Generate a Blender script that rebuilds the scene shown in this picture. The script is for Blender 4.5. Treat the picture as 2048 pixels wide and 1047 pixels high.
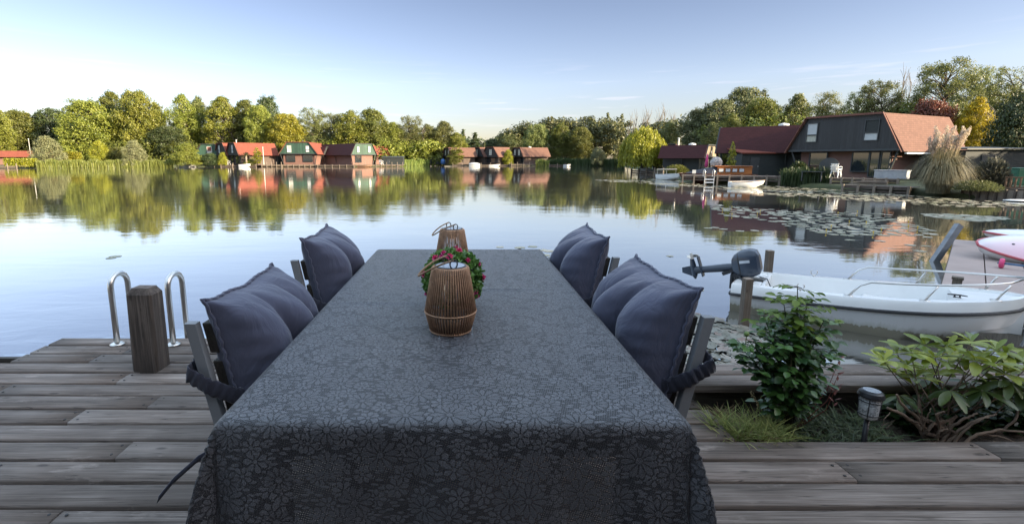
import bpy, bmesh, math, random
import numpy as np
from mathutils import Vector, Matrix, Euler, noise

for o in list(bpy.data.objects):
    bpy.data.objects.remove(o)
scene = bpy.context.scene
COL = scene.collection
R = math.radians
pi = math.pi

# ---------------------------------------------------------------- camera
F_PX, CX, CY, HOR = 967.0, 925.0, 480.0, 317.0       # focal length, principal point, horizon (photo pixels, 2048 wide)
CAM_Z = 1.309                                        # eye height over the deck (deck top is z = 0)
WATER_Z = -0.85
PITCH = math.atan((CY - HOR) / F_PX)
cam_d = bpy.data.cameras.new('camera')
cam = bpy.data.objects.new('camera', cam_d)
COL.objects.link(cam)
cam.location = (0, 0, CAM_Z)
cam.rotation_euler = (pi / 2 - PITCH, 0, 0)
cam_d.sensor_width = 36
cam_d.lens = 36 * F_PX / 2048
cam_d.shift_x = (1024 - CX) / 2048
cam_d.shift_y = -(523.5 - CY) / 2048
cam_d.clip_start = 0.05
cam_d.clip_end = 6000
scene.camera = cam

# ---------------------------------------------------------------- sky, sun, exposure
SUN_EL, SUN_AZ = R(15), R(119)                       # azimuth clockwise from the view direction (+Y)
world = bpy.data.worlds.new('World')
scene.world = world
world.use_nodes = True
wn, wl = world.node_tree.nodes, world.node_tree.links
wn.clear()
wout = wn.new('ShaderNodeOutputWorld')
bg = wn.new('ShaderNodeBackground')
sky = wn.new('ShaderNodeTexSky')
sky.sky_type = 'NISHITA'
sky.sun_disc = False
sky.sun_elevation = SUN_EL
sky.sun_rotation = SUN_AZ
sky.altitude = 0
sky.air_density = 1.0
sky.dust_density = 0.6
sky.ozone_density = 2.0
SKY_STRENGTH = 0.12
bg.inputs['Strength'].default_value = SKY_STRENGTH
# faint streaks of high cloud low over the trees
tc = wn.new('ShaderNodeTexCoord')
sepw = wn.new('ShaderNodeSeparateXYZ')
wl.new(tc.outputs['Generated'], sepw.inputs[0])
mp = wn.new('ShaderNodeMapping')
mp.inputs['Scale'].default_value = (5.0, 5.0, 75.0)
mp.inputs['Location'].default_value = (0.0, 0.0, 0.3)
wl.new(tc.outputs['Generated'], mp.inputs[0])
nz = wn.new('ShaderNodeTexNoise')
nz.inputs['Scale'].default_value = 1.4
nz.inputs['Detail'].default_value = 5
nz.inputs['Roughness'].default_value = 0.55
wl.new(mp.outputs[0], nz.inputs['Vector'])
cr = wn.new('ShaderNodeValToRGB')
cr.color_ramp.elements[0].position = 0.58
cr.color_ramp.elements[0].color = (0, 0, 0, 1)
cr.color_ramp.elements[1].position = 0.78
cr.color_ramp.elements[1].color = (1, 1, 1, 1)
wl.new(nz.outputs['Fac'], cr.inputs[0])
el = wn.new('ShaderNodeValToRGB')                    # only between about 2 and 13 degrees up
el.color_ramp.elements[0].position = 0.02
el.color_ramp.elements[0].color = (0, 0, 0, 1)
el.color_ramp.elements[1].position = 0.09
el.color_ramp.elements[1].color = (0.26, 0.26, 0.26, 1)
e3 = el.color_ramp.elements.new(0.20)
e3.color = (0, 0, 0, 1)
wl.new(sepw.outputs['Z'], el.inputs[0])
mul = wn.new('ShaderNodeMath')
mul.operation = 'MULTIPLY'
wl.new(cr.outputs[0], mul.inputs[0])
wl.new(el.outputs[0], mul.inputs[1])
mixw = wn.new('ShaderNodeMixRGB')
mixw.inputs[2].default_value = (7.0, 6.9, 7.0, 1)
wl.new(mul.outputs[0], mixw.inputs[0])
wl.new(sky.outputs[0], mixw.inputs[1])
# sky tint by height: low band darkened, unseen overhead boosted as added fill light
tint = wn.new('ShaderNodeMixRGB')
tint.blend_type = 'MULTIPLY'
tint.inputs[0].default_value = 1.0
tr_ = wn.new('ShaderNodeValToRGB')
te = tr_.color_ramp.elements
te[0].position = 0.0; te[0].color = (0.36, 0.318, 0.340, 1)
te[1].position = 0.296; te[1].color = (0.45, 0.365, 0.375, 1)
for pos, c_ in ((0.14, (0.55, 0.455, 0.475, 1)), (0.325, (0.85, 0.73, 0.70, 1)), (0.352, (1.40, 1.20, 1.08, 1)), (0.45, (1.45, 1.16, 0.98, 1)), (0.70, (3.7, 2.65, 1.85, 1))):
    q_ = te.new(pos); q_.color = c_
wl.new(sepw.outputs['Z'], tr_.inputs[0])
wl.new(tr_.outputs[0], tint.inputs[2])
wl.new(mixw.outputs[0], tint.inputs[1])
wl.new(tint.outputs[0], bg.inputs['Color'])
wl.new(bg.outputs[0], wout.inputs[0])

sun_d = bpy.data.lights.new('sun', 'SUN')
sun_d.energy = 4.0
sun_d.angle = R(0.5)
sun_d.color = (1.0, 0.83, 0.58)
sun = bpy.data.objects.new('sun', sun_d)
COL.objects.link(sun)
TO_SUN = Vector((math.sin(SUN_AZ) * math.cos(SUN_EL), math.cos(SUN_AZ) * math.cos(SUN_EL), math.sin(SUN_EL)))
sun.rotation_euler = (-TO_SUN).to_track_quat('-Z', 'Y').to_euler()
sun.location = (30, -10, 30)

scene.view_settings.view_transform = 'Standard'
scene.view_settings.look = 'None'
scene.view_settings.gamma = 1
scene.view_settings.exposure = 2.1
scene.view_settings.use_curve_mapping = False
scene.cycles.max_bounces = 8
scene.cycles.transparent_max_bounces = 24
scene.cycles.caustics_reflective = False
scene.cycles.caustics_refractive = False
scene.cycles.use_denoising = True

# ---------------------------------------------------------------- helpers
CP, SP = math.cos(PITCH), math.sin(PITCH)
def ray(px, py):
    xc, yc = (px - CX) / F_PX, -(py - CY) / F_PX
    return Vector((xc, CP + yc * SP, -SP + yc * CP))
def P(px, py, Y):                                    # where the line of sight through a photo pixel reaches distance Y
    d = ray(px, py)
    return Vector((0, 0, CAM_Z)) + d * (Y / d.y)
def G(px, py, z):                                    # ... or height z
    d = ray(px, py)
    return Vector((0, 0, CAM_Z)) + d * ((z - CAM_Z) / d.z)

class MB:
    def __init__(s):
        s.v, s.f = [], []
    def add(s, vs, fs):
        b = len(s.v)
        s.v.extend([tuple(v) for v in vs])
        s.f.extend([tuple(i + b for i in f) for f in fs])
        return s
    def box(s, c, size, M=None):
        c = Vector(c)
        hx, hy, hz = size[0] / 2, size[1] / 2, size[2] / 2
        vs = []
        for x, y, z in ((-1, -1, -1), (1, -1, -1), (1, 1, -1), (-1, 1, -1), (-1, -1, 1), (1, -1, 1), (1, 1, 1), (-1, 1, 1)):
            p = Vector((x * hx, y * hy, z * hz))
            vs.append(c + (M @ p if M else p))
        return s.add(vs, [(0, 3, 2, 1), (4, 5, 6, 7), (0, 1, 5, 4), (1, 2, 6, 5), (2, 3, 7, 6), (3, 0, 4, 7)])
    def bar(s, p0, p1, w, h, up=(0, 0, 1)):
        p0, p1 = Vector(p0), Vector(p1)
        d = (p1 - p0).normalized()
        u = Vector(up)
        if abs(d.dot(u)) > 0.98:
            u = Vector((0, 1, 0))
        a = d.cross(u).normalized()
        b = a.cross(d).normalized()
        vs = [q + a * (w / 2 * i) + b * (h / 2 * j) for q in (p0, p1) for i, j in ((-1, -1), (1, -1), (1, 1), (-1, 1))]
        return s.add(vs, [(0, 1, 2, 3), (7, 6, 5, 4), (0, 4, 5, 1), (1, 5, 6, 2), (2, 6, 7, 3), (3, 7, 4, 0)])
    def tube(s, pts, r, n=8, caps=True, closed=False):
        pts = [Vector(p) for p in pts]
        m = len(pts)
        rs = r if isinstance(r, (list, tuple)) else [r] * m
        vs, fs = [], []
        a = None
        for i, p in enumerate(pts):
            if closed:
                d = pts[(i + 1) % m] - pts[i - 1]
            else:
                d = pts[min(i + 1, m - 1)] - pts[max(i - 1, 0)]
            d = d.normalized() if d.length > 1e-9 else Vector((0, 0, 1))
            if a is None:
                a = d.cross(Vector((0, 0, 1)) if abs(d.z) < 0.9 else Vector((1, 0, 0))).normalized()
            else:
                a = (a - d * a.dot(d))
                a = a.normalized() if a.length > 1e-6 else d.orthogonal().normalized()
            b = d.cross(a)
            for k in range(n):
                t = 2 * pi * k / n
                vs.append(p + (a * math.cos(t) + b * math.sin(t)) * rs[i])
        rng = m if closed else m - 1
        for i in range(rng):
            j = (i + 1) % m
            for k in range(n):
                l = (k + 1) % n
                fs.append((i * n + k, i * n + l, j * n + l, j * n + k))
        if caps and not closed:
            fs.append(tuple(range(n - 1, -1, -1)))
            fs.append(tuple((m - 1) * n + k for k in range(n)))
        return s.add(vs, fs)
    def cyl(s, p0, p1, r0, r1=None, n=12):
        return s.tube([p0, p1], [r0, r0 if r1 is None else r1], n)
    def lathe(s, prof, n=24, c=(0, 0, 0), cap=True):
        vs, fs = [], []
        for r, z in prof:
            for k in range(n):
                t = 2 * pi * k / n
                vs.append((c[0] + r * math.cos(t), c[1] + r * math.sin(t), c[2] + z))
        for i in range(len(prof) - 1):
            for k in range(n):
                l = (k + 1) % n
                fs.append((i * n + k, i * n + l, (i + 1) * n + l, (i + 1) * n + k))
        if cap:
            fs.append(tuple(range(n - 1, -1, -1)))
            fs.append(tuple((len(prof) - 1) * n + k for k in range(n)))
        return s.add(vs, fs)
    def grid(s, rows, closed=False):
        m, n = len(rows), len(rows[0])
        fs = []
        for i in range(m - 1):
            for k in range(n if closed else n - 1):
                l = (k + 1) % n
                fs.append((i * n + k, i * n + l, (i + 1) * n + l, (i + 1) * n + k))
        return s.add([p for r_ in rows for p in r_], fs)
    def ribbon(s, pts, w, side):
        rows = []
        side = Vector(side)
        for p in pts:
            p = Vector(p)
            rows.append([p - side * w / 2, p + side * w / 2])
        return s.grid(rows)
    def ico(s, c, r, sub=1, sc=(1, 1, 1)):
        bm = bmesh.new()
        bmesh.ops.create_icosphere(bm, subdivisions=sub, radius=r)
        bm.verts.ensure_lookup_table()
        c = Vector(c)
        vs = [c + Vector((v.co.x * sc[0], v.co.y * sc[1], v.co.z * sc[2])) for v in bm.verts]
        fs = [tuple(v.index for v in f.verts) for f in bm.faces]
        bm.free()
        return s.add(vs, fs)
    def build(s, name, mat, parent=None, smooth=False, bevel=0, rnd=None, loc=None):
        me = bpy.data.meshes.new(name)
        me.from_pydata(s.v, [], s.f)
        me.update()
        if smooth:
            me.polygons.foreach_set('use_smooth', [True] * len(me.polygons))
        me.materials.append(mat)
        o = bpy.data.objects.new(name, me)
        COL.objects.link(o)
        if parent is not None:
            o.parent = parent
        if loc is not None:
            o.location = loc
        if bevel:
            b = o.modifiers.new('bevel', 'BEVEL')
            b.width = bevel
            b.segments = 2
            b.limit_method = 'ANGLE'
            b.angle_limit = R(40)
        return o

def np_mesh(name, V, F, mat, parent=None, smooth=False, rnd=None):
    V = np.asarray(V, dtype=np.float32).reshape(-1, 3)
    F = np.asarray(F, dtype=np.int32)
    me = bpy.data.meshes.new(name)
    me.vertices.add(len(V))
    me.vertices.foreach_set('co', V.ravel())
    m, k = F.shape
    me.loops.add(m * k)
    me.loops.foreach_set('vertex_index', F.ravel())
    me.polygons.add(m)
    me.polygons.foreach_set('loop_start', np.arange(0, m * k, k, dtype=np.int32))
    if smooth:
        me.polygons.foreach_set('use_smooth', np.ones(m, dtype=bool))
    if rnd is not None:
        at = me.attributes.new('rnd', 'FLOAT', 'FACE')
        at.data.foreach_set('value', np.asarray(rnd, dtype=np.float32))
    me.update(calc_edges=True)
    if mat is not None:
        me.materials.append(mat)
    o = bpy.data.objects.new(name, me)
    COL.objects.link(o)
    if parent is not None:
        o.parent = parent
    return o

def tag(o, label=None, cat=None, group=None, kind=None):
    if label: o['label'] = label
    if cat: o['category'] = cat
    if group: o['group'] = group
    if kind: o['kind'] = kind
    return o
def thing(name, label, cat, loc=(0, 0, 0), rz=0, group=None):
    o = bpy.data.objects.new(name, None)
    o.empty_display_size = 0.1
    COL.objects.link(o)
    o.location = loc
    o.rotation_euler = (0, 0, rz)
    return tag(o, label, cat, group)
def copy_tree(o, parent=None):
    c = o.copy()
    COL.objects.link(c)
    c.parent = parent
    for ch in list(o.children):
        copy_tree(ch, c)
    return c

# ---------------------------------------------------------------- materials
def new_mat(name):
    m = bpy.data.materials.new(name)
    m.use_nodes = True
    n, l = m.node_tree.nodes, m.node_tree.links
    n.clear()
    out = n.new('ShaderNodeOutputMaterial')
    b = n.new('ShaderNodeBsdfPrincipled')
    l.new(b.outputs[0], out.inputs[0])
    return m, n, l, b, out
def nd(n, typ, **kw):
    x = n.new(typ)
    for k, v in kw.items():
        if k in ('operation', 'blend_type', 'feature', 'noise_dimensions', 'data_type', 'attribute_name', 'distance', 'wave_type', 'bands_direction', 'voronoi_dimensions', 'interpolation_type', 'attribute_type'):
            setattr(x, k, v)
        else:
            x.inputs[k].default_value = v
    return x
def math_(n, l, op, a, b=None, c=None, clamp=False):
    x = n.new('ShaderNodeMath')
    x.operation = op
    x.use_clamp = clamp
    for i, q in enumerate((a, b, c)):
        if q is None: continue
        if isinstance(q, (int, float)): x.inputs[i].default_value = q
        else: l.new(q, x.inputs[i])
    return x.outputs[0]
def ramp(n, l, src, stops):
    r = n.new('ShaderNodeValToRGB')
    e = r.color_ramp.elements
    while len(e) < len(stops): e.new(0.5)
    for q, (p, c) in zip(e, stops):
        q.position = p
        q.color = (*c, 1) if len(c) == 3 else c
    l.new(src, r.inputs[0])
    return r.outputs[0]
def mixc(n, l, fac, a, b, blend='MIX'):
    x = n.new('ShaderNodeMixRGB')
    x.blend_type = blend
    for i, q in enumerate((fac, a, b)):
        if isinstance(q, (int, float)): x.inputs[i].default_value = q
        elif isinstance(q, (tuple, list)): x.inputs[i].default_value = (*q[:3], 1)
        else: l.new(q, x.inputs[i])
    return x.outputs[0]
def bump(n, l, h, strength=0.5, dist=0.01, normal=None):
    x = n.new('ShaderNodeBump')
    x.inputs['Strength'].default_value = strength
    x.inputs['Distance'].default_value = dist
    l.new(h, x.inputs['Height'])
    if normal is not None: l.new(normal, x.inputs['Normal'])
    return x.outputs[0]
def coords(n, l, scale=(1, 1, 1), rot=(0, 0, 0), kind='Object'):
    t = n.new('ShaderNodeTexCoord')
    m = n.new('ShaderNodeMapping')
    m.inputs['Scale'].default_value = scale
    m.inputs['Rotation'].default_value = rot
    l.new(t.outputs[kind], m.inputs[0])
    return m.outputs[0]
def noise_t(n, l, vec, scale, detail=4, rough=0.55, dist=0.0):
    x = n.new('ShaderNodeTexNoise')
    x.inputs['Scale'].default_value = scale
    x.inputs['Detail'].default_value = detail
    x.inputs['Roughness'].default_value = rough
    x.inputs['Distortion'].default_value = dist
    l.new(vec, x.inputs['Vector'])
    return x.outputs['Fac']
def sc3(c, k): return tuple(min(1, x * k) for x in c)

MATS = {}
def simple(name, col, rough=0.6, metal=0.0, var=0.2, scale=6.0, bmp=0.0, bscale=60.0, stretch=(1, 1, 1), spec=0.5, coat=0.0):
    if name in MATS: return MATS[name]
    m, n, l, b, out = new_mat(name)
    v = coords(n, l, stretch)
    f = noise_t(n, l, v, scale)
    c = ramp(n, l, f, [(0.3, sc3(col, 1 - var)), (0.7, sc3(col, 1 + var))])
    l.new(c, b.inputs['Base Color'])
    b.inputs['Roughness'].default_value = rough
    b.inputs['Metallic'].default_value = metal
    b.inputs['Specular IOR Level'].default_value = spec
    b.inputs['Coat Weight'].default_value = coat
    if bmp:
        l.new(bump(n, l, noise_t(n, l, v, bscale, 3), bmp, 0.01), b.inputs['Normal'])
    MATS[name] = m
    return m

def weathered_wood(name, cols, axis=0, rough=0.75, stain=True, grain=1.0):
    """old planks: long grain, cracks, knots, pale scuffs; a 'rnd' face value shifts each board"""
    m, n, l, b, out = new_mat(name)
    st = [22.0, 22.0, 22.0]
    st[axis] = 1.3
    at = nd(n, 'ShaderNodeAttribute', attribute_name='rnd')
    t = n.new('ShaderNodeTexCoord')
    addv = n.new('ShaderNodeVectorMath'); addv.operation = 'ADD'
    comb = n.new('ShaderNodeCombineXYZ')
    r10 = math_(n, l, 'MULTIPLY', at.outputs['Fac'], 37.0)
    l.new(r10, comb.inputs[0]); l.new(r10, comb.inputs[1]); l.new(r10, comb.inputs[2])
    l.new(t.outputs['Object'], addv.inputs[0]); l.new(comb.outputs[0], addv.inputs[1])
    mp_ = n.new('ShaderNodeMapping'); mp_.inputs['Scale'].default_value = st
    l.new(addv.outputs[0], mp_.inputs[0])
    g1 = noise_t(n, l, mp_.outputs[0], 1.0 * grain, 6, 0.65, 0.6)
    mp2 = n.new('ShaderNodeMapping'); s2 = [160.0, 160.0, 160.0]; s2[axis] = 3.0
    mp2.inputs['Scale'].default_value = s2
    l.new(addv.outputs[0], mp2.inputs[0])
    g2 = noise_t(n, l, mp2.outputs[0], 1.0, 3, 0.6, 0.3)
    fac = math_(n, l, 'ADD', math_(n, l, 'MULTIPLY', g1, 0.65), math_(n, l, 'MULTIPLY', g2, 0.35))
    c = ramp(n, l, fac, [(0.34, cols[0]), (0.5, cols[1]), (0.66, cols[2])])
    big = noise_t(n, l, addv.outputs[0], 1.7, 4)
    c = mixc(n, l, math_(n, l, 'MULTIPLY', ramp(n, l, big, [(0.38, (0, 0, 0)), (0.66, (1, 1, 1))]), 0.62), c, sc3(cols[0], 0.9))
    br = math_(n, l, 'MULTIPLY_ADD', at.outputs['Fac'], 0.5, 0.75)
    cb = n.new('ShaderNodeCombineXYZ')
    for i in range(3): l.new(br, cb.inputs[i])
    c = mixc(n, l, 1.0, c, cb.outputs[0], 'MULTIPLY')
    # drying cracks along the grain
    mp3 = n.new('ShaderNodeMapping'); s3 = [30.0, 30.0, 30.0]; s3[axis] = 0.55
    mp3.inputs['Scale'].default_value = s3
    l.new(addv.outputs[0], mp3.inputs[0])
    ck = noise_t(n, l, mp3.outputs[0], 1.0, 3, 0.5, 1.2)
    ckm = ramp(n, l, math_(n, l, 'ABSOLUTE', math_(n, l, 'SUBTRACT', ck, 0.5)), [(0.0, (1, 1, 1)), (0.012, (0, 0, 0))])
    c = mixc(n, l, math_(n, l, 'MULTIPLY', ckm, 0.75), c, sc3(cols[0], 0.25))
    # knots and dark specks
    mpk = n.new('ShaderNodeMapping'); sk = [9.0, 9.0, 9.0]; sk[axis] = 3.2
    mpk.inputs['Scale'].default_value = sk
    l.new(addv.outputs[0], mpk.inputs[0])
    vk = n.new('ShaderNodeTexVoronoi'); vk.inputs['Scale'].default_value = 1.0
    l.new(mpk.outputs[0], vk.inputs['Vector'])
    kn = ramp(n, l, vk.outputs['Distance'], [(0.05, (1, 1, 1)), (0.11, (0, 0, 0))])
    c = mixc(n, l, math_(n, l, 'MULTIPLY', kn, 0.7), c, sc3(cols[0], 0.4))
    if stain:
        sp = noise_t(n, l, coords(n, l, (2.2, 7.0, 4.0)), 1.0, 6, 0.7)
        sm = ramp(n, l, sp, [(0.60, (0, 0, 0)), (0.70, (1, 1, 1))])
        c = mixc(n, l, math_(n, l, 'MULTIPLY', sm, 0.45), c, sc3(cols[2], 1.45))
    l.new(c, b.inputs['Base Color'])
    rr = math_(n, l, 'MULTIPLY_ADD', big, 0.35, rough - 0.2)
    l.new(rr, b.inputs['Roughness'])
    b.inputs['Specular IOR Level'].default_value = 0.4
    h = math_(n, l, 'SUBTRACT', fac, math_(n, l, 'MULTIPLY', ckm, 0.5))
    l.new(bump(n, l, h, 0.7, 0.006), b.inputs['Normal'])
    return m

def leaf_mat(name, c1, c2, trans=0.42, rough=0.45, scale=1.0, spec=0.4):
    if name in MATS: return MATS[name]
    m, n, l, b, out = new_mat(name)
    at = nd(n, 'ShaderNodeAttribute', attribute_name='rnd')
    oi = n.new('ShaderNodeObjectInfo')
    v = coords(n, l)
    f = noise_t(n, l, v, scale, 2)
    s = math_(n, l, 'ADD', math_(n, l, 'MULTIPLY', at.outputs['Fac'], 0.6), math_(n, l, 'MULTIPLY', f, 0.55))
    c = ramp(n, l, s, [(0.2, c1), (0.85, c2)])
    hs = n.new('ShaderNodeHueSaturation')
    l.new(c, hs.inputs['Color'])
    l.new(math_(n, l, 'MULTIPLY_ADD', oi.outputs['Random'], 0.03, 0.485), hs.inputs['Hue'])
    l.new(math_(n, l, 'MULTIPLY_ADD', oi.outputs['Random'], 0.35, 0.82), hs.inputs['Value'])
    l.new(hs.outputs[0], b.inputs['Base Color'])
    b.inputs['Roughness'].default_value = rough
    b.inputs['Specular IOR Level'].default_value = spec
    tr = n.new('ShaderNodeBsdfTranslucent')
    l.new(hs.outputs[0], tr.inputs['Color'])
    mx = n.new('ShaderNodeMixShader')
    mx.inputs[0].default_value = trans
    l.new(b.outputs[0], mx.inputs[1]); l.new(tr.outputs[0], mx.inputs[2])
    l.new(mx.outputs[0], out.inputs[0])
    MATS[name] = m
    return m

def cladding_mat(name, col, pitch=0.2, rough=0.6):
    """upright boards: dark joints every pitch metres along local x"""
    if name in MATS: return MATS[name]
    m, n, l, b, out = new_mat(name)
    t = n.new('ShaderNodeTexCoord'); s = n.new('ShaderNodeSeparateXYZ')
    l.new(t.outputs['Object'], s.inputs[0])
    x = math_(n, l, 'DIVIDE', s.outputs[0], pitch)
    fr = math_(n, l, 'FRACT', x)
    w = n.new('ShaderNodeTexWhiteNoise'); w.noise_dimensions = '1D'
    l.new(math_(n, l, 'FLOOR', x), w.inputs['W'])
    joint = ramp(n, l, fr, [(0.0, (0.25, 0.25, 0.25)), (0.12, (1, 1, 1))])
    v = coords(n, l, (9, 9, 0.8))
    f = noise_t(n, l, v, 1.5, 4)
    c = ramp(n, l, f, [(0.3, sc3(col, 0.7)), (0.7, sc3(col, 1.3))])
    k = math_(n, l, 'MULTIPLY_ADD', w.outputs['Value'], 0.5, 0.75)
    cb = n.new('ShaderNodeCombineXYZ')
    for i in range(3): l.new(k, cb.inputs[i])
    c = mixc(n, l, 1.0, c, cb.outputs[0], 'MULTIPLY')
    c = mixc(n, l, 1.0, c, joint, 'MULTIPLY')
    l.new(c, b.inputs['Base Color'])
    b.inputs['Roughness'].default_value = rough
    l.new(bump(n, l, joint, 0.6, 0.02), b.inputs['Normal'])
    MATS[name] = m
    return m

def brick_mat(name, c1, c2, mortar, scale=1.0):
    if name in MATS: return MATS[name]
    m, n, l, b, out = new_mat(name)
    t = n.new('ShaderNodeTexCoord'); s = n.new('ShaderNodeSeparateXYZ')
    l.new(t.outputs['Object'], s.inputs[0])
    cb = n.new('ShaderNodeCombineXYZ')
    l.new(math_(n, l, 'ADD', s.outputs[0], s.outputs[1]), cb.inputs[0]); l.new(s.outputs[2], cb.inputs[1])
    br = n.new('ShaderNodeTexBrick')
    br.inputs['Scale'].default_value = 1.0
    br.inputs['Brick Width'].default_value = 0.22
    br.inputs['Row Height'].default_value = 0.075
    br.inputs['Mortar Size'].default_value = 0.007
    br.inputs['Color1'].default_value = (*c1, 1); br.inputs['Color2'].default_value = (*c2, 1); br.inputs['Mortar'].default_value = (*mortar, 1)
    l.new(cb.outputs[0], br.inputs['Vector'])
    f = noise_t(n, l, coords(n, l), 1.2, 4)
    c = mixc(n, l, math_(n, l, 'MULTIPLY', f, 0.5), br.outputs['Color'], sc3(c1, 0.6))
    l.new(c, b.inputs['Base Color'])
    b.inputs['Roughness'].default_value = 0.85
    MATS[name] = m
    return m

def shingle_mat(name, col, rough=0.85):
    if name in MATS: return MATS[name]
    m, n, l, b, out = new_mat(name)
    t = n.new('ShaderNodeTexCoord'); s = n.new('ShaderNodeSeparateXYZ')
    l.new(t.outputs['Object'], s.inputs[0])
    cb = n.new('ShaderNodeCombineXYZ')
    l.new(math_(n, l, 'ADD', s.outputs[1], math_(n, l, 'MULTIPLY', s.outputs[0], 0.02)), cb.inputs[0]); l.new(s.outputs[2], cb.inputs[1])
    br = n.new('ShaderNodeTexBrick')
    br.inputs['Scale'].default_value = 1.0
    br.inputs['Brick Width'].default_value = 0.34
    br.inputs['Row Height'].default_value = 0.17
    br.inputs['Mortar Size'].default_value = 0.012
    br.inputs['Color1'].default_value = (*sc3(col, 0.85), 1); br.inputs['Color2'].default_value = (*sc3(col, 1.12), 1); br.inputs['Mortar'].default_value = (*sc3(col, 0.6), 1)
    l.new(cb.outputs[0], br.inputs['Vector'])
    f = noise_t(n, l, coords(n, l), 0.9, 5, 0.6)
    c = mixc(n, l, math_(n, l, 'MULTIPLY', f, 0.45), br.outputs['Color'], sc3(col, 0.55))
    l.new(c, b.inputs['Base Color'])
    b.inputs['Roughness'].default_value = rough
    b.inputs['Specular IOR Level'].default_value = 0.2
    l.new(bump(n, l, br.outputs['Fac'], -0.3, 0.01), b.inputs['Normal'])
    MATS[name] = m
    return m

def glass_mat(name='window_glass', col=(0.02, 0.025, 0.03), rough=0.03):
    if name in MATS: return MATS[name]
    m, n, l, b, out = new_mat(name)
    b.inputs['Base Color'].default_value = (*col, 1)
    b.inputs['Roughness'].default_value = rough
    b.inputs['Specular IOR Level'].default_value = 1.0
    b.inputs['IOR'].default_value = 1.7
    MATS[name] = m
    return m
# ---------------------------------------------------------------- water
def water_mat():
    m, n, l, b, out = new_mat('lake_water')
    t = n.new('ShaderNodeTexCoord')
    mp1 = n.new('ShaderNodeMapping'); mp1.inputs['Scale'].default_value = (0.9, 2.2, 1); l.new(t.outputs['Object'], mp1.inputs[0])
    n1 = noise_t(n, l, mp1.outputs[0], 1.6, 3, 0.5, 0.4)
    mp2 = n.new('ShaderNodeMapping'); mp2.inputs['Scale'].default_value = (0.05, 0.11, 1); l.new(t.outputs['Object'], mp2.inputs[0])
    patch = noise_t(n, l, mp2.outputs[0], 1.0, 3, 0.6)
    calm = ramp(n, l, patch, [(0.42, (0.30, 0.30, 0.30)), (0.66, (1, 1, 1))])
    mp3 = n.new('ShaderNodeMapping'); mp3.inputs['Scale'].default_value = (0.25, 0.6, 1); l.new(t.outputs['Object'], mp3.inputs[0])
    n3 = noise_t(n, l, mp3.outputs[0], 1.0, 2)
    h = math_(n, l, 'ADD', math_(n, l, 'MULTIPLY', math_(n, l, 'MULTIPLY', n1, calm), 0.5), math_(n, l, 'MULTIPLY', n3, 0.6))
    nrm = bump(n, l, h, 0.28, 0.035)
    # dark peaty water under a mirror skin
    f2 = noise_t(n, l, t.outputs['Object'], 0.3, 3)
    body = ramp(n, l, f2, [(0.3, (0.085, 0.084, 0.074)), (0.7, (0.120, 0.118, 0.105))])
    l.new(body, b.inputs['Base Color'])
    b.inputs['Roughness'].default_value = 0.6
    b.inputs['Specular IOR Level'].default_value = 0.0
    gl = n.new('ShaderNodeBsdfGlossy')
    gl.inputs['Roughness'].default_value = 0.035
    gl.inputs['Color'].default_value = (0.97, 0.97, 0.96, 1)
    l.new(nrm, gl.inputs['Normal'])
    lw = n.new('ShaderNodeLayerWeight'); lw.inputs['Blend'].default_value = 0.5
    l.new(nrm, lw.inputs['Normal'])
    refl = math_(n, l, 'MULTIPLY_ADD', math_(n, l, 'POWER', lw.outputs['Facing'], 1.4), 0.78, 0.20, True)
    mx = n.new('ShaderNodeMixShader')
    l.new(refl, mx.inputs[0]); l.new(b.outputs[0], mx.inputs[1]); l.new(gl.outputs[0], mx.inputs[2])
    l.new(mx.outputs[0], out.inputs[0])
    return m
w = MB()
S = 3000
w.add([(-S, -S, WATER_Z), (S, -S, WATER_Z), (S, S, WATER_Z), (-S, S, WATER_Z)], [(0, 1, 2, 3)])
water = w.build('water', water_mat())
tag(water, kind='structure')

# ---------------------------------------------------------------- banks: one sheet round the lake out to the horizon
def ground_mat():
    m, n, l, b, out = new_mat('bank_grass')
    v = coords(n, l)
    f = noise_t(n, l, v, 0.6, 6, 0.6)
    c = ramp(n, l, f, [(0.3, (0.028, 0.034, 0.014)), (0.55, (0.060, 0.070, 0.024)), (0.75, (0.085, 0.075, 0.040))])
    l.new(c, b.inputs['Base Color'])
    b.inputs['Roughness'].default_value = 0.95
    l.new(bump(n, l, noise_t(n, l, v, 8.0, 4), 0.6, 0.1), b.inputs['Normal'])
    return m
def WS(px, py): return G(px, py, WATER_Z)
shore = [Vector((-130, -60, 0)), Vector((-150, 20, 0)), Vector((-125, 80, 0)), WS(-40, 336), WS(60, 335.4), WS(180, 334), WS(340, 333.2), WS(420, 333), WS(640, 332.6), WS(800, 331.5),
         WS(850, 329.6), WS(1000, 329.5), WS(1140, 330.2), WS(1240, 331), WS(1262, 336), WS(1325, 345), WS(1366, 362), WS(1420, 366), WS(1560, 370), WS(1660, 378), WS(1760, 384), WS(1850, 390), WS(1950, 395), WS(2060, 402),
         Vector((33, 19, 0)), Vector((32, 11, 0)), Vector((22, 4, 0)), Vector((12, 3.4, 0)), Vector((6, 2.9, 0)), Vector((2, 2.7, 0)), Vector((-2.5, 1.2, 0)), Vector((-6, 0.0, 0)), Vector((-30, -8, 0)), Vector((-80, -60, 0))]
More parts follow.
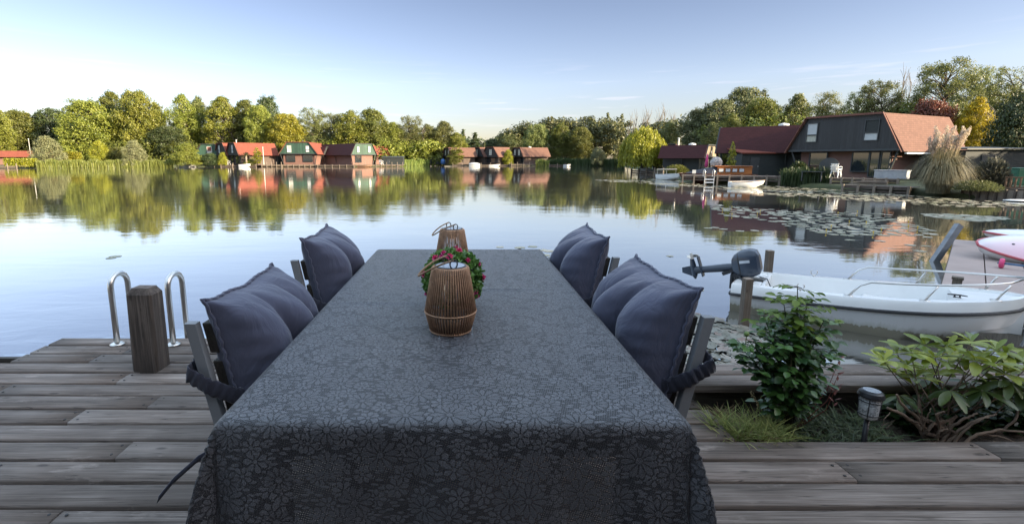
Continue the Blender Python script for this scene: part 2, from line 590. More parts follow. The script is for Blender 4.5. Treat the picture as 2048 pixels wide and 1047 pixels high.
# refine and roughen
pts = []
for i in range(len(shore)):
    a, b_ = shore[i], shore[(i + 1) % len(shore)]
    k = max(1, int((b_ - a).length / 4))
    for j in range(k):
        q = a.lerp(b_, j / k)
        pts.append(Vector((q.x, q.y, 0)))
cen = Vector((0, 45, 0))
rows = []
for off, z in ((0.0, WATER_Z - 0.5), (0.15, WATER_Z + 0.12), (0.6, WATER_Z + 0.30), (3.0, WATER_Z + 0.42)):
    row = []
    for i, p in enumerate(pts):
        t = pts[(i + 1) % len(pts)] - pts[i - 1]
        nrm = Vector((t.y, -t.x, 0)).normalized()
        if nrm.dot(p - Vector((0, 25, 0))) < 0 and p.y > 4: nrm = -nrm
        if p.y <= 4 and nrm.y > 0 and abs(p.x) < 40: nrm = -nrm
        if p.x < -40 and nrm.x > 0 and p.y < 60: nrm = -nrm
        row.append((p.x + nrm.x * off, p.y + nrm.y * off, z))
    rows.append(row)
for k, z in ((1.25, WATER_Z + 0.5), (2.2, WATER_Z + 0.9), (25.0, WATER_Z + 1.0)):
    row = []
    for x, y, _ in rows[3]:
        d = Vector((x, y, 0)) - cen
        if k > 20: d = d.normalized() * 2500
        else: d = d * k
        row.append((cen.x + d.x, cen.y + d.y, z))
    rows.append(row)
gmb = MB().grid([r_ + [r_[0]] for r_ in rows])
tag(gmb.build('ground', ground_mat(), smooth=True), kind='structure')

# ---------------------------------------------------------------- foliage machinery
def leaf_quads(C, N, size, aspect, rng, fold=0.25):
    """C centres, N outward normals, size per leaf -> folded diamond leaves"""
    n = len(C)
    r = rng.normal(size=(n, 3))
    A = np.cross(N, r); A /= np.linalg.norm(A, axis=1, keepdims=True) + 1e-9
    B = np.cross(N, A); B /= np.linalg.norm(B, axis=1, keepdims=True) + 1e-9
    s = size.reshape(-1, 1)
    v0 = C - A * s; v2 = C + A * s
    v1 = C + B * s * aspect + N * s * fold
    v3 = C - B * s * aspect + N * s * fold
    V = np.stack([v0, v1, v2, v3], axis=1).reshape(-1, 3)
    F = np.arange(n * 4).reshape(n, 4)
    return V, F
def unit(a): return a / (np.linalg.norm(a, axis=-1, keepdims=True) + 1e-9)

M_BARK = simple('bark', (0.075, 0.058, 0.042), 0.9, var=0.35, scale=3, bmp=0.6, bscale=14, stretch=(4, 4, 1))
M_BARK_PALE = simple('bark_pale', (0.17, 0.145, 0.115), 0.9, var=0.3, scale=3, bmp=0.5, bscale=14, stretch=(4, 4, 1))

def limb(mb, p0, p1, r0, r1, rng, n=6, seg=5, wob=0.06):
    L = (p1 - p0).length
    pts_, rr = [], []
    for i in range(seg + 1):
        t = i / seg
        q = p0.lerp(p1, t)
        q.z += math.sin(t * pi) * L * 0.06
        k = wob * L * math.sin(t * pi)
        q += Vector((rng.normal() * k, rng.normal() * k, rng.normal() * k * 0.4))
        pts_.append(q)
        rr.append(r0 + (r1 - r0) * t)
    mb.tube(pts_, rr, n)
    return pts_

def tree_proto(seed, h=10.0, rad=3.6, base=0.18, nclump=34, nleaf=7000, lsize=0.20, prof='round', clump=0.30, trunks=1, bark=None, flat=0.75, gaps=0.0, mat=None):
    """an un-tagged tree: Empty > trunk, crown. Unit trees about 10 m tall, scaled when placed."""
    rng = np.random.default_rng(seed)
    e = bpy.data.objects.new('tree', None)
    COL.objects.link(e)
    def env(t):                                       # crown half-width at relative height t (0..1 in the crown)
        if prof == 'round': return math.sqrt(max(0.0, 1 - ((t - 0.45) / 0.58) ** 2))
        if prof == 'tall': return (0.55 + 0.45 * math.sin(pi * min(1, t * 0.9 + 0.1))) * (1.0 if t < 0.8 else max(0.25, 1 - (t - 0.8) * 3.2))
        if prof == 'spread': return 0.45 + 0.55 * math.sin(pi * min(1, max(0, t * 0.75 + 0.12)))
        if prof == 'cone': return max(0.06, 1 - t) ** 0.9
        if prof == 'bush': return math.sqrt(max(0.0, 1 - (t / 1.02) ** 2.2))
        return 1
    cl = []
    tries = 0
    while len(cl) < nclump and tries < 6000:
        tries += 1
        t = rng.random() ** 0.85
        a = rng.random() * 2 * pi
        rr = env(t) * rad * (rng.random() ** 0.45)
        c = np.array([rr * math.cos(a), rr * math.sin(a), h * (base + (1 - base) * 0.95 * t)])
        cr_ = clump * rad * (0.65 + 0.7 * rng.random()) * (0.75 if t > 0.75 else 1)
        if all(np.linalg.norm((c - d) * np.array([1, 1, 1.2])) > 0.55 * (cr_ + dr) * (1 + gaps) * 0.62 for d, dr in cl):
            cl.append((c, cr_))
    trunk = MB()
    tops = []
    for k in range(trunks):
        off = Vector((0, 0, 0)) if trunks == 1 else Vector((rng.normal() * rad * 0.22, rng.normal() * rad * 0.22, 0))
        lean = Vector((rng.normal() * 0.04 * h, rng.normal() * 0.04 * h, h * (0.80 if prof != 'bush' else 0.6)))
        r0 = h * 0.020 / math.sqrt(trunks)
        tp = limb(trunk, off, off + lean, r0 * 1.25, r0 * 0.28, rng, 8, 8, 0.02)
        tops.append(tp)
    for c, cr_ in cl:
        tp = tops[rng.integers(len(tops))]
        cz = c[2]
        j = min(range(len(tp)), key=lambda i: abs(tp[i].z - max(h * base * 0.8, cz - 0.14 * h)))
        limb(trunk, tp[j], Vector(c), h * 0.006, h * 0.0018, rng, 5, 4, 0.05)
    trunk.build('trunk', bark or M_BARK, e, smooth=True)
    tot = sum(q[1] ** 2 for q in cl)
    Cs, Ns, Rn = [], [], []
    for c, cr_ in cl:
        m_ = max(20, int(nleaf * cr_ ** 2 / tot))
        d = unit(rng.normal(size=(m_, 3)))
        # sub-clumps make ragged edges
        sub = unit(rng.normal(size=(9, 3))) * (0.55 + 0.5 * rng.random((9, 1)))
        pick = rng.integers(0, 9, m_)
        pos = d * (rng.random((m_, 1)) ** 0.5) * 0.52 + sub[pick] * 0.72
        pos[:, 2] *= flat
        Cs.append(c + pos * cr_)
        Ns.append(unit(unit(pos) * 0.8 + rng.normal(size=(m_, 3)) * 0.55 + np.array([0, 0, 0.35])))
        Rn.append(np.clip(rng.random() * 0.45 + rng.random(m_) * 0.55, 0, 1))
    nf_ = nleaf // 5                                  # loose leaves that blur the clumps together
    tf = rng.random(nf_) ** 0.85
    af = rng.random(nf_) * 2 * pi
    rf_ = np.array([env(t) for t in tf]) * rad * rng.random(nf_) ** 0.4
    Cs.append(np.stack([rf_ * np.cos(af), rf_ * np.sin(af), h * (base + (1 - base) * 0.96 * tf)], axis=1))
    Ns.append(unit(rng.normal(size=(nf_, 3)) * 0.6 + np.stack([np.cos(af), np.sin(af), np.full(nf_, 0.4)], axis=1)))
    Rn.append(rng.random(nf_))
    C = np.concatenate(Cs); N = np.concatenate(Ns); rn = np.concatenate(Rn)
    sz = lsize * (0.6 + 0.8 * rng.random(len(C)))
    V, F = leaf_quads(C, N, sz, 0.62, rng)
    np_mesh('crown', V, F, mat, e, rnd=rn)
    return e

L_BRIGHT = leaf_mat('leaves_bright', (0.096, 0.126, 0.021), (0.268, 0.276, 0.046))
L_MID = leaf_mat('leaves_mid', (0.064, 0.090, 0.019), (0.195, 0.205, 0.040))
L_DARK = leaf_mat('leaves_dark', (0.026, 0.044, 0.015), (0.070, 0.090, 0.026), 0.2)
L_OLIVE = leaf_mat('leaves_olive', (0.092, 0.116, 0.034), (0.220, 0.232, 0.070))
L_PALE = leaf_mat('leaves_pale', (0.130, 0.150, 0.070), (0.270, 0.280, 0.135), 0.3)
L_YELLOW = leaf_mat('leaves_yellow', (0.27, 0.235, 0.014), (0.52, 0.44, 0.020), 0.45)
L_GOLD = leaf_mat('leaves_gold', (0.160, 0.190, 0.020), (0.360, 0.350, 0.032), 0.4)
L_RED = leaf_mat('leaves_red', (0.080, 0.045, 0.020), (0.240, 0.080, 0.045), 0.3)
L_WOOD = leaf_mat('leaves_wood', (0.058, 0.076, 0.026), (0.160, 0.168, 0.062), 0.25)

PROTO = {}
PROTO['broad'] = [tree_proto(s, 10, 4.0, 0.06, 95, 26000, 0.112, 'round', 0.31, mat=L_MID) for s in (1, 2, 3)]
PROTO['tall'] = [tree_proto(s, 10, 2.6, 0.14, 80, 19000, 0.095, 'tall', 0.36, trunks=2, bark=M_BARK_PALE, gaps=0.05, mat=L_MID) for s in (11, 12, 13, 14)]
PROTO['sparse'] = [tree_proto(s, 10, 3.2, 0.18, 85, 19000, 0.068, 'spread', 0.27, trunks=2, flat=0.65, gaps=0.15, mat=L_OLIVE) for s in (21, 22, 23)]
PROTO['conifer'] = [tree_proto(s, 10, 2.0, 0.06, 60, 5500, 0.13, 'cone', 0.30, flat=0.45, mat=L_DARK) for s in (31,)]
PROTO['bush'] = [tree_proto(s, 10, 5.6, 0.02, 60, 15000, 0.165, 'bush', 0.30, trunks=3, mat=L_MID) for s in (41, 42, 43)]
PROTO['slim'] = [tree_proto(s, 10, 1.5, 0.12, 26, 2600, 0.17, 'tall', 0.42, mat=L_GOLD) for s in (51, 52)]

def willow_proto(seed=61, h=10.0, rad=4.2):
    rng = np.random.default_rng(seed)
    e = bpy.data.objects.new('tree', None); COL.objects.link(e)
    t = MB()
    limb(t, Vector((0, 0, 0)), Vector((0.2, 0, h * 0.6)), 0.38, 0.2, rng, 8, 6, 0.02)
    C, N, Rn = [], [], []
    for s in range(330):
        a = rng.random() * 2 * pi
        rr = rad * math.sqrt(rng.random()) * 0.96
        top = h * (0.97 - 0.42 * (rr / rad) ** 2.2) * (0.86 + 0.14 * rng.random())
        p = np.array([rr * math.cos(a), rr * math.sin(a), top])
        if s % 14 == 0: limb(t, Vector((0.2, 0, h * 0.52)), Vector(p), 0.09, 0.02, rng, 5, 4, 0.04)
        ln = (top - 0.04 * h) * (0.45 + 0.55 * rng.random() ** 0.6)
        m_ = int(ln * 9)
        q = np.linspace(0, 1, m_).reshape(-1, 1)
        out = np.array([math.cos(a), math.sin(a), 0])
        pos = p + np.array([0, 0, -1.0]) * q * ln + out * np.sin(q * 1.5) * 0.5 + rng.normal(size=(m_, 3)) * np.array([0.13, 0.13, 0.05])
        C.append(pos); N.append(unit(out + rng.normal(size=(m_, 3)) * 0.7)); Rn.append(np.full(m_, rng.random() * 0.6) + rng.random(m_) * 0.4)
    C, N, Rn = np.concatenate(C), np.concatenate(N), np.concatenate(Rn)
    n = len(C)
    side = unit(np.cross(N, np.array([0, 0, 1.0])))
    ln = (0.16 + 0.16 * rng.random((n, 1)))
    dn = np.array([0, 0, -1.0]) + rng.normal(size=(n, 3)) * 0.25
    V = np.stack([C - dn * ln, C + side * ln * 0.34, C + dn * ln, C - side * ln * 0.34], axis=1).reshape(-1, 3)
    t.build('trunk', M_BARK, e, smooth=True)
    np_mesh('crown', V, np.arange(n * 4).reshape(n, 4), L_GOLD, e, rnd=Rn)
    return e
PROTO['willow'] = [willow_proto()]
def bare_proto(seed, h=10.0):
    rng = np.random.default_rng(seed)
    e = bpy.data.objects.new('tree', None); COL.objects.link(e)
    t = MB()
    for k in range(3):
        base = Vector((rng.normal() * 0.6, rng.normal() * 0.6, 0))
        tp = limb(t, base, base + Vector((rng.normal() * 0.7, rng.normal() * 0.5, h * (0.8 + 0.2 * rng.random()))), 0.13, 0.03, rng, 6, 8, 0.02)
        for j in range(3, 8):
            for q in range(3):
                a = rng.random() * 6.28
                limb(t, tp[j], tp[j] + Vector((math.cos(a) * 0.8, math.sin(a) * 0.8, 1.6 + rng.random())), 0.05, 0.015, rng, 4, 3, 0.06)
    t.build('trunk', M_BARK_PALE, e, smooth=True)
    return e
PROTO['bare'] = [bare_proto(71), bare_proto(72)]
P_SIZE = {'broad': (4.25, 10.2), 'tall': (2.9, 10.2), 'sparse': (3.7, 10.2), 'conifer': (2.1, 10.2), 'bush': (5.9, 10.0), 'slim': (1.75, 10.2), 'willow': (4.3, 10.0), 'bare': (1.6, 10.0)}

_used = set()
_turn = [0]
def plant(kind, px, Y, top, wide, label, name='tree', cat='tree', mat=None, base_z=None, group=None, v=None, xyz=None):
    """one tree of a kind whose crown tops out at photo row `top` and spans `wide` photo pixels, standing at distance Y"""
    ps = PROTO[kind]
    _turn[0] += 1
    i = _turn[0] % len(ps) if v is None else v
    key = (kind, i)
    src = ps[i]
    o = copy_tree(src)
    bz = WATER_Z + 0.45 if base_z is None else base_z
    pt = P(px, HOR, Y)
    tz = P(px, top, Y).z
    hw = wide / 2 * Y / (F_PX / CP)
    rx, hz = P_SIZE[kind]
    o.name = name
    o.location = (pt.x, Y, bz)
    o.rotation_euler = (0, 0, (_turn[0] * 2.399) % 6.283)
    o.scale = (hw / rx, hw / rx, (tz - bz) / hz)
    if mat is not None:
        for ch in o.children:
            if ch.name.startswith('crown'):
                ch.material_slots[0].link = 'OBJECT'
                ch.material_slots[0].material = mat
    tag(o, label, cat, group)
    return o
# ---------------------------------------------------------------- chalets
M_BRICK = brick_mat('red_brick', (0.205, 0.096, 0.070), (0.165, 0.075, 0.058), (0.20, 0.16, 0.135))
M_BLACKW = cladding_mat('black_boards', (0.019, 0.020, 0.021), 0.22)
M_GREYW = cladding_mat('grey_brown_boards', (0.060, 0.056, 0.048), 0.22)
M_GREENW = cladding_mat('green_boards', (0.027, 0.066, 0.044), 0.28)
M_TANW = cladding_mat('tan_boards', (0.20, 0.16, 0.11), 0.25)
M_ROOF = shingle_mat('red_shingles', (0.150, 0.080, 0.060))
M_ROOFD = shingle_mat('dark_red_sheets', (0.056, 0.017, 0.018), 0.7)
M_ROOFO = shingle_mat('orange_red_tiles', (0.20, 0.060, 0.040))
M_FRAME = simple('white_frame', (0.62, 0.62, 0.58), 0.5, var=0.06)
M_DFRAME = simple('dark_frame', (0.030, 0.034, 0.036), 0.5, var=0.1)
M_GLASS = glass_mat()
M_SHED = simple('tarred_boards', (0.017, 0.021, 0.020), 0.7, var=0.3, scale=2, stretch=(1, 1, 9), bmp=0.5, bscale=6)
M_PORCHSHADE = simple('porch_shade_brown', (0.085, 0.060, 0.048), 0.85, var=0.3)  # shade under the porches put into a dark brown ground-floor wall colour
M_BLIND = simple('pale_blind', (0.46, 0.48, 0.48), 0.35, var=0.05)
M_CURTAIN = simple('net_curtain', (0.45, 0.44, 0.36), 0.8, var=0.25, scale=3, stretch=(14, 14, 1))
M_TRIM = simple('trim_boards', (0.16, 0.06, 0.04), 0.7)
M_STEELP = simple('flue_steel', (0.55, 0.54, 0.5), 0.4, metal=0.3, var=0.1)

def window(parent, x, z0, z1, w, y=-0.03, split=0.6, fr=M_DFRAME, up=None, lo=None):
    t = 0.07
    m = MB()
    m.box((x - w / 2 + t / 2, y, (z0 + z1) / 2), (t, 0.10, z1 - z0))
    m.box((x + w / 2 - t / 2, y, (z0 + z1) / 2), (t, 0.10, z1 - z0))
    m.box((x, y, z0 + t / 2), (w - 2 * t, 0.10, t))
    m.box((x, y, z1 - t / 2), (w - 2 * t, 0.10, t))
    zs = z0 + (z1 - z0) * (1 - split) if split else None
    if zs: m.box((x, y, zs), (w - 2 * t, 0.095, t * 1.3))
    f = m.build('window', fr, parent)
    if zs:
        MB().box((x, y + 0.02, (z0 + zs) / 2), (w - 2 * t, 0.02, zs - z0 - t)).build('pane', lo or M_CURTAIN, f)
        MB().box((x, y + 0.02, (z1 + zs) / 2), (w - 2 * t, 0.02, z1 - zs - t)).build('pane', up or M_GLASS, f)
    else:
        MB().box((x, y + 0.02, (z0 + z1) / 2), (w - 2 * t, 0.02, z1 - z0 - t)).build('pane', up or M_GLASS, f)
    return f

def chalet(label, c, yaw, w=8.55, wt=5.6, D=10.1, g=-0.4, zb=2.05, zt=4.79, clad=None, roof=None, wins=(), low=(), wall=None, flue=None, vent=False, name='chalet', inset=0.55, porch=True, roof_label=None):
    """brick ground floor under a boarded upper storey whose sides are steep roof slopes: flat-topped prism, gable at local y = 0 facing -y"""
    clad, roof, wall = clad or M_BLACKW, roof or M_ROOF, wall or M_BRICK
    e = thing(name, label, 'house', (c.x, c.y, 0), yaw)
    MB().box((0, D / 2 + inset / 2, (g + zb) / 2), (w - 1.6, D - inset - 0.3, zb - g)).build('wall', wall, e)
    # gables
    for y0, y1 in ((0.0, 0.12), (D - 0.12, D)):
        vs = [(-w / 2, y0, zb), (w / 2, y0, zb), (wt / 2, y0, zt), (-wt / 2, y0, zt), (-w / 2, y1, zb), (w / 2, y1, zb), (wt / 2, y1, zt), (-wt / 2, y1, zt)]
        MB().add(vs, [(0, 1, 2, 3), (5, 4, 7, 6), (0, 4, 5, 1), (1, 5, 6, 2), (2, 6, 7, 3), (3, 7, 4, 0)]).build('gable', clad, e)
    # roof: two steep slopes and the flat top, with a small overhang and thickness
    ov, th = 0.18, 0.14
    k = (w - wt) / 2 / (zt - zb)
    r = MB()
    for s in (-1, 1):
        a0 = (s * (w / 2 + 0.25 * k), zb - 0.25); a1 = (s * (wt / 2), zt)
        q = []
        for y in (-ov, D + ov):
            q += [(a0[0], y, a0[1]), (a1[0], y, a1[1]), (a1[0] + s * th, y, a1[1] + th * 0.6), (a0[0] + s * th, y, a0[1] + th * 0.3)]
        r.add(q, [(0, 1, 2, 3), (7, 6, 5, 4), (3, 2, 6, 7), (0, 4, 5, 1), (0, 3, 7, 4), (1, 5, 6, 2)])
    r.box((0, D / 2, zt + 0.05), (wt + 0.02, D + 2 * ov - 0.02, 0.08))
    rf = r.build('roof', roof, e)
    t = MB()
    for s in (-1, 1):
        t.bar((s * (w / 2 + 0.25 * k), -ov - 0.03, zb - 0.25), (s * (wt / 2 + 0.08), -ov - 0.03, zt + 0.08), 0.06, 0.2, (0, 1, 0))
    t.bar((-wt / 2 - 0.08, -ov - 0.03, zt + 0.08), (wt / 2 + 0.08, -ov - 0.03, zt + 0.08), 0.06, 0.16)
    t.build('trim', M_TRIM if roof is not M_ROOFD else M_DFRAME, e)
    MB().box((0, -0.02, zb - 0.05), (w - 0.1, 0.10, 0.16)).build('fascia', M_DFRAME, e)
    # raking struts under the overhang
    if porch:
        for s in (-1, 1):
            for y0, y1 in ((0.2, 0.5), (D * 0.5, D * 0.5)):
                MB().bar((s * (w / 2 - 0.25), y0, zb - 0.12), (s * (w / 2 - 0.95), y1, g + 0.1), 0.12, 0.12).build('strut', M_DFRAME, e)
    for x, z0, z1, ww, up, lo in wins:
        window(e, x, z0, z1, ww, -0.02, 0.62, M_DFRAME if up in (M_GLASS, M_BLIND, M_SHED) else M_FRAME, up, lo)
    for x, z0, z1, ww in low:
        window(e, x, z0, z1, ww, inset - 0.0, None, M_DFRAME, M_GLASS)
    if flue:
        x, y, h = flue
        MB().cyl((x, y, zt - 0.2), (x, y, zt + h), 0.12, n=10).cyl((x, y, zt + h), (x, y, zt + h + 0.12), 0.2, 0.05, n=10).build('flue', M_STEELP, e)
    if vent:
        MB().lathe([(0.02, 0.35), (0.45, 0.25), (0.5, 0.0)][::-1], 12, (0.4, D * 0.45, zt + 0.09)).build('roof_light', M_FRAME, e)
    return e

def corner(px, Y, yaw, w):                            # facade centre from the photo column of its right lower corner
    p = P(px, HOR, Y)
    return Vector((p.x - math.cos(yaw) * w / 2, p.y - math.sin(yaw) * w / 2, 0))
def centre(px, Y):
    p = P(px, HOR, Y)
    return Vector((p.x, Y, 0))

# the big dark chalet at the right
y12 = R(-65)
big = chalet('large black boarded chalet with orange brown roof slope behind the pampas grass', corner(1800, 38, y12, 8.55), y12, clad=M_BLACKW, roof=M_ROOF,
             wins=((-2.35, 2.72, 4.42, 0.95, M_BLIND, M_CURTAIN), (2.15, 2.72, 4.42, 1.04, M_SHED, M_BLIND)),
             low=((1.36, 0.2, 1.85, 1.28), (2.36, -0.18, 1.85, 0.72), (3.1, 0.2, 1.85, 0.66), (-1.9, -0.3, 1.85, 1.5)))
MB().bar((4.55, 0.1, 1.72), (4.55, 9.9, 1.72), 0.16, 0.12).build('gutter', M_FRAME, big)
MB().cyl((2.5, 9.2, 1.9), (2.5, 9.2, 2.0), 0.1).build('downpipe', M_FRAME, big)

chalet('dark chalet with long dark red roof left of the large black boarded chalet', centre(1447, 53), R(-126), 7.6, 4.4, 11.5, -0.4, 2.05, 4.38, M_BLACKW, M_ROOFD, wall=M_SHED,
       wins=((-1.2, 2.4, 4.0, 0.8, M_BLIND, M_CURTAIN), (1.0, 2.4, 4.0, 0.8, M_BLIND, M_CURTAIN)), vent=True)
chalet('low chalet with dark red roof and tan gable behind the brown cabin boat', centre(1420, 66), R(48), 6.0, 4.0, 5.6, -0.4, 1.55, 3.0, M_TANW, M_ROOFD, vent=True, wall=M_SHED,
       wins=((0.3, 2.0, 2.9, 0.7, M_GLASS, M_BLIND),))
chalet('small dark green chalet beside the weeping willow', centre(1328, 72), R(-28), 4.6, 2.6, 7.0, -0.4, 1.7, 3.3, M_BLACKW, M_ROOFD, wall=M_SHED, wins=((0.35, 1.85, 3.1, 0.85, M_BLIND, M_BLIND),), flue=(1.5, 4.0, 1.0))

# across the water, left
W2 = ((-2.4, 2.95, 4.75, 1.1, M_CURTAIN, M_BLIND), (2.6, 2.95, 4.75, 1.1, M_BLIND, M_BLIND))
chalet('green boarded chalet facing straight across the water with two pale windows', centre(597, 132), R(-2), 10.4, 5.9, 10, -0.4, 2.6, 5.55, M_GREENW, M_ROOFO,
       wins=W2, low=((-2.3, 0.4, 2.3, 2.4), (2.4, 0.4, 2.3, 2.6)))
chalet('green gabled chalet with very long dark red roof at the jetty end', centre(728, 134), R(52), 9.0, 5.6, 14.5, -0.4, 2.4, 5.2, M_GREENW, M_ROOFD,
       wins=((-1.9, 2.9, 4.5, 0.9, M_BLIND, M_BLIND), (2.0, 2.9, 4.7, 0.9, M_BLIND, M_BLIND)), low=((-1.5, 0.2, 2.1, 2.2),))
chalet('small red roofed chalet behind the long dark red roof', centre(738, 147), R(-45), 7.0, 4.2, 5.0, -0.4, 2.4, 5.0, M_GREENW, M_ROOFO)
chalet('low dark red annex between the green chalets', centre(662, 139), R(60), 6.0, 3.6, 7.0, -0.4, 2.5, 4.4, M_BLACKW, M_ROOFD)
chalet('green gabled chalet leftmost in the row of chalets across the water', centre(418, 137), R(4), 7.8, 3.6, 9, -0.4, 2.3, 5.2, wall=M_PORCHSHADE, clad=M_GREENW, roof=M_ROOFD, wins=((0.3, 2.5, 4.6, 1.3, M_TRIM, M_CURTAIN),))
chalet('black gabled chalet with short orange red roof between two chalets', centre(443, 135), R(-42), 8.6, 3.6, 9, -0.4, 2.3, 5.4, wall=M_PORCHSHADE, clad=M_BLACKW, roof=M_ROOFO,
       wins=((-1.0, 2.7, 4.9, 1.2, M_BLIND, M_BLIND), ), low=((1.5, 0.0, 2.0, 2.5),))
chalet('black gabled chalet with wide orange red roof behind the small palm', centre(466, 130), R(-43), 8.6, 3.6, 10.5, -0.4, 2.3, 5.35, wall=M_PORCHSHADE, clad=M_BLACKW, roof=M_ROOFO,
       wins=((0.0, 2.7, 4.9, 1.3, M_BLIND, M_BLIND), ), low=((1.5, 0.0, 2.0, 2.5), (-1.8, 0.0, 2.0, 1.6)), flue=(-2.0, 2.0, 0.9))
chalet('low red roofed cottage at the far left edge behind the reeds', centre(-20, 134), R(-70), 6, 3.6, 13, -0.4, 1.9, 3.3, M_TANW, M_ROOFO)
chalet('small red roofed cottage half hidden by the pale willow bush', centre(104, 136), R(-75), 5, 3.0, 5, -0.4, 1.8, 3.4, M_TANW, M_ROOFO)
# across the water, middle
chalet('dark chalet with red roof partly hidden by a yellow-green tree, leftmost of the middle row', centre(894, 150), R(-68), 7.5, 3.8, 8.2, -0.4, 2.0, 4.5, wall=M_PORCHSHADE, clad=M_BLACKW, roof=M_ROOF, wins=((-1.2, 2.3, 3.9, 0.9, M_BLIND, M_CURTAIN), (1.3, 2.3, 3.9, 0.9, M_BLIND, M_CURTAIN)), low=((1.5, 0.1, 1.7, 2),))
chalet('dark chalet with a short red roof in the middle of the far row', centre(953, 152), R(-55), 8.0, 3.6, 7.2, -0.4, 2.0, 4.6, wall=M_PORCHSHADE, clad=M_BLACKW, roof=M_ROOF, wins=((0.0, 2.3, 4.0, 1.1, M_CURTAIN, M_CURTAIN),))
chalet('dark gabled chalet with narrow red roof and awning in the far row', centre(980, 148), R(-52), 8.0, 3.4, 6.0, -0.4, 1.9, 4.6, wall=M_PORCHSHADE, clad=M_BLACKW, roof=M_ROOF, wins=((0.2, 2.3, 4.0, 1.1, M_CURTAIN, M_CURTAIN),), low=((0, 0.0, 1.7, 4.0),))
chalet('dark chalet with broad plain red roof, rightmost of the middle row', centre(1034, 148), R(-66), 7.8, 4.0, 9.2, -0.4, 2.0, 4.5, wall=M_PORCHSHADE, clad=M_BLACKW, roof=M_ROOF, wins=((-1.3, 2.3, 3.9, 0.8, M_CURTAIN, M_CURTAIN), (1.2, 2.3, 3.9, 0.8, M_CURTAIN, M_CURTAIN)), low=((2.0, 0.1, 1.7, 1.8),), vent=True)

# sheds and screens
def shed(label, px0, px1, Y, z1, dep, roofm, g=-0.4, slope=0.12, name='shed', mat=None):
    a, b_ = P(px0, HOR, Y), P(px1, HOR, Y)
    w_ = b_.x - a.x
    e = thing(name, label, 'shed', ((a.x + b_.x) / 2, Y, 0))
    MB().box((0, dep / 2, (g + z1) / 2), (w_, dep, z1 - g)).build('wall', mat or M_SHED, e)
    m = MB()
    h = 0.12
    m.add([(-w_ / 2 - 0.2, -0.25, z1 + 0.02), (w_ / 2 + 0.2, -0.25, z1 + 0.02), (w_ / 2 + 0.2, dep + 0.2, z1 + slope * dep), (-w_ / 2 - 0.2, dep + 0.2, z1 + slope * dep),
           (-w_ / 2 - 0.2, -0.25, z1 + h), (w_ / 2 + 0.2, -0.25, z1 + h), (w_ / 2 + 0.2, dep + 0.2, z1 + h + slope * dep), (-w_ / 2 - 0.2, dep + 0.2, z1 + h + slope * dep)],
          [(0, 3, 2, 1), (4, 5, 6, 7), (0, 1, 5, 4), (1, 2, 6, 5), (2, 3, 7, 6), (3, 0, 4, 7)])
    m.build('roof', roofm, e)
    d = MB().box((-w_ * 0.2, -0.02, (g + z1) / 2 - 0.1), (0.85, 0.06, (z1 - g) * 0.8)).build('door', M_DFRAME, e)
    MB().box((-w_ * 0.2 + 0.32, -0.07, g + (z1 - g) * 0.45), (0.03, 0.05, 0.14)).build('handle', M_STEELP, d)
    return e
shed('black garden shed with red sloping roof between the two dark chalets', 1484, 1570, 47, 1.75, 2.6, M_ROOFO, slope=0.2)
shed('long low black shed at the right edge behind the grey shrub', 1930, 2075, 37, 1.95, 4, M_DFRAME, slope=0.05)
shed('black garden shed between the orange roofed and the green chalet across the water', 514, 556, 135, 2.2, 4, M_DFRAME)
shed('low black shed behind the far jetty beside the reeds', 764, 806, 136, 1.5, 3, M_DFRAME)
shed('dark boathouse by the far bank beside the blue tank', 848, 884, 153, 1.2, 4, M_DFRAME, slope=0.3)

# ---------------------------------------------------------------- jetties and bank edges
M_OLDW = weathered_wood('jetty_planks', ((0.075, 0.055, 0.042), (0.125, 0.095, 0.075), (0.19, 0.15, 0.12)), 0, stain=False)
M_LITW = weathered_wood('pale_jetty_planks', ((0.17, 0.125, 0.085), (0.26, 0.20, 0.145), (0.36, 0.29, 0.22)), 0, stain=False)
M_POSTW = simple('post_wood', (0.20, 0.16, 0.125), 0.85, var=0.3, bmp=0.4, bscale=20, stretch=(6, 6, 1))
def jetty(label, px0, px1, Y, top=-0.42, dep=2.0, m=None, Y1=None, posts=6, rise=0.35, rail=False):
    m = m or M_OLDW
    a, b_ = P(px0, HOR, Y), P(px1, HOR, Y1 or Y)
    v = Vector((b_.x - a.x, b_.y - a.y, 0))
    L = v.length
    e = thing('jetty', label, 'jetty', (a.x, a.y, 0), math.atan2(v.y, v.x))
    pl = MB()
    n = max(3, int(dep / 0.16))
    for i in range(n):
        pl.box((L / 2, (i + 0.5) * dep / n, top - 0.02), (L, dep / n - 0.012, 0.04))
    pl.build('planks', m, e)
    b2 = MB()
    b2.box((L / 2, 0.03, top - 0.12), (L, 0.05, 0.16))
    b2.box((L / 2, 0.05, top - 0.34), (L, 0.04, 0.12))
    b2.build('edge_beam', m, e)
    for i in range(posts):
        x = 0.1 + (L - 0.2) * i / max(1, posts - 1)
        MB().box((x, -0.06, (top + rise + WATER_Z - 0.4) / 2), (0.13, 0.13, top + rise - WATER_Z + 0.4)).build('post', M_POSTW, e)
    if rail:
        MB().box((L / 2, 0.02, top + rise - 0.05), (L, 0.05, 0.09)).build('handrail', m, e)
    return e
jetty('low wooden jetty in front of the leftmost chalets across the water', 352, 466, 128, -0.3, 3, posts=7, rise=0.5)
jetty('dark wooden jetty under the small palm across the water', 440, 512, 126.5, -0.45, 3, posts=4)
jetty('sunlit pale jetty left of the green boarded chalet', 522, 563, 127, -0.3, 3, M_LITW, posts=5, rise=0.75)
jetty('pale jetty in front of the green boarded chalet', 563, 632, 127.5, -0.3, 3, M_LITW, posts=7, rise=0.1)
jetty('brown jetty with ladder in front of the long dark red roof', 634, 708, 127, -0.35, 3, posts=6, rise=0.15)
